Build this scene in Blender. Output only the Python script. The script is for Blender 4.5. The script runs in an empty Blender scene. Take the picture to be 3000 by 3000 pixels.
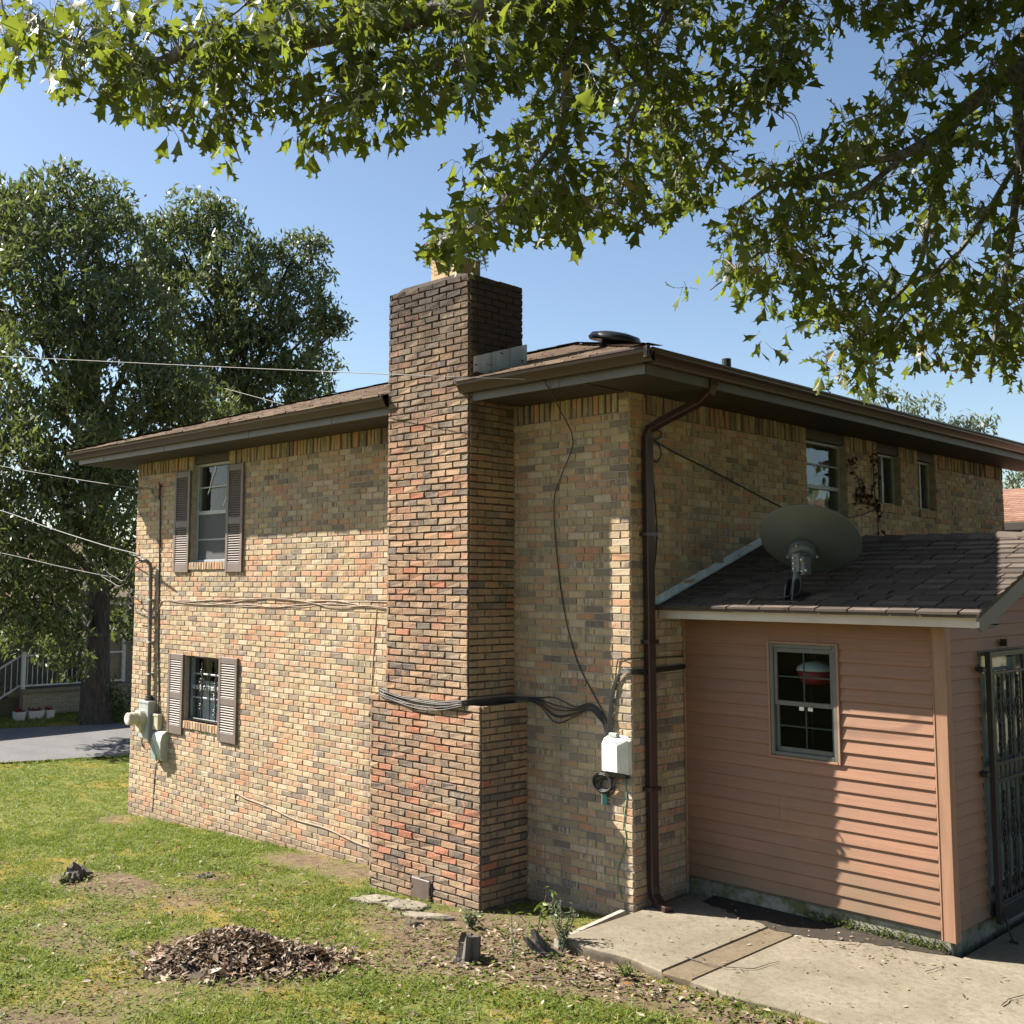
import bpy, math, random
import numpy as np
from mathutils import Vector, Matrix

random.seed(11)
rng = np.random.default_rng(11)
scene = bpy.context.scene
COL = scene.collection

# ---------------------------------------------------------------- camera
FPX, SX, SY = 3205.31, -232.26, -99.07          # focal length and principal point, in 3000 px units
CAM = np.array([5.88109, -8.05680, 2.86425])
YAW, PITCH, ROLL = 2.3801885, 0.0960040, 0.0054202
Fv = np.array([math.cos(YAW)*math.cos(PITCH), math.sin(YAW)*math.cos(PITCH), math.sin(PITCH)])
Rv = np.cross(Fv, [0, 0, 1]); Rv /= np.linalg.norm(Rv)
Uv = np.cross(Rv, Fv)
Rv, Uv = Rv*math.cos(ROLL)+Uv*math.sin(ROLL), -Rv*math.sin(ROLL)+Uv*math.cos(ROLL)
cam_d = bpy.data.cameras.new('camera')
cam_d.sensor_width = 36.0
cam_d.lens = 36.0*FPX/3000.0
cam_d.shift_x = -SX/3000.0
cam_d.shift_y = SY/3000.0
cam_d.clip_start = 0.1
cam_d.clip_end = 2000
cam = bpy.data.objects.new('camera', cam_d)
COL.objects.link(cam)
cam.matrix_world = Matrix(((Rv[0], Uv[0], -Fv[0], CAM[0]), (Rv[1], Uv[1], -Fv[1], CAM[1]),
                           (Rv[2], Uv[2], -Fv[2], CAM[2]), (0, 0, 0, 1)))
scene.camera = cam

# ---------------------------------------------------------------- sky, sun, exposure
SUN = np.array([-1.86, -1.0, 1.78]); SUN /= np.linalg.norm(SUN)      # towards the sun
world = bpy.data.worlds.new('World')
scene.world = world
world.use_nodes = True
wn = world.node_tree
bg = wn.nodes['Background']
sky = wn.nodes.new('ShaderNodeTexSky')
sky.sky_type = 'NISHITA'
sky.sun_disc = False
sky.sun_elevation = math.asin(SUN[2])
sky.sun_rotation = math.atan2(SUN[0], SUN[1])
sky.altitude = 150
sky.air_density = 1.0
sky.dust_density = 0.9
sky.ozone_density = 1.6
wn.links.new(sky.outputs[0], bg.inputs[0])
bg.inputs[1].default_value = 0.06
sun_d = bpy.data.lights.new('sun', 'SUN')
sun_d.energy = 5.0
sun_d.angle = math.radians(0.53)
sun_d.color = (1.0, 0.93, 0.82)
sun = bpy.data.objects.new('sun', sun_d)
COL.objects.link(sun)
sun.rotation_euler = Vector((-SUN[0], -SUN[1], -SUN[2])).to_track_quat('-Z', 'Y').to_euler()
scene.view_settings.view_transform = 'Standard'
scene.view_settings.look = 'None'
scene.view_settings.exposure = 1.6
scene.view_settings.gamma = 1.0
scene.view_settings.use_curve_mapping = False

# ---------------------------------------------------------------- helpers
def at(u, v, t):
    """a point of the place: along the sight line of photo pixel (u, v) at t metres depth"""
    return CAM + t*(Fv + Rv*(u-1500-SX)/FPX - Uv*(v-1500-SY)/FPX)
def on_z(u, v, z):
    d = Fv + Rv*(u-1500-SX)/FPX - Uv*(v-1500-SY)/FPX
    return CAM + d*(z-CAM[2])/d[2]
def proj(p):
    d = np.asarray(p, float) - CAM
    z = d@Fv
    return 1500+SX+FPX*(d@Rv)/z, 1500+SY-FPX*(d@Uv)/z
DS = 3000.0/1932.0

def link_obj(name, me, mat=None, parent=None, loc=None):
    o = bpy.data.objects.new(name, me)
    COL.objects.link(o)
    if me is not None and mat is not None and len(me.materials) == 0:
        me.materials.append(mat)
    if loc is not None:
        o.location = loc
    if parent is not None:
        o.parent = parent
        o.matrix_parent_inverse = parent_inv(parent)
    return o
def parent_inv(p):
    m = Matrix.Translation(p.location)
    if p.parent is not None and p.type != 'EMPTY':
        pass
    # every parent in this scene sits at its own location without rotation
    return world_mat(p).inverted()
def world_mat(p):
    m = Matrix.LocRotScale(p.location, p.rotation_euler, p.scale)
    if p.parent is not None:
        m = world_mat(p.parent) @ p.matrix_parent_inverse @ m
    return m
def tag(o, label=None, cat=None, group=None, kind=None):
    if label: o['label'] = label
    if cat: o['category'] = cat
    if group: o['group'] = group
    if kind: o['kind'] = kind
    return o
def thing(name, label, cat, loc=(0, 0, 0), group=None):
    o = bpy.data.objects.new(name, None)
    o.empty_display_size = 0.2
    COL.objects.link(o)
    o.location = loc
    return tag(o, label, cat, group)

class MB:
    """collects shapes with per-face random attributes; build() links them as one mesh object"""
    def __init__(s):
        s.v = []; s.f = []; s.r = []; s.q = []
    def add(s, verts, faces, r=None, q=None):
        n = len(s.v)
        s.v.extend([tuple(map(float, p)) for p in verts])
        r = random.random() if r is None else r
        q = random.random() if q is None else q
        for f in faces:
            s.f.append([n+i for i in f]); s.r.append(r); s.q.append(q)
    def box(s, a, b, r=None, q=None):
        x0, y0, z0 = a; x1, y1, z1 = b
        s.add([(x0,y0,z0),(x1,y0,z0),(x1,y1,z0),(x0,y1,z0),(x0,y0,z1),(x1,y0,z1),(x1,y1,z1),(x0,y1,z1)],
              [(0,3,2,1),(4,5,6,7),(0,1,5,4),(1,2,6,5),(2,3,7,6),(3,0,4,7)], r, q)
    def bbox(s, a, b, c=0.004, r=None, q=None):
        """box with chamfered edges (three stacked rings on the longest free axis kept simple: all 12 edges)"""
        a = [min(a[i], b[i]) for i in range(3)]; b2 = [max(a[i], b[i]) for i in range(3)]
        b = b2
        c = min(c, 0.45*min(b[i]-a[i] for i in range(3)))
        V = []; idx = {}
        for i in (0, 1):
            for j in (0, 1):
                for k in (0, 1):
                    P = [(a, b)[i][0], (a, b)[j][1], (a, b)[k][2]]
                    sg = [1-2*i, 1-2*j, 1-2*k]
                    for ax in range(3):
                        p = [P[m] + (0 if m == ax else sg[m]*c) for m in range(3)]
                        idx[(i, j, k, ax)] = len(V); V.append(p)
        Fs = []
        def I(i, j, k, ax): return idx[(i, j, k, ax)]
        for ax in range(3):
            o1, o2 = [m for m in range(3) if m != ax]
            for sd in (0, 1):
                q4 = []
                for (p, q_) in ((0,0),(1,0),(1,1),(0,1)):
                    t = [0,0,0]; t[ax] = sd; t[o1] = p; t[o2] = q_
                    q4.append(I(*t, ax))
                Fs.append(q4)
        for ax in range(3):      # edges along ax
            o1, o2 = [m for m in range(3) if m != ax]
            for p in (0, 1):
                for q_ in (0, 1):
                    t0 = [0,0,0]; t1 = [0,0,0]
                    t0[ax] = 0; t1[ax] = 1
                    t0[o1] = t1[o1] = p; t0[o2] = t1[o2] = q_
                    Fs.append((I(*t0, o1), I(*t1, o1), I(*t1, o2), I(*t0, o2)))
        for i in (0, 1):
            for j in (0, 1):
                for k in (0, 1):
                    Fs.append((I(i,j,k,0), I(i,j,k,1), I(i,j,k,2)))
        s.add(V, Fs, r, q)
    def tube(s, pts, rad, n=8, r=None, caps=True):
        pts = [np.asarray(p, float) for p in pts]
        m = len(pts)
        rad = [rad]*m if np.isscalar(rad) else list(rad)
        V = []; up = np.array([0.0, 0.0, 1.0])
        prev = None
        for i in range(m):
            d = pts[min(i+1, m-1)] - pts[max(i-1, 0)]
            d = d/(np.linalg.norm(d)+1e-9)
            if prev is None:
                a = np.cross(d, up)
                if np.linalg.norm(a) < 1e-3: a = np.cross(d, [1, 0, 0])
            else:
                a = prev - d*(prev@d)
            a /= np.linalg.norm(a)+1e-9
            prev = a
            b = np.cross(d, a)
            for k in range(n):
                t = 2*math.pi*k/n
                V.append(pts[i] + rad[i]*(math.cos(t)*a + math.sin(t)*b))
        Fs = [(i*n+k, i*n+(k+1) % n, (i+1)*n+(k+1) % n, (i+1)*n+k) for i in range(m-1) for k in range(n)]
        if caps:
            Fs += [tuple(range(n))[::-1], tuple((m-1)*n+k for k in range(n))]
        s.add(V, Fs, r)
    def prism(s, poly, o, du, dv, dw, r=None):
        """polygon poly (u, v) placed at o with axes du, dv and extruded by dw"""
        o, du, dv, dw = [np.asarray(x, float) for x in (o, du, dv, dw)]
        n = len(poly)
        V = [o+du*p[0]+dv*p[1] for p in poly] + [o+du*p[0]+dv*p[1]+dw for p in poly]
        s.add(V, [tuple(range(n))[::-1], tuple(range(n, 2*n))] + [(i, (i+1) % n, n+(i+1) % n, n+i) for i in range(n)], r)
    def lathe(s, c, axis, prof, n=16, r=None):
        """profile [(radius, height)] turned about axis at c"""
        c = np.asarray(c, float); d = np.asarray(axis, float); d /= np.linalg.norm(d)
        a = np.cross(d, [0, 0, 1])
        if np.linalg.norm(a) < 1e-3: a = np.array([1.0, 0, 0])
        a /= np.linalg.norm(a); b = np.cross(d, a)
        V = []
        for (ra, h) in prof:
            for k in range(n):
                t = 2*math.pi*k/n
                V.append(c+d*h+ra*(math.cos(t)*a+math.sin(t)*b))
        m = len(prof)
        Fs = [(i*n+k, i*n+(k+1) % n, (i+1)*n+(k+1) % n, (i+1)*n+k) for i in range(m-1) for k in range(n)]
        Fs += [tuple(range(n))[::-1], tuple((m-1)*n+k for k in range(n))]
        s.add(V, Fs, r)
    def mesh(s, name, smooth=False):
        me = bpy.data.meshes.new(name)
        me.from_pydata(s.v, [], s.f)
        for an, arr in (('rnd', s.r), ('rnd2', s.q)):
            a = me.attributes.new(an, 'FLOAT', 'FACE')
            a.data.foreach_set('value', np.array(arr, dtype=np.float32))
        if smooth:
            me.polygons.foreach_set('use_smooth', np.ones(len(me.polygons), dtype=bool))
        me.update()
        return me
    def build(s, name, mat, parent=None, smooth=False):
        return link_obj(name, s.mesh(name, smooth), mat, parent)

def np_mesh(name, V, Fi, rnd=None, rnd2=None, smooth=False):
    """big mesh straight from arrays; Fi is (n, 3) or (n, 4)"""
    V = np.asarray(V, np.float32); Fi = np.asarray(Fi, np.int32)
    k = Fi.shape[1]; n = len(Fi)
    me = bpy.data.meshes.new(name)
    me.vertices.add(len(V)); me.vertices.foreach_set('co', V.ravel())
    me.loops.add(n*k); me.loops.foreach_set('vertex_index', Fi.ravel())
    me.polygons.add(n)
    me.polygons.foreach_set('loop_start', np.arange(0, n*k, k, dtype=np.int32))
    me.polygons.foreach_set('loop_total', np.full(n, k, dtype=np.int32))
    if smooth:
        me.polygons.foreach_set('use_smooth', np.ones(n, dtype=bool))
    for an, arr in (('rnd', rnd), ('rnd2', rnd2)):
        if arr is not None:
            a = me.attributes.new(an, 'FLOAT', 'FACE')
            a.data.foreach_set('value', np.asarray(arr, np.float32))
    me.update(calc_edges=True)
    me.validate()
    return me

def catmull(pts, k=6):
    P = [np.asarray(p, float) for p in pts]
    P = [2*P[0]-P[1]] + P + [2*P[-1]-P[-2]]
    out = []
    for i in range(1, len(P)-2):
        for j in range(k):
            t = j/k
            a, b, c, d = P[i-1], P[i], P[i+1], P[i+2]
            out.append(0.5*((2*b)+(c-a)*t+(2*a-5*b+4*c-d)*t*t+(3*b-a-3*c+d)*t**3))
    out.append(P[-2])
    return out

# smooth value noise in numpy, for the ground and the lawn
_perm = rng.random((64, 64))
def vnoise(x, y):
    x = np.asarray(x, float); y = np.asarray(y, float)
    xi = np.floor(x).astype(int); yi = np.floor(y).astype(int)
    fx = x-xi; fy = y-yi
    fx = fx*fx*(3-2*fx); fy = fy*fy*(3-2*fy)
    g = lambda a, b: _perm[a % 64, b % 64]
    return (g(xi, yi)*(1-fx)+g(xi+1, yi)*fx)*(1-fy)+(g(xi, yi+1)*(1-fx)+g(xi+1, yi+1)*fx)*fy
def fbm(x, y):
    return 0.5*vnoise(x, y)+0.3*vnoise(x*2.1+7, y*2.1+3)+0.2*vnoise(x*4.3+1, y*4.3+9)
# ---------------------------------------------------------------- materials
def new_mat(name):
    m = bpy.data.materials.new(name)
    m.use_nodes = True
    nt = m.node_tree
    return m, nt, nt.nodes['Principled BSDF']
def N(nt, t, **kw):
    n = nt.nodes.new(t)
    for k, v in kw.items():
        setattr(n, k, v)
    return n
def ramp(nt, stops, mode='LINEAR'):
    r = nt.nodes.new('ShaderNodeValToRGB')
    cr = r.color_ramp; cr.interpolation = mode
    while len(cr.elements) < len(stops): cr.elements.new(0.5)
    for e, (p, c) in zip(cr.elements, stops):
        e.position = p
        e.color = (*c, 1) if len(c) == 3 else c
    return r
def pos(nt, scale=(1, 1, 1)):
    g = N(nt, 'ShaderNodeNewGeometry')
    mp = N(nt, 'ShaderNodeMapping')
    mp.inputs['Scale'].default_value = scale
    nt.links.new(g.outputs['Position'], mp.inputs['Vector'])
    return mp.outputs[0]
def noise(nt, vec, scale, detail=4, rough=0.55):
    n = N(nt, 'ShaderNodeTexNoise')
    n.inputs['Scale'].default_value = scale
    n.inputs['Detail'].default_value = detail
    n.inputs['Roughness'].default_value = rough
    nt.links.new(vec, n.inputs['Vector'])
    return n.outputs['Fac']
def mix(nt, fac, a, b, mode='MIX'):
    m = N(nt, 'ShaderNodeMix', data_type='RGBA', blend_type=mode)
    for s, v in ((0, fac), (6, a), (7, b)):
        if isinstance(v, (int, float)): m.inputs[s].default_value = v
        elif isinstance(v, tuple): m.inputs[s].default_value = (*v, 1) if len(v) == 3 else v
        else: nt.links.new(v, m.inputs[s])
    return m.outputs[2]
def rng_map(nt, v, a, b, c=0.0, d=1.0):
    m = N(nt, 'ShaderNodeMapRange')
    m.inputs[1].default_value = a; m.inputs[2].default_value = b
    m.inputs[3].default_value = c; m.inputs[4].default_value = d
    nt.links.new(v, m.inputs[0])
    return m.outputs[0]
def math_n(nt, op, a, b=None):
    m = N(nt, 'ShaderNodeMath', operation=op)
    for i, v in enumerate((a, b)):
        if v is None: continue
        if isinstance(v, (int, float)): m.inputs[i].default_value = v
        else: nt.links.new(v, m.inputs[i])
    return m.outputs[0]
def bump(nt, bsdf, h, strength=0.3, dist=0.01):
    b = N(nt, 'ShaderNodeBump')
    b.inputs['Strength'].default_value = strength
    b.inputs['Distance'].default_value = dist
    nt.links.new(h, b.inputs['Height'])
    nt.links.new(b.outputs[0], bsdf.inputs['Normal'])
def attr(nt, name):
    a = N(nt, 'ShaderNodeAttribute', attribute_name=name)
    return a.outputs['Fac']
def simple(name, c, rough=0.6, c2=None, scale=8, metal=0.0, spec=0.5, bmp=0.0, bscale=60, stretch=(1, 1, 1)):
    m, nt, b = new_mat(name)
    b.inputs['Roughness'].default_value = rough
    b.inputs['Metallic'].default_value = metal
    b.inputs['Specular IOR Level'].default_value = spec
    if c2 is None:
        c2 = tuple(x*0.75 for x in c)
    p = pos(nt, stretch)
    n = noise(nt, p, scale, 5)
    nt.links.new(mix(nt, rng_map(nt, n, 0.35, 0.65), c, c2), b.inputs['Base Color'])
    if bmp:
        bump(nt, b, noise(nt, p, bscale, 4), bmp, 0.01)
    return m

def brick_mat(name, pal, pal2, streak=(30, 30, 5), soot=0.0, rough_b=0.35, dirt=None, dark_gain=1.0):
    m, nt, b = new_mat(name)
    b.inputs['Roughness'].default_value = 0.9
    b.inputs['Specular IOR Level'].default_value = 0.25
    n = len(pal)
    r1 = ramp(nt, [(i/n, c) for i, c in enumerate(pal)], 'CONSTANT')
    nt.links.new(attr(nt, 'rnd'), r1.inputs[0])
    n2 = len(pal2)
    r2 = ramp(nt, [(i/n2, c) for i, c in enumerate(pal2)], 'CONSTANT')
    nt.links.new(attr(nt, 'rnd2'), r2.inputs[0])
    p = pos(nt); ps = pos(nt, streak)
    st = noise(nt, ps, 1.0, 3)
    f = rng_map(nt, st, 0.50, 0.60)
    f = math_n(nt, 'MULTIPLY', f, rng_map(nt, attr(nt, 'rnd2'), 0.15, 0.55, 0.1, 0.9))
    col = mix(nt, f, r1.outputs[0], r2.outputs[0])
    fine = noise(nt, p, 110, 4, 0.7)
    col = mix(nt, rng_map(nt, fine, 0.3, 0.75, 0.0, 0.5), col, (0.055, 0.045, 0.04))
    big = noise(nt, p, 1.3, 3)
    col = mix(nt, rng_map(nt, big, 0.42, 0.75, 0.0, 0.35), col, (0.36, 0.31, 0.22))
    run = noise(nt, pos(nt, (3.2, 3.2, 0.45)), 1.0, 4, 0.6)
    col = mix(nt, rng_map(nt, run, 0.5, 0.72, 0.0, 0.42), col, (0.13, 0.115, 0.095))
    pale = noise(nt, pos(nt, (1.1, 1.1, 1.7)), 1.0, 3, 0.5)
    col = mix(nt, rng_map(nt, pale, 0.52, 0.7, 0.0, 0.28), col, (0.50, 0.36, 0.22))
    if soot:
        sep = N(nt, 'ShaderNodeSeparateXYZ')
        g = N(nt, 'ShaderNodeNewGeometry')
        nt.links.new(g.outputs['Position'], sep.inputs[0])
        zf = rng_map(nt, sep.outputs[2], 3.9, 5.7)
        xf = rng_map(nt, sep.outputs[1], -0.64, -0.5, 0.0, 0.45)
        nn = noise(nt, p, 3.2, 5, 0.7)
        k = math_n(nt, 'ADD', math_n(nt, 'MULTIPLY', zf, 1.05), math_n(nt, 'MULTIPLY', math_n(nt, 'SUBTRACT', nn, 0.42), 2.2))
        k = math_n(nt, 'ADD', k, math_n(nt, 'MULTIPLY', xf, zf))
        col = mix(nt, rng_map(nt, k, 0.2, 1.25, 0.0, soot), col, (0.035, 0.03, 0.028))
    if dirt is not None:
        sep2 = N(nt, 'ShaderNodeSeparateXYZ')
        g2 = N(nt, 'ShaderNodeNewGeometry')
        nt.links.new(g2.outputs['Position'], sep2.inputs[0])
        base = math_n(nt, 'SUBTRACT', sep2.outputs[2], math_n(nt, 'MULTIPLY', sep2.outputs[0], 0.05))
        nn2 = noise(nt, p, 3.0, 4)
        dk = math_n(nt, 'ADD', base, math_n(nt, 'MULTIPLY', nn2, 0.35))
        col = mix(nt, rng_map(nt, dk, 0.1, 0.38, 0.75, 0.0), col, dirt)
    nt.links.new(col, b.inputs['Base Color'])
    h = math_n(nt, 'ADD', noise(nt, p, 55, 5, 0.65), math_n(nt, 'MULTIPLY', st, 0.5))
    bump(nt, b, h, rough_b, 0.012)
    return m

wall_pal = [(0.52, 0.38, 0.22), (0.43, 0.285, 0.17), (0.53, 0.395, 0.245), (0.50, 0.255, 0.14), (0.40, 0.32, 0.19),
            (0.50, 0.29, 0.175), (0.33, 0.26, 0.18), (0.56, 0.43, 0.30), (0.22, 0.175, 0.14), (0.47, 0.345, 0.205)]
wall_pal2 = [(0.28, 0.20, 0.145), (0.46, 0.24, 0.14), (0.14, 0.115, 0.10), (0.40, 0.295, 0.18), (0.56, 0.46, 0.36), (0.21, 0.15, 0.12)]
chim_pal = [(0.360, 0.211, 0.126), (0.297, 0.184, 0.117), (0.378, 0.225, 0.135), (0.243, 0.167, 0.117), (0.351, 0.171, 0.104),
            (0.387, 0.248, 0.149), (0.126, 0.099, 0.086), (0.315, 0.207, 0.131), (0.261, 0.184, 0.131), (0.414, 0.149, 0.081)]
chim_pal2 = [(0.198, 0.144, 0.104), (0.360, 0.211, 0.117), (0.144, 0.113, 0.095), (0.297, 0.211, 0.135), (0.378, 0.198, 0.108)]
M_BRICK = brick_mat('wall_brick', wall_pal, wall_pal2, streak=(42, 42, 6), dirt=(0.22, 0.16, 0.11))
M_BRICKC = brick_mat('chimney_brick', chim_pal, chim_pal2, streak=(14, 14, 10), soot=0.9, rough_b=0.75, dirt=(0.21, 0.17, 0.12))
M_MORTAR = simple('mortar', (0.40, 0.365, 0.31), 0.95, (0.29, 0.265, 0.225), 14, bmp=0.4, bscale=120)
M_MORTARC = simple('chimney_mortar', (0.115, 0.095, 0.08), 0.95, (0.035, 0.03, 0.026), 2.2, bmp=0.4, bscale=120)
M_GUTTER = simple('brown_gutter_paint', (0.044, 0.021, 0.019), 0.33, (0.036, 0.018, 0.0165), 5)
M_FASCIA = simple('taupe_fascia_metal', (0.10, 0.094, 0.092), 0.5, (0.08, 0.075, 0.074), 3)
M_SOFFIT = simple('brown_soffit_vinyl', (0.036, 0.028, 0.025), 0.6, (0.029, 0.023, 0.02), 4)
M_PFASCIA = simple('pale_taupe_fascia', (0.50, 0.44, 0.39), 0.5, (0.43, 0.375, 0.335), 3)
M_SHUT = simple('brown_shutter_plastic', (0.155, 0.118, 0.102), 0.55, (0.13, 0.10, 0.088), 6)
M_ALU = simple('aluminium_frame', (0.33, 0.35, 0.37), 0.4, (0.26, 0.28, 0.295), 12)
M_VINYL = simple('grey_green_vinyl', (0.105, 0.11, 0.098), 0.45, (0.085, 0.09, 0.08), 9)
M_BLACK = simple('black_steel', (0.014, 0.014, 0.015), 0.4, (0.022, 0.02, 0.019), 20)
M_CABLE = simple('black_cable', (0.018, 0.017, 0.017), 0.5, (0.03, 0.028, 0.026), 30)
M_CABLEG = simple('grey_cable', (0.075, 0.074, 0.07), 0.55, (0.05, 0.049, 0.047), 20)
M_CABLET = simple('tan_cable', (0.30, 0.215, 0.155), 0.7, (0.21, 0.15, 0.11), 20)
M_METAL = simple('galvanised_flashing', (0.74, 0.79, 0.85), 0.4, (0.52, 0.57, 0.63), 9, metal=0.2, stretch=(1, 1, 0.3))
M_FLUE = simple('clay_flue', (0.50, 0.33, 0.18), 0.85, (0.36, 0.235, 0.13), 6)
M_DISH = simple('grey_dish_paint', (0.105, 0.12, 0.123), 0.42, (0.09, 0.103, 0.106), 3)
M_BOLT = simple('zinc_bolt', (0.5, 0.5, 0.48), 0.35, metal=0.8)
M_METERG = simple('grey_meter_box', (0.36, 0.38, 0.37), 0.45, (0.29, 0.31, 0.30), 6)
M_BEIGE = simple('beige_meter_plastic', (0.50, 0.46, 0.34), 0.45, (0.42, 0.385, 0.28), 6)
M_BOXG = simple('pale_grey_green_plastic', (0.42, 0.44, 0.39), 0.5, (0.36, 0.38, 0.34), 6)
M_BOXG2 = simple('green_grey_swoosh', (0.24, 0.29, 0.26), 0.5, (0.21, 0.255, 0.23), 6)
M_WHITE = simple('white_plastic', (0.72, 0.71, 0.68), 0.45, (0.58, 0.57, 0.54), 10)
M_WPAINT = simple('white_paint', (0.62, 0.62, 0.6), 0.5, (0.48, 0.48, 0.46), 6)
M_GREENP = simple('green_board', (0.05, 0.26, 0.20), 0.5)
M_WOOD = simple('weathered_wood', (0.34, 0.29, 0.235), 0.85, (0.20, 0.165, 0.13), 9, bmp=0.5, bscale=40, stretch=(1, 6, 6))
M_STUMP = simple('old_stump_wood', (0.145, 0.125, 0.105), 0.95, (0.06, 0.05, 0.043), 14, bmp=0.9, bscale=30, stretch=(1, 1, 0.3))
M_BARK = simple('oak_bark', (0.07, 0.06, 0.05), 0.95, (0.028, 0.024, 0.02), 16, bmp=0.9, bscale=25, stretch=(1, 1, 0.25))
M_BARKL = simple('pale_branch_bark', (0.24, 0.215, 0.185), 0.9, (0.075, 0.063, 0.05), 20, bmp=0.6, bscale=60)
M_CLOTHP = simple('purple_curtain', (0.055, 0.025, 0.075), 0.9, (0.03, 0.015, 0.045), 6)
M_CLOTHW = simple('white_curtain', (0.66, 0.66, 0.66), 0.9, (0.52, 0.52, 0.53), 6)
M_CLOTHG = simple('sheer_curtain', (0.42, 0.46, 0.40), 0.9, (0.3, 0.34, 0.3), 6)
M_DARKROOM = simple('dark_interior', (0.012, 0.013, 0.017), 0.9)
M_RED = simple('red_enamel', (0.42, 0.025, 0.03), 0.35)
M_STONE = simple('flagstone', (0.235, 0.205, 0.16), 0.95, (0.15, 0.13, 0.10), 7, bmp=0.6, bscale=30)
M_HEADER = simple('brown_header_board', (0.05, 0.04, 0.035), 0.6)

def glass_mat(name, tint=(0.75, 0.8, 0.8), refl=0.18):
    m, nt, b = new_mat(name)
    nt.nodes.remove(b)
    out = nt.nodes['Material Output']
    tr = N(nt, 'ShaderNodeBsdfTransparent'); tr.inputs[0].default_value = (*tint, 1)
    gl = N(nt, 'ShaderNodeBsdfGlossy'); gl.inputs['Roughness'].default_value = 0.03
    gl.inputs['Color'].default_value = (0.9, 0.92, 0.95, 1)
    p = pos(nt)
    bp_ = N(nt, 'ShaderNodeBump'); bp_.inputs['Strength'].default_value = 0.05; bp_.inputs['Distance'].default_value = 0.05
    nt.links.new(noise(nt, p, 3.0, 2), bp_.inputs['Height'])
    nt.links.new(bp_.outputs[0], gl.inputs['Normal'])
    lw = N(nt, 'ShaderNodeLayerWeight'); lw.inputs['Blend'].default_value = 0.5
    fac = math_n(nt, 'ADD', math_n(nt, 'MULTIPLY', math_n(nt, 'POWER', lw.outputs['Facing'], 4.0), 0.9), 0.002+refl)
    ms = N(nt, 'ShaderNodeMixShader')
    nt.links.new(fac, ms.inputs[0]); nt.links.new(tr.outputs[0], ms.inputs[1]); nt.links.new(gl.outputs[0], ms.inputs[2])
    nt.links.new(ms.outputs[0], out.inputs[0])
    return m
M_GLASS = glass_mat('window_glass', refl=0.002)
M_GLASSD = glass_mat('door_glass', (0.8, 0.86, 0.85), 0.10)
def screen_mat():
    m, nt, b = new_mat('insect_screen')
    b.inputs['Base Color'].default_value = (0.10, 0.105, 0.115, 1)
    b.inputs['Roughness'].default_value = 0.7
    b.inputs['Alpha'].default_value = 0.62
    return m
M_SCREEN = screen_mat()

def leaf_mat(name, stops, trans, tfac=0.45, rough=0.38, spec=0.5):
    m, nt, b = new_mat(name)
    out = nt.nodes['Material Output']
    r1 = ramp(nt, stops)
    nt.links.new(attr(nt, 'rnd'), r1.inputs[0])
    p = pos(nt)
    col = mix(nt, rng_map(nt, noise(nt, p, 3, 2), 0.35, 0.7, 0, 0.35), r1.outputs[0], tuple(x*0.6 for x in stops[0][1]))
    nt.links.new(col, b.inputs['Base Color'])
    b.inputs['Roughness'].default_value = rough
    b.inputs['Specular IOR Level'].default_value = spec
    t = N(nt, 'ShaderNodeBsdfTranslucent')
    tc = mix(nt, attr(nt, 'rnd2'), tuple(x*0.75 for x in trans), tuple(min(1, x*1.3) for x in trans))
    nt.links.new(tc, t.inputs[0])
    ms = N(nt, 'ShaderNodeMixShader'); ms.inputs[0].default_value = tfac
    nt.links.new(b.outputs[0], ms.inputs[1]); nt.links.new(t.outputs[0], ms.inputs[2])
    nt.links.new(ms.outputs[0], out.inputs[0])
    return m
M_LEAF = leaf_mat('oak_leaf', [(0, (0.045, 0.072, 0.014)), (0.5, (0.062, 0.092, 0.017)), (0.9, (0.10, 0.125, 0.024)), (1.0, (0.30, 0.22, 0.09))],
                  (0.19, 0.235, 0.025), 0.44, 0.45, 0.35)
M_LEAFB = leaf_mat('far_oak_leaf', [(0, (0.045, 0.068, 0.03)), (0.6, (0.085, 0.112, 0.045)), (1.0, (0.15, 0.17, 0.075))],
                   (0.14, 0.18, 0.04), 0.32, 0.5, 0.45)
M_LEAFP = leaf_mat('hazed_far_leaf', [(0, (0.10, 0.13, 0.08)), (0.6, (0.14, 0.17, 0.10)), (1.0, (0.2, 0.22, 0.14))],
                   (0.18, 0.22, 0.1), 0.3, 0.5, 0.4)  # leaf colours paled to put distance haze into them
M_GRASS = leaf_mat('grass_blade', [(0, (0.075, 0.125, 0.022)), (0.35, (0.135, 0.19, 0.034)), (0.7, (0.235, 0.25, 0.06)), (1.0, (0.36, 0.29, 0.14))],
                   (0.22, 0.29, 0.04), 0.35, 0.55, 0.3)
M_WEED = leaf_mat('weed_leaf', [(0, (0.07, 0.12, 0.02)), (0.6, (0.12, 0.17, 0.03)), (1.0, (0.22, 0.24, 0.05))], (0.2, 0.26, 0.03), 0.35, 0.5, 0.3)
M_DEADL = leaf_mat('dead_leaf', [(0, (0.09, 0.06, 0.042)), (0.45, (0.20, 0.145, 0.10)), (0.8, (0.34, 0.27, 0.20)), (0.93, (0.52, 0.45, 0.36)), (1.0, (0.30, 0.12, 0.05))],
                   (0.2, 0.12, 0.06), 0.12, 0.75, 0.2)
M_VINE = leaf_mat('dry_red_leaf', [(0, (0.045, 0.022, 0.017)), (0.7, (0.10, 0.05, 0.038)), (1.0, (0.22, 0.15, 0.12))], (0.12, 0.03, 0.02), 0.2, 0.7, 0.2)
M_SILVER = leaf_mat('silvery_shrub_leaf', [(0, (0.10, 0.14, 0.075)), (0.6, (0.17, 0.21, 0.12)), (1.0, (0.30, 0.33, 0.2))], (0.2, 0.25, 0.1), 0.3, 0.5, 0.3)
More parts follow.
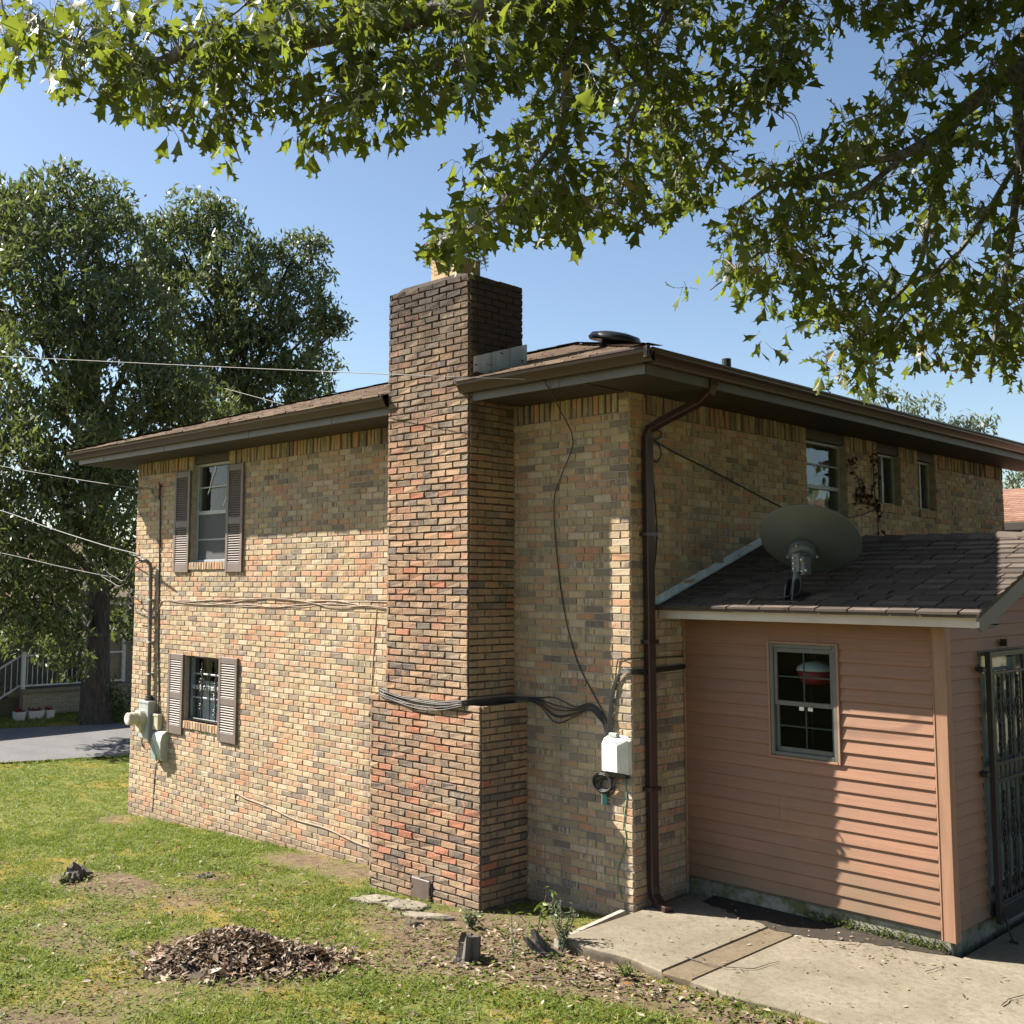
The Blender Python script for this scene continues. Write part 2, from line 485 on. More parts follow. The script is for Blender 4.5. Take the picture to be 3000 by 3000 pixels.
M_FLOWER = simple('red_flowers', (0.30, 0.02, 0.03), 0.7, (0.14, 0.012, 0.02), 30)

def shingle_mat(name, c1, c2, c3):
    m, nt, b = new_mat(name)
    b.inputs['Roughness'].default_value = 0.95
    b.inputs['Specular IOR Level'].default_value = 0.2
    r1 = ramp(nt, [(0, c1), (0.5, c2), (1, c3)])
    nt.links.new(attr(nt, 'rnd'), r1.inputs[0])
    p = pos(nt)
    col = mix(nt, rng_map(nt, noise(nt, p, 7, 4), 0.4, 0.65, 0, 0.45), r1.outputs[0], c1)
    gran = noise(nt, p, 260, 2, 0.8)
    col = mix(nt, rng_map(nt, gran, 0.3, 0.7, 0.0, 0.55), col, tuple(x*0.4 for x in c1))
    nt.links.new(col, b.inputs['Base Color'])
    bump(nt, b, gran, 0.5, 0.004)
    return m
M_SHING = shingle_mat('porch_shingle', (0.075, 0.061, 0.053), (0.155, 0.125, 0.106), (0.215, 0.168, 0.136))
M_SHINGH = shingle_mat('house_shingle', (0.13, 0.092, 0.068), (0.21, 0.15, 0.11), (0.29, 0.215, 0.16))

def siding_mat():
    m, nt, b = new_mat('pink_brown_siding')
    b.inputs['Roughness'].default_value = 0.55
    b.inputs['Specular IOR Level'].default_value = 0.35
    p = pos(nt, (2.2, 2.2, 90))
    g = noise(nt, p, 1.0, 6, 0.65)
    r = ramp(nt, [(0.25, (0.212, 0.105, 0.062)), (0.55, (0.265, 0.136, 0.082)), (0.8, (0.312, 0.17, 0.105))])
    nt.links.new(g, r.inputs[0])
    sep = N(nt, 'ShaderNodeSeparateXYZ')
    gg = N(nt, 'ShaderNodeNewGeometry'); nt.links.new(gg.outputs['Position'], sep.inputs[0])
    pw = pos(nt)
    k = math_n(nt, 'ADD', rng_map(nt, sep.outputs[2], 0.15, 1.1, 0.55, 0.0), math_n(nt, 'SUBTRACT', noise(nt, pw, 2.2, 4), 0.5))
    oi = N(nt, 'ShaderNodeObjectInfo')
    rc = mix(nt, rng_map(nt, oi.outputs['Random'], 0, 1, 0.0, 0.22), r.outputs[0], (0.16, 0.10, 0.078))
    splash = noise(nt, pos(nt, (5, 5, 2)), 1.0, 5, 0.7)
    rc = mix(nt, rng_map(nt, splash, 0.5, 0.8, 0.0, 0.4), rc, (0.15, 0.105, 0.075))
    col = mix(nt, rng_map(nt, k, 0.12, 0.5, 0.0, 0.6), rc, (0.13, 0.10, 0.06))
    nt.links.new(col, b.inputs['Base Color'])
    bump(nt, b, g, 0.12, 0.004)
    return m
M_SIDING = siding_mat()
M_POST = simple('brown_corner_trim', (0.30, 0.165, 0.10), 0.55, (0.24, 0.13, 0.08), 3, stretch=(8, 8, 0.5))

def ground_mat():
    m, nt, b = new_mat('lawn_soil')
    b.inputs['Roughness'].default_value = 1.0
    b.inputs['Specular IOR Level'].default_value = 0.1
    p = pos(nt)
    soil = mix(nt, rng_map(nt, noise(nt, p, 9, 5, 0.65), 0.35, 0.65), (0.105, 0.073, 0.048), (0.20, 0.15, 0.10))
    green = mix(nt, rng_map(nt, noise(nt, p, 14, 4), 0.35, 0.65), (0.085, 0.11, 0.028), (0.165, 0.165, 0.045))
    moss = mix(nt, rng_map(nt, noise(nt, p, 1.1, 3), 0.5, 0.62), green, (0.235, 0.175, 0.045))
    lawn = attr(nt, 'lawn')
    k = math_n(nt, 'ADD', lawn, math_n(nt, 'MULTIPLY', math_n(nt, 'SUBTRACT', noise(nt, p, 7, 6, 0.8), 0.5), 2.4))
    col = mix(nt, rng_map(nt, k, 0.15, 0.75), soil, moss)
    nt.links.new(col, b.inputs['Base Color'])
    bump(nt, b, noise(nt, p, 45, 5, 0.7), 0.8, 0.03)
    return m
M_GROUND = ground_mat()

def concrete_mat(name, c1, c2, c3, moss=None):
    m, nt, b = new_mat(name)
    b.inputs['Roughness'].default_value = 0.95
    b.inputs['Specular IOR Level'].default_value = 0.2
    p = pos(nt)
    col = mix(nt, rng_map(nt, noise(nt, p, 1.6, 5, 0.6), 0.35, 0.65), c1, c2)
    col = mix(nt, rng_map(nt, noise(nt, p, 22, 5, 0.7), 0.45, 0.75, 0, 0.75), col, c3)
    col = mix(nt, rng_map(nt, noise(nt, p, 160, 2, 0.8), 0.5, 0.8, 0, 0.5), col, tuple(x*0.45 for x in c3))
    if name == 'worn_concrete' or name == 'stained_concrete':
        sp = N(nt, 'ShaderNodeSeparateXYZ'); gq = N(nt, 'ShaderNodeNewGeometry'); nt.links.new(gq.outputs['Position'], sp.inputs[0])
        kk = math_n(nt, 'ADD', sp.outputs[2], math_n(nt, 'MULTIPLY', math_n(nt, 'SUBTRACT', noise(nt, p, 9, 4), 0.5), 0.09))
        col = mix(nt, rng_map(nt, kk, 0.0, 0.055, 0.85, 0.0), col, (0.075, 0.058, 0.04))
    if moss:
        col = mix(nt, rng_map(nt, noise(nt, p, 5.5, 4), 0.48, 0.62, 0, 0.85), col, moss)
    nt.links.new(col, b.inputs['Base Color'])
    bump(nt, b, noise(nt, p, 70, 5, 0.7), 0.35, 0.01)
    return m
M_CONC = concrete_mat('worn_concrete', (0.255, 0.222, 0.17), (0.19, 0.163, 0.122), (0.125, 0.103, 0.074))
M_CONCS = concrete_mat('stained_concrete', (0.185, 0.148, 0.10), (0.15, 0.118, 0.078), (0.095, 0.072, 0.046))
M_FOUND = concrete_mat('mossy_foundation', (0.27, 0.26, 0.22), (0.18, 0.17, 0.14), (0.12, 0.11, 0.09), (0.075, 0.095, 0.028))
M_ASPH = concrete_mat('road_asphalt', (0.17, 0.165, 0.165), (0.135, 0.132, 0.135), (0.1, 0.1, 0.1))
M_SOILD = concrete_mat('dark_damp_soil', (0.045, 0.037, 0.03), (0.03, 0.026, 0.021), (0.075, 0.06, 0.045))
M_NBRICK = simple('neighbour_buff_brick', (0.34, 0.28, 0.19), 0.9, (0.25, 0.205, 0.14), 3, stretch=(1, 1, 6))
M_NMORT = simple('neighbour_mortar', (0.24, 0.21, 0.16), 0.95)
M_NDARK = simple('dark_backing', (0.12, 0.11, 0.095), 0.9)  # dark tone puts the neighbour porch's inner shade into its back wall
# ---------------------------------------------------------------- ground, road, slab
def gz(x, y):
    x = np.asarray(x, float); y = np.asarray(y, float)
    z = np.where(x < 0, -0.05+0.049*x, -0.05+0.035*np.minimum(x, 3.0))
    z = np.maximum(z, -0.54)
    return z + 0.05*(fbm(x*0.5+3, y*0.5+5)-0.5)*np.clip((-y)/1.5, 0.2, 1)
def lawn_k(x, y):
    """1 = lawn, 0 = bare soil"""
    x = np.asarray(x, float); y = np.asarray(y, float)
    k = 0.5+1.3*(fbm(x*0.75+11, y*0.75+2)-0.40)
    k = np.where(x < -4.5, k+np.clip((-4.5-x)*0.25, 0, 0.6), k)
    def hole(cx, cy, rx, ry, a, p=2):
        d = ((x-cx)/rx)**2+((y-cy)/ry)**2
        return a*np.exp(-d**p*0.7)
    k = k-hole(-0.35, -1.35, 0.85, 0.75, 1.0)-hole(0.75, -1.5, 0.8, 0.3, 0.75)-hole(-1.6, -1.25, 0.7, 0.4, 0.45)
    k = k-hole(-5.3, -2.35, 0.85, 0.35, 0.9)-hole(-4.5, -1.45, 0.3, 0.2, 0.8)-hole(-8.3, -0.35, 0.9, 0.3, 0.6)
    k = k-hole(-1.75, -2.95, 0.95, 0.5, 0.8)-hole(-1.3, -5.0, 0.9, 0.5, 0.9)-hole(-3.2, -3.6, 0.7, 0.25, 0.5)
    k = k-hole(-3.5, -0.3, 1.4, 0.3, 0.55)-hole(2.0, -1.45, 1.3, 0.16, 0.5)
    k = k+hole(-0.4, -3.2, 1.2, 0.5, 0.45)+hole(0.9, -2.2, 0.8, 0.35, 0.35)
    return np.clip(k, 0, 1.2)

def grid_mesh(name, xs, ys, zf, lawn=None):
    X, Y = np.meshgrid(xs, ys, indexing='ij')
    Z = zf(X, Y)
    V = np.stack([X, Y, Z], -1).reshape(-1, 3)
    n, m = len(xs), len(ys)
    i, j = np.meshgrid(np.arange(n-1), np.arange(m-1), indexing='ij')
    a = (i*m+j).ravel()
    me = np_mesh(name, V, np.stack([a, a+m, a+m+1, a+1], -1), smooth=True)
    if lawn is not None:
        at_ = me.attributes.new('lawn', 'FLOAT', 'POINT')
        at_.data.foreach_set('value', lawn(X, Y).ravel().astype(np.float32))
    return me
xs = np.concatenate([np.linspace(-400, -24, 12)[:-1], np.linspace(-24, -9, 40)[:-1], np.linspace(-9, 4, 150)[:-1], np.linspace(4, 14, 24)[:-1], np.linspace(14, 400, 10)])
ys = np.concatenate([np.linspace(-400, -12, 10)[:-1], np.linspace(-12, -6.5, 14)[:-1], np.linspace(-6.5, 0.5, 90)[:-1], np.linspace(0.5, 16, 30)[:-1], np.linspace(16, 400, 12)])
RD = np.array([0.311, 0.950]); RN = np.array([-0.950, 0.311])      # road direction and its normal
def road_q(x, y): return (np.asarray(x)+14.95)*RN[0]+(np.asarray(y)-0.58)*RN[1]
def ground_z(x, y):
    z = gz(x, y)
    q = road_q(x, y)
    z = np.where((q > -0.15) & (q < 4.6), z-0.12, z)
    z = np.where(q >= 4.6, -0.44, z)
    r = np.sqrt(np.asarray(x)**2+np.asarray(y)**2)
    z = np.where((np.asarray(x) > 0.25) & (np.asarray(y) > -0.9), z-0.15, z)
    z = np.where((np.asarray(x) < -0.4) & (np.asarray(x) > -8.6) & (np.asarray(y) > 0.3) & (np.asarray(y) < 9), z-0.3, z)
    return np.where(r > 60, -0.6, z)
ground = link_obj('ground', grid_mesh('ground', xs, ys, ground_z, lawn_k), M_GROUND)
tag(ground, 'patchy grass lawn with bare soil around the brick house', 'lawn', kind='structure')

mb = MB()
c0 = np.array([-14.95, 0.58])
rows = []
for s in np.linspace(-60, 60, 61):
    e = 0.06*math.sin(s*0.9)+0.05*math.sin(s*2.3+1)
    a = c0+RD*s+RN*e; b = c0+RD*s+RN*(4.45+0.05*math.sin(s*1.7))
    rows.append((a, b))
V = []
for a, b in rows: V += [(a[0], a[1], -0.545), (a[0]*0.5+b[0]*0.5, a[1]*0.5+b[1]*0.5, -0.50), (b[0], b[1], -0.46)]
Fs = []
for i in range(len(rows)-1):
    for k in (0, 1): Fs.append((3*i+k, 3*i+k+1, 3*i+4+k, 3*i+3+k))
mb.add(V, Fs, 0.5)
tag(mb.build('road', M_ASPH, smooth=True), 'grey asphalt lane beyond the lawn, dappled by tree shade', 'road', kind='structure')

# concrete slab: a front row of two bays and the bays round the porch, with worn edges
slab = MB()
ZS = 0.06
def slab_bay(x0, y0, x1, y1, front_wobble=False):
    n = 16
    f = []
    for i in range(n+1):
        x = x0+(x1-x0)*i/n
        f.append((x, y0+(0.03*math.sin(x*3.1)+0.018*math.sin(x*9.7+1) if front_wobble else 0)))
    poly = f+[(x1, y1), (x0, y1)]
    m = len(poly)
    c = 0.012
    cx, cy = (x0+x1)/2, (y0+y1)/2
    def inset(p): return (p[0]+math.copysign(c, cx-p[0]), p[1]+math.copysign(c, cy-p[1]))
    V = [(p[0], p[1], ZS-0.24) for p in poly]+[(p[0], p[1], ZS-c) for p in poly]+[(*inset(p), ZS) for p in poly]
    Fs = [(i, (i+1) % m, m+(i+1) % m, m+i) for i in range(m)]+[(m+i, m+(i+1) % m, 2*m+(i+1) % m, 2*m+i) for i in range(m)]
    Fs += [tuple(range(2*m, 3*m))]
    slab.add(V, Fs)
pavement = tag(thing('concrete_slab', 'worn concrete slab with joint beside the house corner', 'slab', (0.5, -0.5, ZS)), kind='structure')
def bay_obj(args, mat, wob):
    global slab
    slab = MB()
    slab_bay(*args, front_wobble=wob)
    return slab.build('slab_bay', mat, pavement)
bay_obj((0.05, -1.09, 1.045, 0.80), M_CONC, True)
o = bay_obj((1.053, -1.10, 1.30, 0.795), M_CONCS, True)
tag(o, 'brown stained strip of concrete beside the joint')
bay_obj((1.3, -1.12, 3.6, 0.80), M_CONC, True)
bay_obj((2.43, 0.805, 3.6, 6.0), M_CONC, False)
bay_obj((3.605, -1.14, 7.2, 6.0), M_CONC, True)

# ---------------------------------------------------------------- the brick house
LX, DY = -8.95, 9.25
CO = 0.0677
Z_SOL, Z_SOF = 4.43, 4.612
house = thing('brick_house', 'two-storey tan brick house with brown eaves and tall chimney', 'house', (-4.4, 4.6, -0.3))

BRICKS = []           # (which, frame, u0, u1, z0, z1, proud, rnd, rnd2, axis data)
def put_brick(which, axis, w, u0, u1, z0, z1, proud, r, q, jit=0.0015):
    """axis 'A': face looks to -y at y=w; 'B': face looks to +x at x=w; 'L': face looks to -x at x=w"""
    c = 0.004
    def P(u, d, z):
        if axis == 'A': return (u, w-d, z)
        if axis == 'B': return (w+d, u, z)
        return (w-d, u, z)
    j = lambda s=1: random.uniform(-jit, jit)*s
    V = [P(u0, -0.012, z0), P(u1, -0.012, z0), P(u1, -0.012, z1), P(u0, -0.012, z1)]
    ring = [(u0, z0), (u1, z0), (u1, z1), (u0, z1)]
    ring = [(u+j(), z+j()) for u, z in ring]
    V += [P(u, proud-c+j(0.6), z) for u, z in ring]
    ins = [(ring[0][0]+c, ring[0][1]+c), (ring[1][0]-c, ring[1][1]+c), (ring[2][0]-c, ring[2][1]-c), (ring[3][0]+c, ring[3][1]-c)]
    V += [P(u+j(), proud+j(1.3), z+j()) for u, z in ins]
    Fs = [(i, (i+1) % 4, 4+(i+1) % 4, 4+i) for i in range(4)]+[(4+i, 4+(i+1) % 4, 8+(i+1) % 4, 8+i) for i in range(4)]+[(8, 9, 10, 11)]
    p4 = [proj(P(u, proud, z)) for u, z in ring]
    ar = 0.5*abs(sum(p4[i][0]*p4[(i+1) % 4][1]-p4[(i+1) % 4][0]*p4[i][1] for i in range(4)))
    cx = sum(p[0] for p in p4)/4; cy = sum(p[1] for p in p4)/4
    BRICKS.append([which, V, Fs, r, q, ar, cx, cy, axis])

J = 0.0048
def course(which, axis, w, u_lo, u_hi, z_top, off, openings, proud, keep=None, tint=None, flip=False):
    """one running-bond course between u_lo and u_hi, cut at the openings [(a, b, z0, z1)]"""
    cuts = [(a, b) for a, b, za, zb in openings if za < z_top-0.03 and zb > z_top-CO+0.03]
    edges = [u_lo]
    B = 0.2032
    u = u_hi-off
    js = []
    while u > u_lo:
        js.append(u); u -= B
    segs = [(u_lo, u_hi)]
    for a, b in cuts:
        new = []
        for s, e in segs:
            if b <= s or a >= e: new.append((s, e)); continue
            if a > s: new.append((s, a))
            if b < e: new.append((b, e))
        segs = new
    for s, e in segs:
        pts = [s]+sorted(p for p in js if s+0.03 < p < e-0.03)+[e]
        for p, q_ in zip(pts[:-1], pts[1:]):
            if q_-p < 0.025: continue
            zm = z_top-CO/2
            JZ = 0.0065 if which == 'C' else J
            if keep is not None and not keep((p+q_)/2, zm): continue
            r, q2 = random.random(), random.random()
            if tint is not None: r, q2 = tint((p+q_)/2, zm, r, q2)
            put_brick(which, axis, w, p+JZ, q_-JZ, z_top-CO+JZ, z_top-JZ, proud+random.uniform(-0.0025, 0.003), r, q2, 0.0042 if which == 'C' else 0.0026)

# openings in wall A (x) and wall B (y)
OA = [(-7.42, -6.51, 3.03, 4.70), (-7.48, -6.60, 0.88, 1.885)]
OB = [(3.28, 4.24, 3.42, 4.70), (5.05, 5.71, 3.765, 4.70), (6.23, 6.79, 3.755, 4.70)]
CHX0, CHX1 = -2.564, -1.40
CLX0, CLX1 = -2.795, -1.237
CHY, CHB = -0.637, 0.12
Z_SH, Z_CT = 1.73, 5.869
chim_cut = [(CHX0+0.01, CHX1-0.01, Z_SH-0.02, 9), (CLX0+0.01, CLX1-0.01, -2, Z_SH-0.02)]
def roof_p(y): return 2.664+0.3213*(y-0.329)
ncA = 74
for k in range(ncA):
    zt = Z_SOL-k*CO
    course('A', 'A', 0.0, LX, 0.0, zt, 0.0 if k % 2 else 0.1016, OA+chim_cut, 0.009,
           keep=lambda u, z: z > float(gz(u, -0.05))-0.10)
    if zt > 2.45:
        course('B', 'B', 0.0, 0.0, DY, zt, (DY % 0.2032)+(0.1016 if k % 2 else 0.0), OB, 0.009,
               keep=lambda u, z: u < 0.8 or z > (roof_p(u) if u < 2.4 else 2.75)-0.12)
    else:
        course('B', 'B', 0.0, 0.0, 0.80, zt, (0.80 % 0.2032)+(0.1016 if k % 2 else 0.0), [], 0.009, keep=lambda u, z: z > -0.02)
# soldier course under the soffit, broken by the windows, with small quoins
def soldiers(which, axis, lo, hi, openings, skip=()):
    u = lo
    while u < hi-0.03:
        w = 0.0667
        mid = u+w/2
        bad = any(a-0.01 < mid < b+0.01 for a, b, _, zb in openings if zb > 4.5) or any(a < mid < b for a, b in skip)
        near = [a for a, b, _, zb in openings if zb > 4.5 and (abs(mid-a) < 0.1 or abs(mid-b) < 0.1)]
        corner = (which == 'A' and mid > -0.11) or (which == 'B' and mid < 0.2)
        if not bad and not near and not corner:
            pr = random.choice([0.006, 0.009, 0.022, 0.028, 0.016])
            put_brick(which, axis, 0.0, u+0.007, u+w-0.005+random.uniform(-0.008, 0), Z_SOL+0.004, Z_SOF+0.02, pr, random.choice([0.15, 0.45, 0.65, 0.85, 0.85, 0.35]), random.random(), 0.004)
        u += w
    for a, b, _, zb in openings:
        if zb > 4.5:
            for s, e in ((a-0.1, a), (b, b+0.1)):
                for k in range(3):
                    put_brick(which, axis, 0.0, s+J, e-J, Z_SOL+k*0.062+0.003, Z_SOL+k*0.062+0.055, 0.008, random.random(), random.random())
    for k in range(3):
        if which == 'A': put_brick(which, axis, 0.0, -0.105, 0.0, Z_SOL+k*0.062+0.003, Z_SOL+k*0.062+0.053, 0.012, random.random(), random.random())
        else: put_brick(which, axis, 0.0, 0.0, 0.195, Z_SOL+k*0.062+0.003, Z_SOL+k*0.062+0.053, 0.012, random.random(), random.random())
SOLD_STRIPS = [('A', LX+0.03, -7.53), ('A', -6.41, CHX0), ('A', CHX1, -0.11), ('B', 0.2, 3.17), ('B', 4.35, 4.94), ('B', 5.82, 6.12), ('B', 6.90, DY-0.02)]
soldiers('A', 'A', LX+0.02, 0.0, OA, [(CHX0, CHX1)])
soldiers('B', 'B', 0.0, DY-0.02, OB)
# rowlock sills
def sill(which, axis, a, b, zt, h=0.10):
    n = round((b-a)/0.0667)
    w = (b-a)/n
    for i in range(n):
        put_brick(which, axis, 0.0, a+i*w+0.005, a+(i+1)*w-0.005, zt-h, zt, 0.03, random.random()*0.8, random.random(), 0.003)
sill('A', 'A', -7.42, -6.51, 3.135); sill('A', 'A', -7.48, -6.60, 0.985)
sill('B', 'B', 5.05, 5.74, 3.865); sill('B', 'B', 6.23, 6.82, 3.855)
# chimney
def ctint(u, z, r, q):
    if random.random() < 0.035+0.03*(z < 2.0): return 0.95, 0.1
    if z < 0.9 and random.random() < 0.12: return 0.65, q
    return r*0.895, q
k = 0
zt = Z_CT
while zt > -0.35:
    up = zt > Z_SH+0.03
    x0, x1 = (CHX0, CHX1) if up else (CLX0, CLX1)
    opn = [] if up else [(-2.16, -1.86, -0.20, 0.055)]
    of = 0.0 if k % 2 else 0.1016
    course('C', 'A', CHY, x0, x1, zt, of, opn, 0.016, keep=lambda u, z: z > float(gz(u, -0.7))-0.1, tint=ctint)
    back = CHB if zt > 4.95 else 0.0
    course('C', 'B', x1, CHY, back, zt, (back-CHY) % 0.2032+(0.1016 if k % 2 else 0.0), [], 0.016, keep=lambda u, z: z > -0.25, tint=ctint)
    course('C', 'L', x0, CHY, back, zt, (back-CHY) % 0.2032+(0.1016 if k % 2 else 0.0), [], 0.016, keep=lambda u, z: z > -0.25, tint=ctint)
    k += 1
    zt -= CO

# the mortar bodies
def core(name, rects_axis, lo, hi, z0, z1, openings, w0, w1, axis):
    mb = MB()
    us = sorted({lo, hi, *[o[0] for o in openings], *[o[1] for o in openings]})
    for a, b in zip(us[:-1], us[1:]):
        zs = [z0, z1]
        holes = sorted((o[2], min(o[3], z1)) for o in openings if o[0] <= a+1e-6 and o[1] >= b-1e-6)
        z = z0
        for h0, h1 in holes:
            if h0 > z: seg = (z, h0)
            else: seg = None
            if seg:
                mb.box((a, w0, seg[0]), (b, w1, seg[1])) if axis == 'A' else mb.box((w1, a, seg[0]), (w0, b, seg[1]))
            z = h1
        if z < z1-1e-4:
            mb.box((a, w0, z), (b, w1, z1)) if axis == 'A' else mb.box((w1, a, z), (w0, b, z1))
    return mb
wallA = core('wall', None, LX, -0.0, -1.0, Z_SOF+0.1, OA, 0.0, 0.22, 'A').build('wall', M_MORTAR, house)
tag(wallA, 'sunlit brick wall carrying two shuttered windows')
wallB = core('wall', None, 0.22, DY, -1.0, Z_SOF+0.1, OB, -0.0015, -0.22, 'B').build('wall', M_MORTAR, house)
tag(wallB, 'shaded brick wall above the porch roof')
for ax_, a, b in SOLD_STRIPS:
    mb = MB()
    if ax_ == 'A': mb.box((a, -0.003, Z_SOL+0.002), (b, 0.003, Z_SOF+0.012))
    else: mb.box((-0.003, a, Z_SOL+0.002), (0.0025, b, Z_SOF+0.012))
    mb.build('raked_joint', M_MORTARC, wallA if ax_ == 'A' else wallB)
mb = MB(); mb.box((LX, 0.22, -1.0), (LX+0.2, DY, Z_SOF+0.1)); mb.box((LX+0.2, DY-0.2, -1.0), (-0.22, DY, Z_SOF+0.1))
mb.build('wall', M_MORTAR, house)
mb = MB()
mb.box((CHX0, CHY, Z_SH-0.02), (CHX1, CHB, Z_CT-0.004)); mb.box((CLX0, CHY, -0.6), (CLX1, -0.002, Z_SH-0.022))
chimney = mb.build('chimney', M_MORTARC, house)
tag(chimney, 'tall rough orange brick chimney, soot-blackened at the top')

# the 300 bricks that show largest are objects of their own, the rest one mesh per wall
def seen(b):
    w, ar, cx, cy, ax = b[0], b[5], b[6], b[7], b[8]
    if ax == 'L' or not (0 < cx < 3000 and 0 < cy < 3000): return False
    if w == 'A' and 1090 < cx < 1520 and cx > 1135 and cx < 1510: return False
    return True
order = sorted([i for i, b in enumerate(BRICKS) if seen(b)], key=lambda i: -BRICKS[i][5])
single = set(order[:300])
rest = {'A': MB(), 'B': MB(), 'C': MB()}
par = {'A': wallA, 'B': wallB, 'C': chimney}
bm_ = {'A': M_BRICK, 'B': M_BRICK, 'C': M_BRICKC}
for i, b in enumerate(BRICKS):
    if i in single:
        m1 = MB(); m1.add(b[1], b[2], b[3], b[4])
        m1.build('brick', bm_[b[0]], par[b[0]])
    else:
        rest[b[0]].add(b[1], b[2], b[3], b[4])
for w in 'ABC':
    tag(rest[w].build('brickwork', bm_[w], par[w]), kind='stuff')

# chimney top: mortar wash, flue, spark arrestor
mb = MB(); mb.prism([(0.02, 0), (1.144, 0), (1.0, 0.05), (0.16, 0.05)], (CHX0, CHY+0.04, Z_CT-0.004), (1, 0, 0), (0, 0, 1), (0, 0.68, 0))
mb.build('mortar_cap', M_MORTARC, chimney)
FC = np.array([-1.93, -0.30])
mb = MB()
for (a, b) in (((-0.18, -0.18), (0.18, -0.15)), ((-0.18, 0.15), (0.18, 0.18)), ((-0.18, -0.15), (-0.15, 0.15)), ((0.15, -0.15), (0.18, 0.15))):
    mb.bbox((FC[0]+a[0], FC[1]+a[1], Z_CT), (FC[0]+b[0], FC[1]+b[1], Z_CT+0.30), 0.004)
mb.build('flue_tile', M_FLUE, chimney)
mb = MB()
zc = Z_CT+0.30
for i in range(24):           # expanded-metal mesh sides, zigzag wires
    for sd in range(4):
        t0, t1 = -0.24+i*0.02, -0.24+(i+1)*0.02
        def Q(t, h):
            return {0: (FC[0]+t, FC[1]-0.24, zc+h), 1: (FC[0]+t, FC[1]+0.24, zc+h), 2: (FC[0]-0.24, FC[1]+t, zc+h), 3: (FC[0]+0.24, FC[1]+t, zc+h)}[sd]
        for lv in range(6):
            h0 = -0.06+lv*0.04
            mb.tube([Q(t0, h0), Q((t0+t1)/2, h0+0.02), Q(t1, h0)], 0.0018, 3, caps=False)
mb.build('spark_mesh', M_BLACK, chimney)
mb = MB()
mb.bbox((FC[0]-0.25, FC[1]-0.25, zc+0.15), (FC[0]+0.25, FC[1]+0.25, zc+0.18), 0.006)
mb.prism([(-0.24, 0), (0.24, 0), (0.05, 0.05), (-0.05, 0.05)], (FC[0], FC[1]-0.24, zc+0.181), (1, 0, 0), (0, 0, 1), (0, 0.48, 0))
mb.build('cap_lid', M_BLACK, chimney)
mb = MB()
mb.bbox((-2.155, CHY-0.015, -0.185), (-1.865, CHY+0.02, 0.05), 0.004)
mb.bbox((-2.145, CHY-0.035, -0.15), (-1.885, CHY-0.013, 0.045), 0.008)
for z in (-0.11, 0.01): mb.tube([(-1.877, CHY-0.032, z-0.02), (-1.877, CHY-0.032, z+0.02)], 0.007, 6)
mb.box((-2.15, CHY-0.042, -0.05), (-2.125, CHY-0.034, -0.03))
tag(mb.build('cleanout_door', simple('rusty_cleanout', (0.12, 0.085, 0.07), 0.6, (0.085, 0.06, 0.05), 10), chimney), 'rusty brown ash cleanout door')
# flashing where the roof meets the chimney's side
mb = MB()
for i in range(3):
    y0, y1 = -0.60+i*0.26, -0.60+(i+1)*0.26-0.004
    mb.prism([(y0, 4.86+0.31*(y0+0.757)-0.06), (y1, 4.86+0.31*(y1+0.757)-0.06), (y1, 4.93+0.31*(y1+0.757)+0.07), (y0, 4.93+0.31*(y0+0.757)+0.07)],
             (CHX1+0.016+0.002*i, 0, 0), (0, 1, 0), (0, 0, 1), (0.002, 0, 0))
mb.build('flashing', M_METAL, chimney)
mb = MB()
mb.prism([(-0.60, 4.87), (0.12, 5.08), (0.12, 5.22), (-0.60, 5.0)], (CHX0-0.018, 0, 0), (0, 1, 0), (0, 0, 1), (0.002, 0, 0))
mb.build('flashing', M_METAL, chimney)

# ---- roof
SL = 0.318
EX0, EX1, EY0, EY1 = -9.80, 0.74, -0.74, 10.0
ZE = 4.795
AP1 = (-3.0, 3.0-0.0); hgt = SL*(AP1[1]-EY0)
R1 = (-3.0, 3.0, ZE+hgt); R2 = (-3.0, 6.4, ZE+hgt)
mb = MB()
V = [(EX0, EY0, ZE), (EX1, EY0, ZE), (EX1, EY1, ZE), (EX0, EY1, ZE), R1, R2]
low = [(v[0], v[1], v[2]-0.02) for v in V[:4]]
mb.add(V+low, [(1, 2, 5, 4), (2, 3, 5), (3, 0, 4, 5), (7, 8, 2, 1), (8, 9, 3, 2), (9, 6, 0, 3)], 0.3)
def rz(y): return ZE+SL*(y-EY0)
def hipx(y, e): return e+(R1[0]-e)*(y-EY0)/(R1[1]-EY0)
yk = CHB+0.01                      # the slope is notched round the chimney
for xa, xb, xc, xd in ((EX0, CHX0-0.012, CHX0-0.012, hipx(yk, EX0)), (CHX1+0.012, EX1, hipx(yk, EX1), CHX1+0.012)):
    mb.add([(xa, EY0, rz(EY0)), (xb, EY0, rz(EY0)), (xc, yk, rz(yk)), (xd, yk, rz(yk)), (xa, EY0, rz(EY0)-0.02), (xb, EY0, rz(EY0)-0.02)], [(0, 1, 2, 3), (4, 5, 1, 0)], 0.3)
mb.add([(hipx(yk, EX0), yk, rz(yk)), (hipx(yk, EX1), yk, rz(yk)), R1], [(0, 1, 2)], 0.3)
roof = mb.build('roof', M_SHINGH, house)
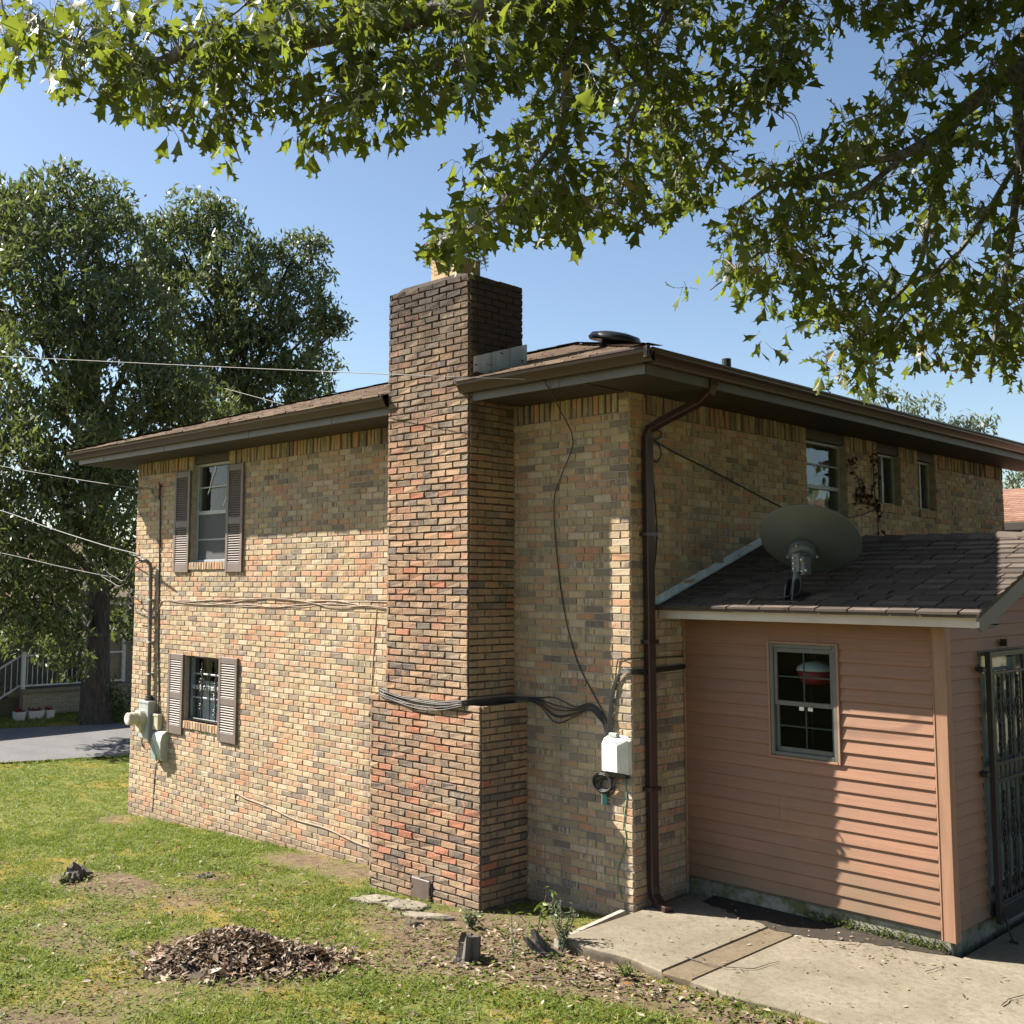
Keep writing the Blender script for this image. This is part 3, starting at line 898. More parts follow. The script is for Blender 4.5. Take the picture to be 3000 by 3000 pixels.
# courses of shingle tabs on the slope that shows
sh = MB()
nrow = 24
for i in range(nrow):
    y0 = EY0-0.015+i*0.135; y1 = y0+0.16
    f = (y0-EY0)/(R1[1]-EY0)
    xa = EX0+(R1[0]-EX0)*f; xb = EX1+(R1[0]-EX1)*f
    x = xa+random.uniform(0, 0.2)
    while x < xb-0.1:
        w = random.uniform(0.16, 0.34)
        x2 = min(x+w, xb)
        if not (CHX0-0.02 < (x+x2)/2 < CHX1+0.02 and y0 < CHB):
            t = random.uniform(0.006, 0.014)
            za = ZE+SL*(y0-EY0); zb = ZE+SL*(y1-EY0)
            dy = random.choice([0, 0, -0.012])
            sh.add([(x+.003, y0+dy, za+0.002), (x2-.003, y0+dy, za+0.002), (x2-.003, y1, zb+0.002), (x+.003, y1, zb+0.002),
                    (x+.003, y0+dy, za+t+0.006), (x2-.003, y0+dy, za+t+0.006), (x2-.003, y1, zb+0.003), (x+.003, y1, zb+0.003)],
                   [(0, 1, 5, 4), (1, 2, 6, 5), (4, 5, 6, 7), (3, 0, 4, 7)])
        x = x2
tag(sh.build('shingles', M_SHINGH, roof), kind='stuff')
# hip caps
for (a, b, n) in ((np.array([EX1, EY0, ZE]), np.array(R1), 22), (np.array([EX0, EY0, ZE]), np.array(R1), 30)):
    hp = MB()
    d = (b-a)/n
    for i in range(n):
        p = a+d*i; q = a+d*(i+1.12)
        u = np.array([d[1], -d[0], 0]); u = u/np.linalg.norm(u)*0.13
        up = np.array([0, 0, 0.032])
        hp.add([p-u+up*0.3, p+up*1.1, p+u+up*0.3, q-u+up*0.1, q+up*0.8, q+u+up*0.1], [(0, 1, 4, 3), (1, 2, 5, 4)])
    tag(hp.build('hip_cap', M_SHINGH, roof), kind='stuff')
# attic fan and vent pipe
c = np.array([-0.60, 0.58, 5.19])
mb = MB()
ax = np.array([0.22, 0.0, 1.0])
mb.lathe(c, ax, [(0.13, -0.06), (0.13, 0.08), (0.25, 0.06), (0.265, 0.085), (0.235, 0.13), (0.13, 0.155), (0.02, 0.16)], 24)
tag(mb.build('roof_vent', simple('black_fan_cowl', (0.02, 0.021, 0.024), 0.35), roof, smooth=True), 'low black domed roof fan')
mb = MB(); mb.lathe((-0.46, 2.43, 5.0), (0, 0, 1), [(0.05, -0.2), (0.05, 0.335), (0.042, 0.335), (0.04, 0.2)], 12)
mb.build('vent_pipe', M_BLACK, roof)

# ---- fascia, soffit, gutters
FO = 0.62
fx0 = -9.64
mb = MB()
mb.bbox((fx0, -FO, Z_SOF-0.004), (CHX0-0.02, -FO+0.02, 4.785), 0.003)
mb.bbox((CHX1+0.02, -FO, Z_SOF-0.004), (FO-0.0, -FO+0.02, 4.785), 0.003)
mb.bbox((FO-0.02, -FO+0.022, Z_SOF-0.004), (FO, DY+0.62, 4.785), 0.003)
mb.bbox((fx0, -FO+0.022, Z_SOF-0.004), (fx0+0.02, DY+0.62, 4.785), 0.003)
fascia = mb.build('fascia', M_FASCIA, house)
mb = MB()
mb.prism([(FO-0.05, 0), (FO+0.003, 0), (FO+0.003, 0.16), (FO-0.04, 0.16)], (0, -FO-0.004, Z_SOF-0.008), (1, 0, 0), (0, 0, 1), (0, 0.003, 0))
mb.build('corner_cover', M_FASCIA, fascia)
for x in (-8.9, -7.2, -5.2, -3.6, -0.35):
    mb = MB(); mb.box((x, -FO-0.0035, Z_SOF-0.003), (x+0.05, -FO-0.0005, 4.70)); mb.build('seam_cover', M_FASCIA, fascia)
mb = MB(); mb.box((fx0+0.021, -FO+0.021, Z_SOF+0.012), (FO-0.021, -0.001, Z_SOF+0.02)); mb.box((0.001, 0.0, Z_SOF+0.012), (FO-0.021, DY+0.6, Z_SOF+0.02))
mb.box((fx0+0.021, 0.0, Z_SOF+0.012), (LX-0.001, DY+0.6, Z_SOF+0.02))
soffit = mb.build('soffit', M_HEADER, house)
W = 0.098
def board_mesh(lx, ly):
    m1 = MB()
    m1.bbox((-lx/2+0.003, -ly/2+0.003, -0.012), (lx/2-0.003, ly/2-0.003, 0.0), 0.003)
    return m1.mesh('soffit_board')
bA = board_mesh(W, FO-0.024); bB = board_mesh(FO-0.024, W); bL = board_mesh(0.66, W)
for me_ in (bA, bB, bL): me_.materials.append(M_SOFFIT)
def put(name, me, p, parent):
    o = bpy.data.objects.new(name, me); COL.objects.link(o)
    o.parent = parent; o.matrix_parent_inverse = world_mat(parent).inverted(); o.location = p
    return o
x = LX+0.0
while x < -0.05:
    if not (CHX0-0.08 < x < CHX1+0.06): put('soffit_board', bA, (x+W/2, -(FO)/2-0.0, Z_SOF+0.010), soffit)
    x += W
y = 0.02
while y < DY+0.5:
    put('soffit_board', bB, (FO/2, y+W/2, Z_SOF+0.010), soffit); y += W
y = -0.55
while y < 1.6:
    put('soffit_board', bL, ((fx0+LX)/2+0.01, y+W/2, Z_SOF+0.010), soffit); y += W
mb = MB(); mb.bbox((0.0, -FO+0.02, Z_SOF-0.002), (FO-0.022, 0.018, Z_SOF+0.010), 0.003)
mb.build('corner_panel', M_SOFFIT, soffit)

def gutter(path_a, path_b, normal):
    """K-style gutter along a-b; normal points out from the fascia"""
    a = np.asarray(path_a, float); b = np.asarray(path_b, float); nn = np.asarray(normal, float)
    prof = [(0.0, 0.0), (0.062, 0.0), (0.070, 0.02), (0.085, 0.045), (0.108, 0.075), (0.112, 0.10), (0.124, 0.105), (0.124, 0.12), (0.112, 0.12),
            (0.100, 0.112), (0.096, 0.078), (0.074, 0.05), (0.055, 0.008), (0.006, 0.008), (0.006, 0.115), (0.0, 0.115)]
    m1 = MB()
    m1.prism(prof, a, nn, (0, 0, 1), b-a)
    return m1
GZ = 4.685
GA = -FO-0.001
gutter((fx0-0.15, GA, GZ), (CHX0-0.005, GA, GZ), (0, -1, 0)).build('gutter', M_GUTTER, house)
gutter((CHX1-0.075, GA-0.016, GZ), (FO+0.122, GA-0.016, GZ), (0, -1, 0)).build('gutter', M_GUTTER, house)
gutter((FO+0.001, GA-0.06, GZ), (FO+0.001, DY+0.75, GZ), (1, 0, 0)).build('gutter', M_GUTTER, house)
mb = MB(); mb.bbox((FO+0.085, GA-0.143, GZ+0.02), (FO+0.129, GA-0.098, GZ+0.123), 0.006)
tag(mb.build('gutter_corner', M_GUTTER, house), 'mitred corner piece of the gutter')
# downspout on the shaded wall
def rect_tube(pts, w, d, mat, name, parent, side=(0, 1, 0)):
    """rectangular pipe: width w along side, depth d across"""
    pts = [np.asarray(p, float) for p in pts]; side = np.asarray(side, float)
    m1 = MB(); V = []; n = len(pts)
    for i, p in enumerate(pts):
        t = pts[min(i+1, n-1)]-pts[max(i-1, 0)]; t /= np.linalg.norm(t)
        s = side-t*(side@t)
        if np.linalg.norm(s) < 0.2: s = np.cross(t, [1, 0, 0])
        s /= np.linalg.norm(s); u = np.cross(t, s)
        c = 0.2
        for a, b in ((-1+c, -1), (1-c, -1), (1, -1+c), (1, 1-c), (1-c, 1), (-1+c, 1), (-1, 1-c), (-1, -1+c)):
            V.append(p+s*a*w/2+u*b*d/2)
    Fs = [(i*8+k, i*8+(k+1) % 8, (i+1)*8+(k+1) % 8, (i+1)*8+k) for i in range(n-1) for k in range(8)]
    Fs += [tuple(range(8)), tuple((n-1)*8+k for k in range(8))]
    m1.add(V, Fs)
    return m1.build(name, mat, parent)
sp = [(0.62, 0.40, 4.71), (0.62, 0.40, 4.64), (0.60, 0.385, 4.57), (0.52, 0.355, 4.50), (0.18, 0.235, 4.335), (0.085, 0.205, 4.28), (0.062, 0.195, 4.20), (0.06, 0.195, 2.4), (0.06, 0.195, 0.23), (0.075, 0.19, 0.155), (0.15, 0.17, 0.085), (0.26, 0.13, 0.072)]
ds = rect_tube(sp, 0.088, 0.068, M_GUTTER, 'downspout', house, (0.25, 1, 0))
mb = MB()
for z in (3.3, 2.34, 1.05): mb.box((0.012, 0.12, z), (0.105, 0.27, z+0.035))
mb.build('strap', M_GUTTER, ds)
mb = MB()
rect_tube([(LX-0.50, 0.42, 4.64), (LX-0.49, 0.42, 4.57), (LX-0.40, 0.40, 4.47), (LX-0.06, 0.34, 4.26), (LX-0.045, 0.34, 4.0), (LX-0.045, 0.34, -0.2)], 0.1, 0.07, M_WPAINT, 'downspout', house)

# ---- windows of the house
def win_glass(which, a, b, z0, z1, rec):
    return None
def P_A(u, d, z): return (u, d, z)
def window_A(a, b, z0, z1, rec, mull, screen_lower):
    """double-hung aluminium window in wall A, recessed by rec"""
    fr = MB(); t = 0.035
    y0, y1 = rec-0.02, rec+0.06
    fr.bbox((a, y0, z0), (a+t, y1, z1)); fr.bbox((b-t, y0, z0), (b, y1, z1))
    fr.bbox((a+t, y0, z1-t), (b-t, y1, z1)); fr.bbox((a+t, y0, z0), (b-t, y1, z0+t))
    w = fr.build('window', M_ALU, house)
    zm = (z0+z1)/2
    mr = MB(); mr.bbox((a+t, y0+0.004, zm-0.025), (b-t, y1-0.01, zm+0.03)); mr.build('meeting_rail', M_ALU, w)
    for zz in mull:
        m1 = MB(); m1.bbox((a+t, y0+0.012, zz-0.011), (b-t, y0+0.035, zz+0.011)); m1.build('muntin', M_ALU, w)
    for (c0_, c1_, yy) in ((z0+t, zm-0.025, rec+0.012), (zm+0.03, z1-t, rec+0.03)):
        g = MB(); g.box((a+t, yy, c0_), (b-t, yy+0.004, c1_)); g.build('pane', M_GLASS, w)
    if screen_lower:
        g = MB(); g.box((a+t, rec-0.006, z0+t), (b-t, rec-0.004, zm-0.02)); g.build('insect_screen', M_SCREEN, w)
    return w
def curtain(name, mat, parent, axis, w, a, b, z0, z1, folds=7, amp=0.02):
    m1 = MB(); n = folds*6; V = []
    for i in range(n+1):
        u = a+(b-a)*i/n; d = amp*math.sin(i/6*2*math.pi)+amp*0.4*math.sin(i*1.7)
        for z in (z0, z1):
            V.append((u, w+d, z) if axis == 'A' else (w+d, u, z))
    m1.add(V, [(2*i, 2*i+2, 2*i+3, 2*i+1) for i in range(n)])
    return m1.build(name, mat, parent, smooth=True)
w1 = window_A(-7.42, -6.51, 3.136, 4.50, 0.10, [3.45, 4.17], True)
tag(w1, 'upper aluminium sash window with dark purple and sheer curtains')
curtain('curtain', M_CLOTHP, w1, 'A', 0.24, -7.42, -6.98, 3.1, 4.5)
curtain('curtain', M_CLOTHG, w1, 'A', 0.25, -6.97, -6.5, 3.1, 4.5)
curtain('curtain', M_CLOTHW, w1, 'A', 0.205, -7.42, -6.5, 3.1, 3.75, 9, 0.012)
# peeling tape on the upper panes
mb = MB()
for pl, wd in (([(-7.03, 4.46), (-7.06, 4.38), (-7.14, 4.27), (-7.17, 4.17), (-7.22, 4.08)], 0.013), ([(-6.74, 4.05), (-6.83, 3.90)], 0.008)):
    for p, q in zip(pl[:-1], pl[1:]):
        mb.add([(p[0]-wd, 0.125, p[1]), (p[0]+wd, 0.125, p[1]), (q[0]+wd, 0.125, q[1]), (q[0]-wd, 0.125, q[1])], [(0, 1, 2, 3)])
tag(mb.build('tape', M_WPAINT, w1), 'strips of pale tape on the glass')
mb = MB(); mb.bbox((-7.419, 0.03, 4.501), (-6.511, 0.09, 4.622)); mb.build('header_board', M_HEADER, w1)
w2 = window_A(-7.48, -6.60, 0.986, 1.882, 0.10, [1.30, 1.62], False)
tag(w2, 'lower sash window behind wrought iron scrolls')
curtain('curtain', M_CLOTHW, w2, 'A', 0.19, -7.47, -6.6, 0.98, 1.52, 5, 0.012)
curtain('curtain', M_CLOTHG, w2, 'A', 0.24, -7.0, -6.6, 1.5, 1.88, 4, 0.012)
# wrought iron guard on the lower window
def scroll(cx, cz, r, a0, turns, sgn):
    pts = []
    n = int(14*abs(turns))+2
    for i in range(n+1):
        t = i/n
        rr = r*(1-0.72*t); an = a0+sgn*turns*2*math.pi*t
        pts.append((cx+rr*math.cos(an), cz+rr*math.sin(an)))
    return pts
gd = MB(); gy = 0.055
for xx in (-7.30, -7.12, -6.94, -6.78, -6.64):
    gd.tube([(xx, gy, 1.0), (xx, gy, 1.85)], 0.007, 6)
gd.bbox((-7.44, gy-0.01, 1.835), (-6.60, gy+0.01, 1.862)); gd.bbox((-7.44, gy-0.01, 1.005), (-6.60, gy+0.01, 1.03)); gd.bbox((-7.45, gy-0.01, 1.005), (-7.43, gy+0.01, 1.862))
def ornament(cx, z0, h, cs):
    for sg in (-1, 1):
        for (f, r) in ((0.18, 0.065), (0.52, 0.07), (0.66, 0.07), (0.84, 0.05)):
            pts = scroll(sg*r*0.62, 0, r*0.55*1.15, math.pi/2 if f in (0.18, 0.52) else -math.pi/2, 1.15, sg if f in (0.18, 0.52) else -sg)
            cs([(cx+px, z0+f*h+pz) for px, pz in pts])
        for fa, fb in ((0.42, 0.74),):
            cs([(cx+sg*0.085*math.sin(math.pi*t), z0+h*(fa+(fb-fa)*t)) for t in np.linspace(0, 1, 12)])
    cs([(cx, z0), (cx, z0+h)], 0.008)
    for f in (0.04, 0.12, 0.25, 0.40, 0.6, 0.76, 0.90, 0.98):
        cs([(cx, z0+f*h-0.012), (cx, z0+f*h+0.012)], 0.014)
def csA(pts, r=0.0052): gd.tube([(p[0], gy-0.012, p[1]) for p in pts], r, 5)
ornament(-7.12, 1.06, 0.72, csA); ornament(-6.78, 1.04, 0.55, csA)
gd.build('iron_guard', M_BLACK, w2)
mb = MB(); mb.bbox((-7.479, -0.0, 1.862), (-6.601, 0.05, 1.884)); mb.build('head_flashing', M_HEADER, w2)

# shutters: frame, rails and every slat
def shutter(x0, x1, z0, z1, label):
    fr = MB(); st = 0.055; yf, yb = -0.042, -0.008
    fr.bbox((x0, yf, z0), (x0+st, yb, z1), 0.004); fr.bbox((x1-st, yf, z0), (x1, yb, z1), 0.004)
    zt, zm, zb = z1-0.085, z0+(z1-z0)*0.47, z0+0.12
    fr.bbox((x0+st, yf+0.003, zt), (x1-st, yb, z1), 0.004)
    fr.bbox((x0+st, yf+0.003, zm-0.04), (x1-st, yb, zm+0.055), 0.004)
    fr.bbox((x0+st, yf+0.003, z0), (x1-st, yb, zb), 0.004)
    fr.box((x0+0.01, yb-0.004, z0+0.01), (x1-0.01, yb+0.004, z1-0.01))
    s = fr.build('shutter', M_SHUT, house)
    tag(s, label)
    sl = MB(); hw = (x1-x0)/2-st-0.001
    sl.add([(-hw, 0.012, -0.004), (hw, 0.012, -0.004), (hw, 0.012, 0.021), (-hw, 0.012, 0.021), (-hw, -0.014, -0.008), (hw, -0.014, -0.008), (hw, -0.014, -0.003), (-hw, -0.014, -0.003)],
           [(0, 1, 5, 4), (4, 5, 6, 7), (7, 6, 2, 3), (0, 4, 7, 3), (1, 2, 6, 5)])
    me_ = sl.mesh('slat'); me_.materials.append(M_SHUT)
    for a, b in ((zb, zm-0.04), (zm+0.055, zt)):
        n = int((b-a)/0.031)
        for i in range(n):
            put('slat', me_, ((x0+x1)/2, -0.026, a+(i+0.45)*(b-a)/n), s)
shutter(-7.835, -7.425, 3.00, 4.41, 'brown louvred shutter, upper window, next to the meter side')
shutter(-6.505, -6.115, 3.00, 4.42, 'brown louvred shutter, upper window, next to the chimney side')
shutter(-7.875, -7.485, 0.785, 1.875, 'brown louvred shutter, lower window, next to the meter side')
shutter(-6.595, -6.165, 0.80, 1.89, 'brown louvred shutter, lower window, next to the chimney side')

def window_B(a, b, z0, z1, rec, mull_z, mull_y, label, rail):
    t = 0.03; x0, x1 = -rec-0.05, -rec+0.02
    fr = MB()
    fr.bbox((x0, a, z0), (x1, a+t, z1)); fr.bbox((x0, b-t, z0), (x1, b, z1)); fr.bbox((x0, a+t, z1-t), (x1, b-t, z1)); fr.bbox((x0, a+t, z0), (x1, b-t, z0+t))
    w = fr.build('window', M_ALU, house); tag(w, label)
    for zz in mull_z:
        m1 = MB(); m1.bbox((x1-0.03, a+t, zz-0.010), (x1-0.008, b-t, zz+0.010)); m1.build('muntin', M_ALU, w)
    if rail:
        m1 = MB(); m1.bbox((x0, a+t, rail-0.02), (x1-0.004, b-t, rail+0.025)); m1.build('meeting_rail', M_ALU, w)
    for yy in mull_y:
        m1 = MB(); m1.bbox((x0, yy-0.022, z0+t), (x1-0.002, yy+0.022, z1-t)); m1.build('mullion', M_ALU, w)
    g = MB(); g.box((-rec-0.012, a+t, z0+t), (-rec-0.008, b-t, z1-t)); g.build('pane', M_GLASS, w)
    m1 = MB(); m1.bbox((-0.09, a+0.001, z1+0.001), (-0.02, b-0.001, Z_SOF+0.01)); m1.build('header_board', M_HEADER, w)
    return w
wb = window_B(3.28, 4.24, 3.46, 4.50, 0.10, [3.72, 4.24], [], 'tall sash window behind the dish with pale curtains', 3.98)
curtain('curtain', M_CLOTHG, wb, 'B', -0.22, 3.28, 3.86, 3.4, 4.5)
curtain('curtain', M_CLOTHW, wb, 'B', -0.24, 3.98, 4.24, 3.4, 3.98, 4)
wc = window_B(5.05, 5.71, 3.866, 4.50, 0.10, [], [5.38], 'small slider window beside the dead vine', None)
curtain('curtain', simple('teal_blind', (0.07, 0.10, 0.11), 0.8), wc, 'B', -0.2, 5.05, 5.7, 3.85, 4.5)
wd_ = window_B(6.23, 6.79, 3.856, 4.50, 0.10, [], [6.51], 'smallest slider window, farthest along the shaded wall', None)
curtain('curtain', simple('grey_blind', (0.06, 0.075, 0.08), 0.8), wd_, 'B', -0.2, 6.23, 6.8, 3.85, 4.5)
# ---------------------------------------------------------------- the sided porch
PY, PX = 0.805, 2.385
porch = thing('enclosed_porch', 'small pinkish-brown vinyl-sided porch joined to the brick house', 'porch', (1.2, 2.4, 0.0))
mb = MB()
mb.bbox((0.008, PY+0.025, -0.25), (PX-0.03, PY+0.16, 0.195), 0.01); mb.bbox((PX-0.17, PY+0.16, -0.25), (PX-0.03, 4.4, 0.195), 0.01)
mb.build('foundation', M_FOUND, porch)
WX0, WX1, WZ0, WZ1 = 0.90, 1.512, 1.402, 2.36
# sheathing with the window hole and the door hole
sh = MB()
for a, b, c, d in ((0.004, WX0, 0.20, 2.60), (WX0, WX1, 0.20, WZ0), (WX0, WX1, WZ1, 2.60), (WX1, PX-0.02, 0.20, 2.60)):
    sh.box((a, PY+0.004, c), (b, PY+0.10, d))
sh.box((PX-0.10, PY+0.10, 0.20), (PX-0.004, 1.50, 2.60)); sh.box((PX-0.10, 1.50, 2.36), (PX-0.004, 2.55, 2.60)); sh.box((PX-0.10, 2.55, 0.2), (PX-0.004, 4.0, 2.60))
sh.prism([(PY+0.1, 2.602), (4.0, 2.602), (2.4, roof_p(2.4)-0.10), (PY+0.1, roof_p(PY+0.1)-0.10)], (PX-0.10, 0, 0), (0, 1, 0), (0, 0, 1), (0.09, 0, 0))
sh.build('sheathing', M_NDARK, porch)
EXPO = 0.1058
zt = 2.545
rowi = 0
def plank_mesh(L, h=EXPO):
    m1 = MB()
    m1.add([(0, 0.003, h+0.008), (L, 0.003, h+0.008), (L, -0.002, h), (0, -0.002, h), (L, -0.021, 0.007), (0, -0.021, 0.007), (L, -0.017, 0), (0, -0.017, 0), (L, 0.003, 0), (0, 0.003, 0)],
           [(0, 3, 2, 1), (3, 5, 4, 2), (5, 7, 6, 4), (7, 9, 8, 6), (0, 9, 7, 5, 3), (1, 2, 4, 6, 8)])
    return m1.mesh('siding_plank')
cache = {}
def plank(x0, x1, z):
    L = round(x1-x0, 4)
    if L not in cache:
        cache[L] = plank_mesh(L); cache[L].materials.append(M_SIDING)
    put('siding_plank', cache[L], (x0, PY+random.uniform(-.001, .001), z+random.uniform(-.0015, .0015)), porch)
z = 2.545-EXPO
while z > 0.15:
    x0, x1 = 0.03, PX-0.095
    if z+EXPO > WZ0-0.02 and z < WZ1+0.0:
        if z+EXPO > WZ1+0.03 or z < WZ0-0.06:
            plank(x0, x1, z)
        else:
            plank(x0, WX0-0.018, z); plank(WX1+0.018, x1, z)
    elif rowi in (14, 15):
        plank(x0, 0.955, z); plank(0.957, x1, z)
    else:
        plank(x0, x1, z)
    rowi += 1
    z -= EXPO
# planks of the side wall, facing away from the sun
cacheS = {}
def splank(y0, y1, z):
    L = round(y1-y0, 4)
    if L not in cacheS:
        m1 = MB()
        h = EXPO
        m1.add([(-0.003, 0, h+0.008), (-0.003, L, h+0.008), (0.002, L, h), (0.002, 0, h), (0.021, L, 0.007), (0.021, 0, 0.007), (0.017, L, 0), (0.017, 0, 0), (-0.003, L, 0), (-0.003, 0, 0)],
               [(0, 3, 2, 1), (3, 5, 4, 2), (5, 7, 6, 4), (7, 9, 8, 6), (0, 9, 7, 5, 3), (1, 2, 4, 6, 8)])
        me_ = m1.mesh('siding_plank'); me_.materials.append(M_SIDING); cacheS[L] = me_
    put('siding_plank', cacheS[L], (PX, y0, z), porch)
z = 2.545-EXPO+3*EXPO
while z > 0.15:
    a = PY+0.085
    ylim = 2.9
    if z > 2.50: a = PY+0.085+(z-2.50)/0.32
    if z+EXPO > 2.34: splank(a, ylim, z)
    else: splank(a, 1.47, z)
    z -= EXPO
mb = MB()
mb.bbox((PX-0.09, PY-0.026, 0.155), (PX+0.02, PY+0.0, 2.555), 0.003); mb.bbox((PX+0.0, PY+0.001, 0.155), (PX+0.021, PY+0.08, 2.60), 0.003)
mb.bbox((PX-0.082, PY-0.031, 0.156), (PX-0.075, PY-0.025, 2.554), 0.002)
mb.build('corner_post', M_POST, porch)
mb = MB(); mb.bbox((0.012, PY-0.022, 0.16), (0.03, PY+0.0, 2.555), 0.003); mb.build('edge_trim', M_POST, porch)
mb = MB(); mb.bbox((0.03, PY-0.024, 2.548), (PX+0.02, PY+0.004, 2.60), 0.003); mb.build('frieze_trim', M_POST, porch)
# window
tr = MB(); t = 0.017
tr.bbox((WX0-0.02, PY-0.034, WZ0-0.02), (WX0, PY, WZ1+0.02), 0.003); tr.bbox((WX1, PY-0.034, WZ0-0.02), (WX1+0.02, PY, WZ1+0.02), 0.003)
tr.bbox((WX0, PY-0.034, WZ1), (WX1, PY, WZ1+0.02), 0.003); tr.bbox((WX0, PY-0.038, WZ0-0.02), (WX1, PY, WZ0), 0.003)
pw = tr.build('window', M_POST, porch); tag(pw, 'vinyl double-hung window with brown trim')
vf = MB(); q = 0.035
vf.bbox((WX0, PY-0.026, WZ0), (WX0+q, PY+0.07, WZ1)); vf.bbox((WX1-q, PY-0.026, WZ0), (WX1, PY+0.07, WZ1))
vf.bbox((WX0+q, PY-0.026, WZ1-q), (WX1-q, PY+0.07, WZ1)); vf.bbox((WX0+q, PY-0.026, WZ0), (WX1-q, PY+0.07, WZ0+q))
vf.build('frame', M_VINYL, pw)
zm = WZ0+0.47*(WZ1-WZ0)
for (a, b, yy) in ((WZ0+q, zm+0.02, PY+0.008), (zm-0.02, WZ1-q, PY-0.012)):
    s = MB(); k = 0.03
    s.bbox((WX0+q, yy, a), (WX0+q+k, yy+0.025, b), 0.003); s.bbox((WX1-q-k, yy, a), (WX1-q, yy+0.025, b), 0.003)
    s.bbox((WX0+q+k, yy, b-0.038), (WX1-q-k, yy+0.025, b), 0.003); s.bbox((WX0+q+k, yy, a), (WX1-q-k, yy+0.025, a+0.04), 0.003)
    so = s.build('sash', M_VINYL, pw)
    g = MB(); g.box((WX0+q+k, yy+0.011, a+0.04), (WX1-q-k, yy+0.015, b-0.038)); g.build('pane', M_GLASS, pw)
    gm = MB(); xm = (WX0+WX1)/2; zc_ = (a+b)/2
    gm.box((xm-0.006, yy+0.0165, a+0.04), (xm+0.006, yy+0.022, b-0.038)); gm.box((WX0+q+k, yy+0.0168, zc_-0.006), (WX1-q-k, yy+0.0217, zc_+0.006))
    gm.build('grille', M_VINYL, pw)
lt = MB()
for xx in (1.155, 1.235): lt.bbox((xx, PY+0.0, zm-0.055), (xx+0.045, PY+0.007, zm-0.022), 0.003)
lt.build('latch', M_WHITE, pw)
# room behind: back wall and floor
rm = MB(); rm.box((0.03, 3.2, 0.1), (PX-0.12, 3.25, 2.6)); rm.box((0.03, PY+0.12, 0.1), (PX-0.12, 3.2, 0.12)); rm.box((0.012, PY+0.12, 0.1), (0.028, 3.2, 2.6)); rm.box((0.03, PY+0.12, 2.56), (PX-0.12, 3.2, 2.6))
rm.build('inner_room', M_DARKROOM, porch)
# red and white shape added inside in place of a reflection in the pane
LPX, LPY = 1.19, 1.05
lp = thing('reflection_prop', 'red and white round shape standing in for a reflection in the porch window', 'reflection', (1.22, 1.35, 2.2))
m1 = MB(); m1.lathe((LPX, LPY, 2.125), (0, 0, 1), [(0.165, 0.0), (0.155, 0.03), (0.10, 0.065), (0.015, 0.085)], 20); m1.build('shade', M_WHITE, lp, smooth=True)  # white upper part of the reflection stand-in
m1 = MB(); m1.lathe((LPX, LPY, 2.01), (0, 0, 1), [(0.09, 0.0), (0.135, 0.03), (0.16, 0.112)], 20); m1.build('prop_bowl', M_RED, lp, smooth=True)
m1 = MB(); m1.tube([(LPX, LPY, 2.21), (LPX, LPY, 2.555)], 0.004, 5); m1.build('prop_cord', M_BLACK, lp)

# roof
RY, RZ = 2.40, roof_p(2.40)
XR = 2.83
mb = MB()
yb = 2*RY-0.329
mb.add([(0.0, 0.345, roof_p(0.345)-0.035), (XR, 0.345, roof_p(0.345)-0.035), (XR, RY, RZ-0.035), (0.0, RY, RZ-0.035),
        (0.0, 0.345, roof_p(0.345)-0.008), (XR, 0.345, roof_p(0.345)-0.008), (XR, RY, RZ-0.008), (0.0, RY, RZ-0.008),
        (0.0, yb, roof_p(0.345)-0.035), (XR, yb, roof_p(0.345)-0.035), (0.0, yb, roof_p(0.345)-0.008), (XR, yb, roof_p(0.345)-0.008)],
       [(0, 1, 2, 3), (4, 5, 6, 7), (0, 1, 5, 4), (1, 2, 6, 5), (3, 0, 4, 7), (3, 2, 9, 8), (7, 6, 11, 10), (8, 9, 11, 10), (2, 9, 11, 6)], 0.3)
proof = mb.build('roof', M_SHING, porch); tag(proof, 'low gable roof of grey-brown architectural shingles')
ROWS = 15
dy = (RY-0.06-0.325)/ROWS
ang = math.atan(0.3213)
for i in range(ROWS):
    y0 = 0.325+i*dy; y1 = y0+dy*1.25
    x = 0.015 - random.uniform(0, 0.15)
    while x < XR-0.02:
        w = random.choice([0.17, 0.23, 0.27, 0.31, 0.36])
        x2 = min(x+w, XR+0.012)
        x1_ = max(x, 0.015)
        if x2-x1_ > 0.03:
            m1 = MB(); t = random.uniform(0.010, 0.018); dd = random.choice([0, 0, -0.008, 0.006])
            za, zb = roof_p(y0+dd), roof_p(y1)
            cv = random.uniform(0, 0.004)
            m1.add([(x1_+.006, y0+dd, za-0.004), (x2-.006, y0+dd, za-0.004), (x2-.006, y1, zb-0.006), (x1_+.006, y1, zb-0.006),
                    (x1_+.006, y0+dd, za+t), (x2-.006, y0+dd, za+t+cv), (x2-.006, y1, zb-0.003), (x1_+.006, y1, zb-0.003)],
                   [(1, 2, 6, 5), (4, 5, 6, 7), (3, 0, 4, 7), (2, 3, 7, 6)])
            m1.f.append([0, 1, 5, 4]); m1.r.append(0.0); m1.q.append(0.5)
            m1.build('shingle', M_SHING, proof)
        x = x2
x = 0.02
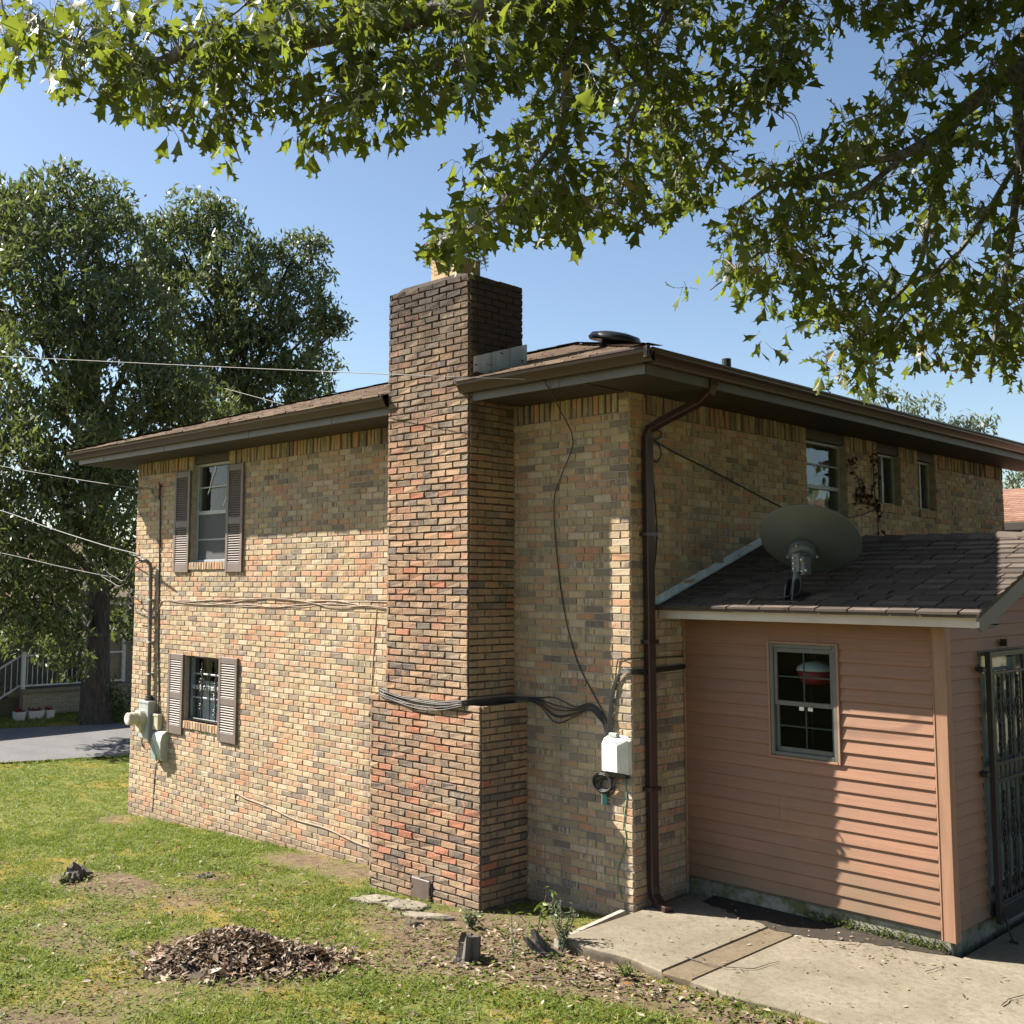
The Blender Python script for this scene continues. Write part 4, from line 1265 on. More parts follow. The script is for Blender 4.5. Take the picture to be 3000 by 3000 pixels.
while x < XR-0.05:
    w = 0.205
    m1 = MB(); l = 0.018
    z0 = RZ+0.012
    m1.add([(x, RY-0.15, roof_p(RY-0.15)+0.006+l), (x, RY, z0+l), (x, RY+0.15, roof_p(RY-0.15)+0.006+l), (x+w*1.3, RY-0.15, roof_p(RY-0.15)+0.006), (x+w*1.3, RY, z0), (x+w*1.3, RY+0.15, roof_p(RY-0.15)+0.006),
            (x, RY-0.15, roof_p(RY-0.15)), (x, RY, z0-0.004), (x+w*1.3, RY-0.15, roof_p(RY-0.15)-0.002)],
           [(0, 1, 4, 3), (1, 2, 5, 4), (6, 7, 1, 0), (6, 0, 3, 8)])
    m1.build('ridge_cap', M_SHING, proof)
    x += w
# step flashing up the brick wall, one piece per course
n = 13
for i in range(n):
    y0 = 0.34+i*(RY-0.34)/n; y1 = y0+(RY-0.34)/n*1.04
    m1 = MB(); h = 0.082
    m1.prism([(y0, roof_p(y0)+0.004), (y1, roof_p(y1)+0.004), (y1, roof_p(y1)+h+random.uniform(-0.004, 0.004)), (y0, roof_p(y0)+h)], (0.009+0.0012*(i % 2), 0, 0), (0, 1, 0), (0, 0, 1), (0.0025, 0, 0))
    m1.add([(0.012, y0, roof_p(y0)+0.016), (0.06, y0, roof_p(y0)+0.018), (0.06, y1, roof_p(y1)+0.018), (0.012, y1, roof_p(y1)+0.016)], [(0, 1, 2, 3)])
    m1.build('flashing_piece', M_METAL, proof)
# fascia, soffit and rake
mb = MB()
mb.bbox((0.015, 0.40, 2.560), (XR-0.03, 0.42, 2.648), 0.003)
mb.bbox((0.012, 0.388, 2.632), (XR-0.02, 0.402, 2.655), 0.003)
mb.bbox((XR-0.085, 0.3985, 2.5585), (XR-0.029, 0.40, 2.634), 0.001)
pf = mb.build('fascia', M_PFASCIA, porch)
mb = MB(); mb.box((0.015, 0.42, 2.575), (XR-0.03, PY-0.002, 2.585)); mb.build('soffit', M_SOFFIT, porch)
mb = MB()
mb.prism([(0.36, roof_p(0.36)-0.012), (RY, RZ-0.012), (RY, RZ-0.16), (0.42, roof_p(0.42)-0.165), (0.36, 2.565)], (XR-0.028, 0, 0), (0, 1, 0), (0, 0, 1), (0.02, 0, 0))
mb.build('rake_board', M_FASCIA, porch)
mb = MB()
mb.prism([(0.42, 2.562), (0.80, 2.562), (0.80, roof_p(0.80)-0.17), (0.42, roof_p(0.42)-0.14)], (PX+0.02, 0, 0), (0, 1, 0), (0, 0, 1), (XR-0.030-PX-0.02, 0, 0))
tag(mb.build('eave_return', M_FASCIA, porch), 'boxed return at the end of the eave')
mb = MB(); mb.prism([(0.80, roof_p(0.80)-0.17), (RY, RZ-0.17), (RY, RZ-0.162), (0.80, roof_p(0.80)-0.162)], (PX-0.01, 0, 0), (0, 1, 0), (0, 0, 1), (XR-0.03-PX+0.01, 0, 0)); mb.build('rake_soffit', M_SOFFIT, porch)
mb = MB(); mb.prism([(0.325, 0.0), (RY, RZ-roof_p(0.325)), (RY, RZ-roof_p(0.325)-0.02), (0.325, -0.02)], (XR-0.012, 0, roof_p(0.325)-0.002), (0, 1, 0), (0, 0, 1), (0.01, 0, 0)); mb.build('drip_edge', M_GUTTER, porch)
# light fixture high on the side wall
mb = MB()
for k_ in range(3): mb.bbox((PX+0.018, 1.70+k_*0.045, 2.70), (PX+0.06, 1.715+k_*0.045, 2.84), 0.004)
mb.bbox((PX+0.018, 1.69, 2.69), (PX+0.05, 1.82, 2.702), 0.003); mb.bbox((PX+0.018, 1.69, 2.84), (PX+0.05, 1.82, 2.852), 0.003)
tag(mb.build('wall_grille', M_BEIGE, porch), 'small pale grille high on the side wall')

# storm door and iron security gate in the side wall
door = MB(); gx = PX+0.012
door.bbox((gx-0.05, 1.50, 0.20), (gx, 1.545, 2.34)); door.bbox((gx-0.05, 1.545, 2.29), (gx, 2.55, 2.34)); door.bbox((gx-0.05, 1.545, 0.20), (gx, 2.55, 0.36)); door.bbox((gx-0.05, 1.545, 1.30), (gx, 2.55, 1.40))
dr = door.build('storm_door', M_VINYL, porch)
m1 = MB(); m1.box((gx-0.03, 1.545, 0.36), (gx-0.025, 2.55, 1.30)); m1.build('pane', M_GLASSD, dr)
m1 = MB(); m1.box((gx-0.03, 1.545, 1.40), (gx-0.025, 2.55, 2.29)); m1.build('pane', M_GLASSD, dr)
curtain('curtain', M_CLOTHW, dr, 'B', gx-0.06, 1.55, 2.5, 0.4, 2.25, 8, 0.008)  # set close behind the glass, also standing in for its pale reflection
gt = MB(); sx_ = PX+0.075
gt.bbox((sx_-0.02, 1.49, 0.17), (sx_+0.025, 1.535, 2.33), 0.004)
gt.bbox((sx_-0.02, 2.50, 0.17), (sx_+0.025, 2.545, 2.33), 0.004)
for za, zb in ((2.285, 2.33), (2.14, 2.165), (1.40, 1.43), (1.265, 1.295), (0.30, 0.33), (0.17, 0.30)):
    gt.bbox((sx_-0.01, 1.535, za), (sx_+0.015, 2.50, zb), 0.003)
gate = gt.build('security_gate', M_BLACK, porch); tag(gate, 'black wrought iron security gate with scrolls')
for k_ in range(9):
    yy = 1.535+0.105*(k_+0.55)
    m1 = MB(); m1.tube([(sx_, yy, 0.33), (sx_, yy, 2.14)], 0.0085, 6); m1.build('bar', M_BLACK, gate)
og = None
def csB(pts, r=0.006): og.tube([(sx_+0.014, p[0], p[1]) for p in pts], r, 5)
for k_ in (1, 3, 5, 7):
    yy = 1.535+0.105*(k_-0.0+0.0)+0.055
    for z_, h_ in ((1.46, 0.66), (0.40, 0.80)):
        og = MB(); ornament(yy, z_, h_, csB); og.build('scrollwork', M_BLACK, gate)
for zz in (2.17, 1.33):
    m1 = MB(); m1.bbox((PX+0.02, 1.40, zz), (sx_-0.0, 1.495, zz+0.04), 0.004); m1.build('bracket', M_BLACK, gate)
m1 = MB(); m1.bbox((PX+0.02, 1.95, 2.36), (sx_, 1.99, 2.42), 0.004); m1.build('bracket', M_BLACK, gate)
pr = MB(); pr.tube([(sx_+0.03, 1.52, 0.26), (sx_+0.10, 1.47, 0.10), (sx_+0.12, 1.46, 0.07)], 0.008, 6); pr.bbox((sx_+0.09, 1.44, 0.062), (sx_+0.16, 1.48, 0.075), 0.003)
pr.build('door_stop', M_BLACK, gate)

# ---------------------------------------------------------------- satellite dish on the porch roof
dish = thing('satellite_dish', 'dark grey oval satellite dish standing on the porch roof', 'satellite dish', (1.22, 0.62, 2.77))
DC = at(1529*DS, 1018*DS, 9.62)
e1 = 0.915*Rv-0.404*Uv; e2s = 0.404*Rv+0.915*Uv
al = math.radians(43)
nrm = Fv*math.cos(al)+e2s*math.sin(al)
e2 = e2s*math.cos(al)-Fv*math.sin(al)
RA, RB = 0.435, 0.375
mb = MB(); nr, ns = 9, 48
V = [DC-nrm*0.075]; Fs = []
for i in range(1, nr+1):
    f = i/nr
    for k_ in range(ns):
        t = 2*math.pi*k_/ns
        V.append(DC+e1*RA*f*math.cos(t)+e2*RB*f*math.sin(t)-nrm*0.075*(1-f*f))
for k_ in range(ns): Fs.append((0, 1+k_, 1+(k_+1) % ns))
for i in range(nr-1):
    for k_ in range(ns): Fs.append((1+i*ns+k_, 1+(i+1)*ns+k_, 1+(i+1)*ns+(k_+1) % ns, 1+i*ns+(k_+1) % ns))
base = len(V)
for (f, h) in ((1.018, 0.004), (1.018, 0.012), (0.995, 0.012)):
    for k_ in range(ns):
        t = 2*math.pi*k_/ns
        V.append(DC+e1*RA*f*math.cos(t)+e2*RB*f*math.sin(t)+nrm*h)
last = 1+(nr-1)*ns
for k_ in range(ns):
    k2 = (k_+1) % ns
    Fs += [(last+k_, base+k_, base+k2, last+k2), (base+k_, base+ns+k_, base+ns+k2, base+k2), (base+ns+k_, base+2*ns+k_, base+2*ns+k2, base+ns+k2)]
# inner face, slightly in front
b2 = len(V)
V.append(DC-nrm*0.070)
for i in range(1, nr+1):
    f = i/nr*0.995
    for k_ in range(ns):
        t = 2*math.pi*k_/ns
        V.append(DC+e1*RA*f*math.cos(t)+e2*RB*f*math.sin(t)-nrm*(0.070*(1-f*f)-0.006))
for k_ in range(ns): Fs.append((b2, b2+1+k_, b2+1+(k_+1) % ns))
for i in range(nr-1):
    for k_ in range(ns): Fs.append((b2+1+i*ns+k_, b2+1+(i+1)*ns+k_, b2+1+(i+1)*ns+(k_+1) % ns, b2+1+i*ns+(k_+1) % ns))
mb.add(V, Fs, 0.5)
refl = mb.build('reflector', M_DISH, dish, smooth=True)
HB = at(1513*DS, 1052*DS, 9.50)               # hub behind the reflector
mb = MB()
mb.lathe(HB+nrm*0.075, -nrm, [(0.115, -0.02), (0.118, 0.05), (0.09, 0.075), (0.03, 0.08)], 20)
mb.build('back_bracket', M_DISH, dish, smooth=False)
PB = np.array([1.235, 0.60, roof_p(0.60)+0.012])
PT = at(1508*DS, 1045*DS, 9.36)
mb = MB()
top = PT+np.array([0, 0, 0.0])
pole_top = np.array([top[0], top[1], top[2]])
mb.tube([PB+[0, 0, 0.02], PB+(pole_top-PB)*0.3, pole_top], 0.028, 14)
mb.build('mast', M_DISH, dish, smooth=True)
mb = MB()
cl = PB+(pole_top-PB)*0.78
mb.bbox(cl+[-0.036, -0.045, -0.075], cl+[0.036, 0.06, 0.085], 0.006); mb.bbox(cl+[0.03, -0.03, -0.10], cl+[0.075, 0.09, 0.06], 0.006)
mb.build('clamp', M_DISH, dish)
mb = MB()
for k_ in range(3): mb.lathe(cl+[-0.012, -0.047, -0.045+k_*0.045], (0, -1, 0), [(0.009, 0), (0.009, 0.012), (0.004, 0.014)], 8)
for p_ in ((0.055, -0.032, 0.03), (0.06, -0.032, -0.07), (0.085, -0.02, -0.06)): mb.lathe(cl+np.array(p_), (0.2, -1, 0), [(0.012, 0), (0.012, 0.02), (0.004, 0.024)], 8)
for (dx, dz) in ((-0.095, 0.075), (0.11, 0.055), (-0.09, -0.08), (0.1, -0.09)):
    mb.lathe(HB+e1*dx+e2*dz+nrm*0.045, -nrm, [(0.012, 0), (0.012, 0.03), (0.004, 0.036)], 8)
mb.build('bolts', M_BOLT, dish)
mb = MB()
for sg in (-1, 1):
    mb.prism([(-0.09, 0.0), (0.09, 0.0), (0.05, 0.13), (0.02, 0.16), (-0.02, 0.16), (-0.05, 0.13)], PB+np.array([sg*0.036-0.006, 0, -0.005]), (0, 1, 0.32), (0, 0, 1), (0.012, 0, 0))
mb.prism([(-0.10, -0.11), (0.10, -0.11), (0.12, 0.0), (0.10, 0.12), (-0.10, 0.12), (-0.12, 0.0)], PB+np.array([0, 0, -0.004]), (1, 0, 0), (0, 1, 0.3213), (0, 0, 0.012))
mb.build('foot', M_BLACK, dish)
mb = MB()
mb.tube(catmull([cl+[0.05, 0.0, -0.08], PB+[0.09, -0.03, 0.2], PB+[0.08, -0.03, 0.05], PB+[0.0, -0.09, 0.01], PB+[-0.16, -0.12, -0.015], PB+[-0.27, -0.20, -0.02], PB+[-0.33, -0.225, -0.10], PB+[-0.45, -0.222, -0.125], PB+[-0.62, -0.215, -0.12], PB+[-1.1, -0.215, -0.10]], 6), 0.006, 6)
mb.build('coaxial_cable', M_CABLE, dish)
# arm and feed horn on the far side
mb = MB(); mb.tube([DC-e2*RB*0.9, DC-e2*0.35+nrm*0.38], 0.014, 8); mb.lathe(DC-e2*0.30+nrm*0.40, -nrm+e2*0.6, [(0.03, 0), (0.035, 0.06), (0.045, 0.1)], 12)
mb.build('feed_arm', M_DISH, dish)
# ---------------------------------------------------------------- meter, boxes and cables on the walls
mt = thing('electric_meter', 'grey electric meter box with round beige meter on sunlit wall', 'meter', (-8.5, -0.1, 0.9))
mb = MB(); mb.bbox((-8.50, -0.135, 0.66), (-8.22, -0.008, 1.17), 0.01); mb.bbox((-8.51, -0.142, 1.15), (-8.21, -0.008, 1.185), 0.004); mb.build('cabinet', M_METERG, mt)
mb = MB(); mc = np.array([-8.385, -0.135, 0.945])
mb.lathe(mc, (0, -1, 0), [(0.115, 0), (0.115, 0.075), (0.10, 0.085), (0.10, 0.09)], 24); mb.build('socket_ring', M_BEIGE, mt, smooth=False)
mb = MB(); mb.lathe(mc, (0, -1, 0), [(0.088, 0.09), (0.088, 0.155), (0.092, 0.16), (0.088, 0.165), (0.086, 0.225), (0.075, 0.238), (0.02, 0.24)], 24); mb.build('meter', M_BEIGE, mt)
mb = MB(); mb.lathe(mc, (0, -1, 0), [(0.06, 0.2405), (0.05, 0.243)], 20); mb.box((-8.41, -0.381, 0.965), (-8.36, -0.3785, 0.985)); mb.build('dial', M_WHITE, mt)
mb = MB(); mb.lathe(mc+[0, 0, -0.13], (0, -1, 0), [(0.075, 0), (0.075, 0.06), (0.05, 0.065)], 16); mb.build('lower_cover', M_BEIGE, mt)
jb = thing('junction_box', 'small beige junction box beside the electric meter', 'box', (-8.1, -0.05, 0.9))
mb = MB(); mb.bbox((-8.185, -0.085, 0.795), (-8.03, -0.008, 1.01), 0.012); mb.build('case', M_BEIGE, jb)
mb = MB(); mb.bbox((-8.19, -0.092, 0.985), (-8.025, -0.008, 1.018), 0.005); mb.build('lid', M_BEIGE, jb)
pb = thing('phone_box', 'pale grey-green rounded service box below the junction box', 'box', (-8.0, -0.1, 0.55))
mb = MB()
prof = [(0, 0), (0.045, 0), (0.10, 0.03), (0.125, 0.10), (0.125, 0.28), (0.10, 0.37), (0.05, 0.405), (0, 0.41)]
mb.prism([(p[0], p[1]) for p in prof], (-8.115, -0.008, 0.385), (0, -1, 0), (0, 0, 1), (0.25, 0, 0)); mb.build('case', M_BOXG, pb)
mb = MB(); mb.prism([(0.0, 0.02), (0.13, 0.02), (0.13, 0.10), (0.10, 0.19), (0.05, 0.26), (0.0, 0.30)], (-8.113, -0.1345, 0.385), (1, 0, 0), (0, 0, 1), (0, -0.0018, 0)); mb.build('swoosh_panel', M_BOXG2, pb)
wbx = thing('utility_box', 'white plastic utility box at the sunlit house corner', 'box', (-0.14, -0.1, 1.36))
def fbox(mb, x0, x1, z0, z1, y0, y1, tz, tx):
    """box tapering towards the front"""
    V = [(x0, y0, z0), (x1, y0, z0), (x1, y0, z1-0.03), (x1-0.05, y0, z1), (x0+0.05, y0, z1), (x0, y0, z1-0.03)]
    V += [(x0+tx, y1, z0+tz), (x1-tx, y1, z0+tz), (x1-tx, y1, z1-0.05-tz), (x1-0.05-tx*0.6, y1, z1-tz-0.02), (x0+0.05+tx*0.6, y1, z1-tz-0.02), (x0+tx, y1, z1-0.05-tz)]
    mb.add(V, [(0, 1, 2, 3, 4, 5), (6, 7, 8, 9, 10, 11)]+[(i, (i+1) % 6, 6+(i+1) % 6, 6+i) for i in range(6)])
mb = MB(); fbox(mb, -0.275, -0.005, 1.205, 1.53, -0.008, -0.06, 0.0, 0.0); mb.build('back_case', M_WHITE, wbx)
mb = MB(); fbox(mb, -0.268, -0.012, 1.21, 1.527, -0.0605, -0.155, 0.02, 0.045); mb.build('cover', M_WHITE, wbx)
mb = MB(); mb.bbox((-0.19, -0.10, 1.52), (-0.10, -0.05, 1.555), 0.006); mb.build('top_clip', M_METERG, wbx)
mb = MB(); mb.bbox((-0.255, -0.075, 1.165), (-0.03, -0.012, 1.207), 0.004); mb.build('cable_entry', M_BLACK, wbx)
gb = thing('circuit_board', 'tiny green circuit board hanging below the white utility box', 'circuit board', (-0.30, -0.02, 0.95))
mb = MB(); mb.bbox((-0.325, -0.018, 0.905), (-0.275, -0.009, 1.03), 0.002); mb.build('board', M_GREENP, gb)
mb = MB(); mb.bbox((-0.337, -0.022, 0.903), (-0.324, -0.008, 1.028), 0.002); mb.build('white_edge', M_WHITE, gb)
mb = MB()
for zz in (0.92, 0.95, 0.985, 1.015): mb.tube([(-0.276, -0.014, zz), (-0.25, -0.016, zz)], 0.006, 6)
mb.build('terminals', M_BLACK, gb)

# service mast on the wall
sm = thing('service_mast', 'grey service conduit with drip loops rising above the meter', 'conduit', (-8.36, -0.06, 1.2))
mb = MB(); mb.tube([(-8.345, -0.06, 1.24), (-8.375, -0.06, 2.2), (-8.40, -0.06, 3.05), (-8.405, -0.07, 3.12), (-8.43, -0.12, 3.17), (-8.46, -0.17, 3.17)], 0.028, 10); mb.build('pipe', simple('weathered_conduit', (0.17, 0.165, 0.17), 0.5, (0.09, 0.087, 0.09), 12), sm, smooth=True)
mb = MB(); mb.lathe((-8.345, -0.06, 1.185), (0, 0, 1), [(0.062, 0), (0.062, 0.035), (0.05, 0.04), (0.05, 0.065), (0.035, 0.07)], 14); mb.build('hub', simple('black_hub', (0.06, 0.055, 0.05), 0.6), sm)
mb = MB()
for z_ in (1.55, 2.0, 2.6): mb.box((-8.345-0.065*(z_-1.24)/1.8-0.045, -0.092, z_), (-8.345-0.065*(z_-1.24)/1.8+0.045, -0.006, z_+0.02))
mb.build('clamp', M_METERG, sm)

def wire(name, pts, r, mat, label, group=None, k=8, n=6, smooth=True):
    m1 = MB(); m1.tube(catmull(pts, k), r, n)
    o = m1.build(name, mat, None, smooth)
    return tag(o, label, 'cable', group)
def multi_wire(name, label, lines, r, mat):
    t_ = thing(name, label, 'cable', tuple(np.asarray(lines[0][0], float)))
    for ln in lines:
        m1 = MB(); m1.tube(catmull(ln, 6), r, 5); m1.build('strand', mat, t_, smooth=True)
    return t_
# drip loops at the weatherhead
multi_wire('drip_loop', 'black looping service wires where the drop meets the mast',
           [[(-8.46, -0.17, 3.17), (-8.58, -0.2, 3.15), (-8.70, -0.22, 3.0), (-8.84, -0.25, 2.88), (-9.0, -0.28, 2.92), (-9.25, -0.32, 3.03), (-9.35, -0.34, 3.22)],
            [(-8.46, -0.17, 3.16), (-8.60, -0.2, 3.10), (-8.74, -0.22, 2.93), (-8.92, -0.25, 2.80), (-9.15, -0.28, 2.86), (-9.45, -0.32, 2.98), (-9.6, -0.36, 3.2)],
            [(-8.80, -0.2, 2.80), (-8.70, -0.2, 2.66), (-8.62, -0.2, 2.55), (-8.68, -0.2, 2.48), (-8.78, -0.2, 2.56), (-8.76, -0.2, 2.68), (-8.66, -0.2, 2.72)],
            [(-8.48, -0.16, 3.17), (-8.60, -0.16, 3.20), (-8.72, -0.15, 3.24)]], 0.009, M_CABLE)
# overhead wires: pixels along each wire with depths
def over(label, uvts, r, mat=None):
    pts = [at(u*DS, v*DS, t) for u, v, t in uvts]
    return wire('overhead_wire', pts, r*0.65, mat or M_CABLEG, label)
ea = np.array([-0.45, -0.645, 4.687])
m1 = MB(); m1.tube(catmull([at(-150*DS, 664*DS, 21), at(0*DS, 672*DS, 19.2), at(345*DS, 689*DS, 14.6), at(640*DS, 702*DS, 11.5), at(850*DS, 711*DS, 10.25), ea], 8), 0.0048, 6)
# its lower lead runs on down the wall to the white box
tag(m1.build('overhead_wire', M_CABLEG, None, True), 'topmost overhead wire crossing in front of the chimney to the eave', 'cable')
wire('wall_cable', [ea, ea+[0.03, -0.005, -0.05], (-0.42, -0.60, 4.6), (-0.44, -0.45, 4.45), (-0.55, -0.12, 4.2), (-0.76, -0.035, 3.9), (-0.862, -0.03, 3.63), (-0.82, -0.02, 3.0), (-0.717, -0.02, 2.48), (-0.58, -0.02, 2.12), (-0.40, -0.02, 1.85), (-0.29, -0.03, 1.70), (-0.25, -0.04, 1.56)],
     0.0055, M_CABLE, 'thin black cable hanging from the eave down to the white box')
over('thin wire passing behind the roof, second overhead wire from the top', [(-120, 596, 34), (29, 633, 30), (235, 683, 25), (546, 766, 20), (640, 792, 19)], 0.011)
over('sagging wire ending behind the roof slope, third from the top', [(-120, 725, 32), (37, 760, 28), (170, 789, 25), (305, 817, 22), (400, 838, 20)], 0.011)
over('short wire just above the eave tip', [(-120, 803, 30), (0, 827, 27), (99, 846, 24), (190, 864, 22)], 0.009)
hk = np.array([-8.243, -0.045, 4.20])
m1 = MB(); m1.tube(catmull([at(-140*DS, 850*DS, 24), at(0, 879*DS, 20.5), at(130*DS, 902*DS, 17.8), at(262*DS, 922*DS, 15.6), (-8.75, -0.12, 4.24), (-8.45, -0.07, 4.22), (-8.38, -0.06, 4.12), (-8.28, -0.05, 4.08), hk], 8), 0.006, 6)
tag(m1.build('overhead_wire', M_CABLEG, None, True), 'wire running to the black hook left of the upper shutter', 'cable')
over('faint level wire just below the eave tip in front of trees', [(-140, 934, 30), (0, 930, 27), (120, 928, 25), (225, 925, 23), (330, 922, 22)], 0.008)
m1 = MB(); m1.tube(catmull([at(-150*DS, 922*DS, 26), at(0, 963*DS, 21.5), at(90*DS, 995*DS, 19), at(200*DS, 1030*DS, 16.8), at(262*DS, 1046*DS, 15.6), (-8.72, -0.15, 3.24), (-8.46, -0.06, 3.17)], 8), 0.0095, 6)
tag(m1.build('overhead_wire', M_CABLEG, None, True), 'thickest overhead service wire ending at the mast', 'cable')
m1 = MB(); m1.tube(catmull([at(-150*DS, 1015*DS, 25), at(0, 1043*DS, 21.5), at(110*DS, 1068*DS, 18.8), at(215*DS, 1090*DS, 16.4), (-9.25, -0.3, 2.95)], 8), 0.007, 6)
tag(m1.build('overhead_wire', M_CABLEG, None, True), 'lowest overhead wire meeting the drip loops', 'cable')
hook = MB(); hook.tube([(-8.243, -0.006, 4.24), (-8.243, -0.05, 4.25), (-8.243, -0.06, 4.30)], 0.01, 6); hook.tube([(-8.243, -0.04, 4.27), (-8.243, -0.045, 4.05)], 0.016, 8)
tag(hook.build('wire_hook', M_BLACK), 'black wire hook on the wall beside the upper shutter', 'hook')
wire('wall_cable', [(-8.243, -0.03, 4.06), (-8.24, -0.02, 3.5), (-8.225, -0.015, 2.7), (-8.19, -0.015, 1.9), (-8.14, -0.02, 1.3), (-8.12, -0.03, 1.02)], 0.010, M_CABLE, 'black cable dropping from the hook to the junction box')
wire('wall_cable', [(-8.05, -0.05, 0.80), (-8.14, -0.04, 0.74), (-8.16, -0.03, 0.6), (-8.15, -0.04, 0.42), (-8.06, -0.06, 0.345), (-8.0, -0.06, 0.39)], 0.010, M_CABLE, 'short black cable looping under the rounded service box')
wire('wall_cable', [(-8.41, -0.10, 0.68), (-8.45, -0.09, 0.58), (-8.40, -0.06, 0.50), (-8.28, -0.04, 0.51), (-8.17, -0.03, 0.53)], 0.008, M_CABLE, 'short black wire looping under the electric meter')
wire('wall_cable', [(-8.13, -0.012, 0.55), (-8.19, -0.012, 0.2), (-8.24, -0.012, -0.35)], 0.006, M_CABLEG, 'thin grey ground wire below the rounded service box')
# cable run along the sunlit wall at mid height
lines = []
for i in range(4):
    o = random.uniform(-0.02, 0.02)
    lines.append([(-8.14, -0.012, 2.60+o)]+[(xx, -0.012-0.004*i, 2.60+o+random.uniform(-0.03, 0.03)+0.03*math.sin(xx*1.4+i)) for xx in (-7.4, -6.7, -6.0, -5.4, -4.8, -4.2, -3.6, -3.1)]+[(-2.58, -0.012, 2.63+o)])
lines.append([(-8.14, -0.014, 2.60), (-8.22, -0.014, 2.5), (-8.3, -0.014, 2.36), (-8.38, -0.02, 2.28), (-8.5, -0.02, 2.24), (-8.7, -0.02, 2.25)])
multi_wire('wall_cable', 'tangled tan cables stapled across the sunlit wall between floors', lines, 0.0065, M_CABLET)
wire('wall_cable', [(-3.45, -0.012, 2.60), (-3.49, -0.012, 2.2), (-3.52, -0.012, 1.8), (-3.53, -0.012, 1.5), (-3.46, -0.012, 1.38), (-3.2, -0.015, 1.36), (-2.86, -0.03, 1.34)], 0.006, M_CABLET, 'thin cable dropping down the wall just beside the chimney')
wire('wall_cable', [(-6.17, -0.012, 0.08), (-6.16, -0.014, 0.19), (-5.95, -0.014, 0.16), (-5.4, -0.014, 0.12), (-4.9, -0.014, 0.06), (-4.3, -0.014, 0.05), (-3.7, -0.014, -0.02), (-3.3, -0.014, -0.02), (-2.85, -0.014, 0.02)], 0.010, M_CABLET, 'faded pipe-like cable low on the wall near the ground')
# bundle on the chimney shoulder running to the white box
lines = []
for i in range(6):
    o = i*0.012+random.uniform(-.012, .012)
    lines.append([(-2.80, -0.45-0.01*i, 1.76+o*0.4), (-2.64, CHY-0.03, 1.745+o), (-2.35, CHY-0.035, 1.69+o+random.uniform(-.01, .01)), (-2.0, CHY-0.035, 1.665+o+random.uniform(-.015, .015)), (-1.7, CHY-0.035, 1.675+o), (-1.42, CHY-0.03, 1.735+o*0.6),
                  (-1.33, -0.45, 1.75+o*0.4), (-1.29, -0.2, 1.76+o*0.4), (-1.22, -0.05, 1.755+o*0.4), (-1.05, -0.03, 1.72+o), (-0.85, -0.03-0.004*i, 1.60+o*3.2+random.uniform(-.04, .04)), (-0.62, -0.03, 1.66+o*1.2), (-0.46, -0.03, 1.73+o*0.8), (-0.34, -0.03, 1.66+o), (-0.27+0.008*i, -0.035, 1.55), (-0.22+0.012*i, -0.05, 1.21)])
multi_wire('cable_bundle', 'bundle of black cables lying across the chimney shoulder to the white box', lines, 0.006, M_CABLE)
lines = []
for i in range(4):
    lines.append([(-0.24+0.015*i, -0.04, 1.54), (-0.235+0.012*i, -0.03, 1.72), (-0.19+0.01*i, -0.03, 1.95), (-0.13+0.012*i, -0.03, 2.06+0.01*i), (-0.05, -0.035, 2.085+0.012*i), (0.03, -0.02, 2.08+0.012*i), (0.05, 0.10, 2.075+0.012*i), (0.055, 0.3, 2.08+0.012*i), (0.03, 0.79, 2.09+0.01*i)])
lines.append([(-0.22, -0.02, 1.62), (-0.17, -0.02, 2.0), (-0.14, -0.02, 2.18), (-0.1, -0.02, 2.21), (0.02, -0.02, 2.215), (0.03, 0.3, 2.21), (0.02, 0.79, 2.2)])
multi_wire('cable_bundle', 'black cables rising from the white box round the corner behind the downspout', lines, 0.006, M_CABLE)
lines = []
for i in range(7):
    cx_, cz_ = -0.29+random.uniform(-.02, .04), 1.09+random.uniform(-.02, .02)
    ra = random.uniform(0.06, 0.10); rb = random.uniform(0.05, 0.085)
    a0 = random.uniform(0.6, 1.6)
    lines.append([(cx_+ra*1.25*math.cos(a0+t*2*math.pi*1.15), -0.03-0.006*i, cz_+rb*math.sin(a0+t*2*math.pi*1.15)) for t in np.linspace(0, 1, 12)]+[(-0.15+0.02*i, -0.03, 1.17)])
multi_wire('cable_coil', 'coil of black cable hanging under the white utility box', lines, 0.006, M_CABLE)
wire('wall_cable', [(-0.08, -0.014, 1.17), (-0.06, -0.014, 1.0), (-0.09, -0.014, 0.8), (-0.07, -0.014, 0.6), (-0.13, -0.014, 0.45), (-0.17, -0.014, 0.3), (-0.12, -0.014, 0.12)], 0.0045, simple('green_wire', (0.06, 0.22, 0.12), 0.5), 'thin green ground wire trailing down the sunlit corner')
# cables beside the downspout and across the shaded wall to the dish
lines = [[(0.03, 0.27, 4.22), (0.035, 0.33, 4.29), (0.03, 0.46, 4.28), (0.03, 0.43, 4.22), (0.03, 0.3, 4.19), (0.03, 0.27, 4.1), (0.03, 0.36, 3.99), (0.03, 0.45, 4.06), (0.03, 0.43, 4.14), (0.03, 0.30, 4.21)],
         [(0.03, 0.29, 4.13), (0.03, 0.34, 3.7), (0.03, 0.37, 3.35), (0.03, 0.33, 3.05), (0.03, 0.28, 2.9)]]
multi_wire('cable_loops', 'loose black cable loops beside the top of the downspout', lines, 0.007, M_CABLE)
wire('wall_cable', [(0.03, 0.29, 4.21), (0.02, 0.7, 4.11), (0.02, 1.4, 3.97), (0.02, 2.0, 3.84), (0.02, 2.66, 3.70), (0.02, 3.2, 3.60)], 0.008, M_CABLE, 'black cable slanting down the shaded wall towards the dish')
wire('wall_cable', [(0.02, 3.3, 3.60), (0.02, 3.9, 3.62), (0.02, 4.5, 3.69), (0.02, 4.95, 3.79)], 0.006, M_CABLE, 'black cable between the dish and the dead vine')

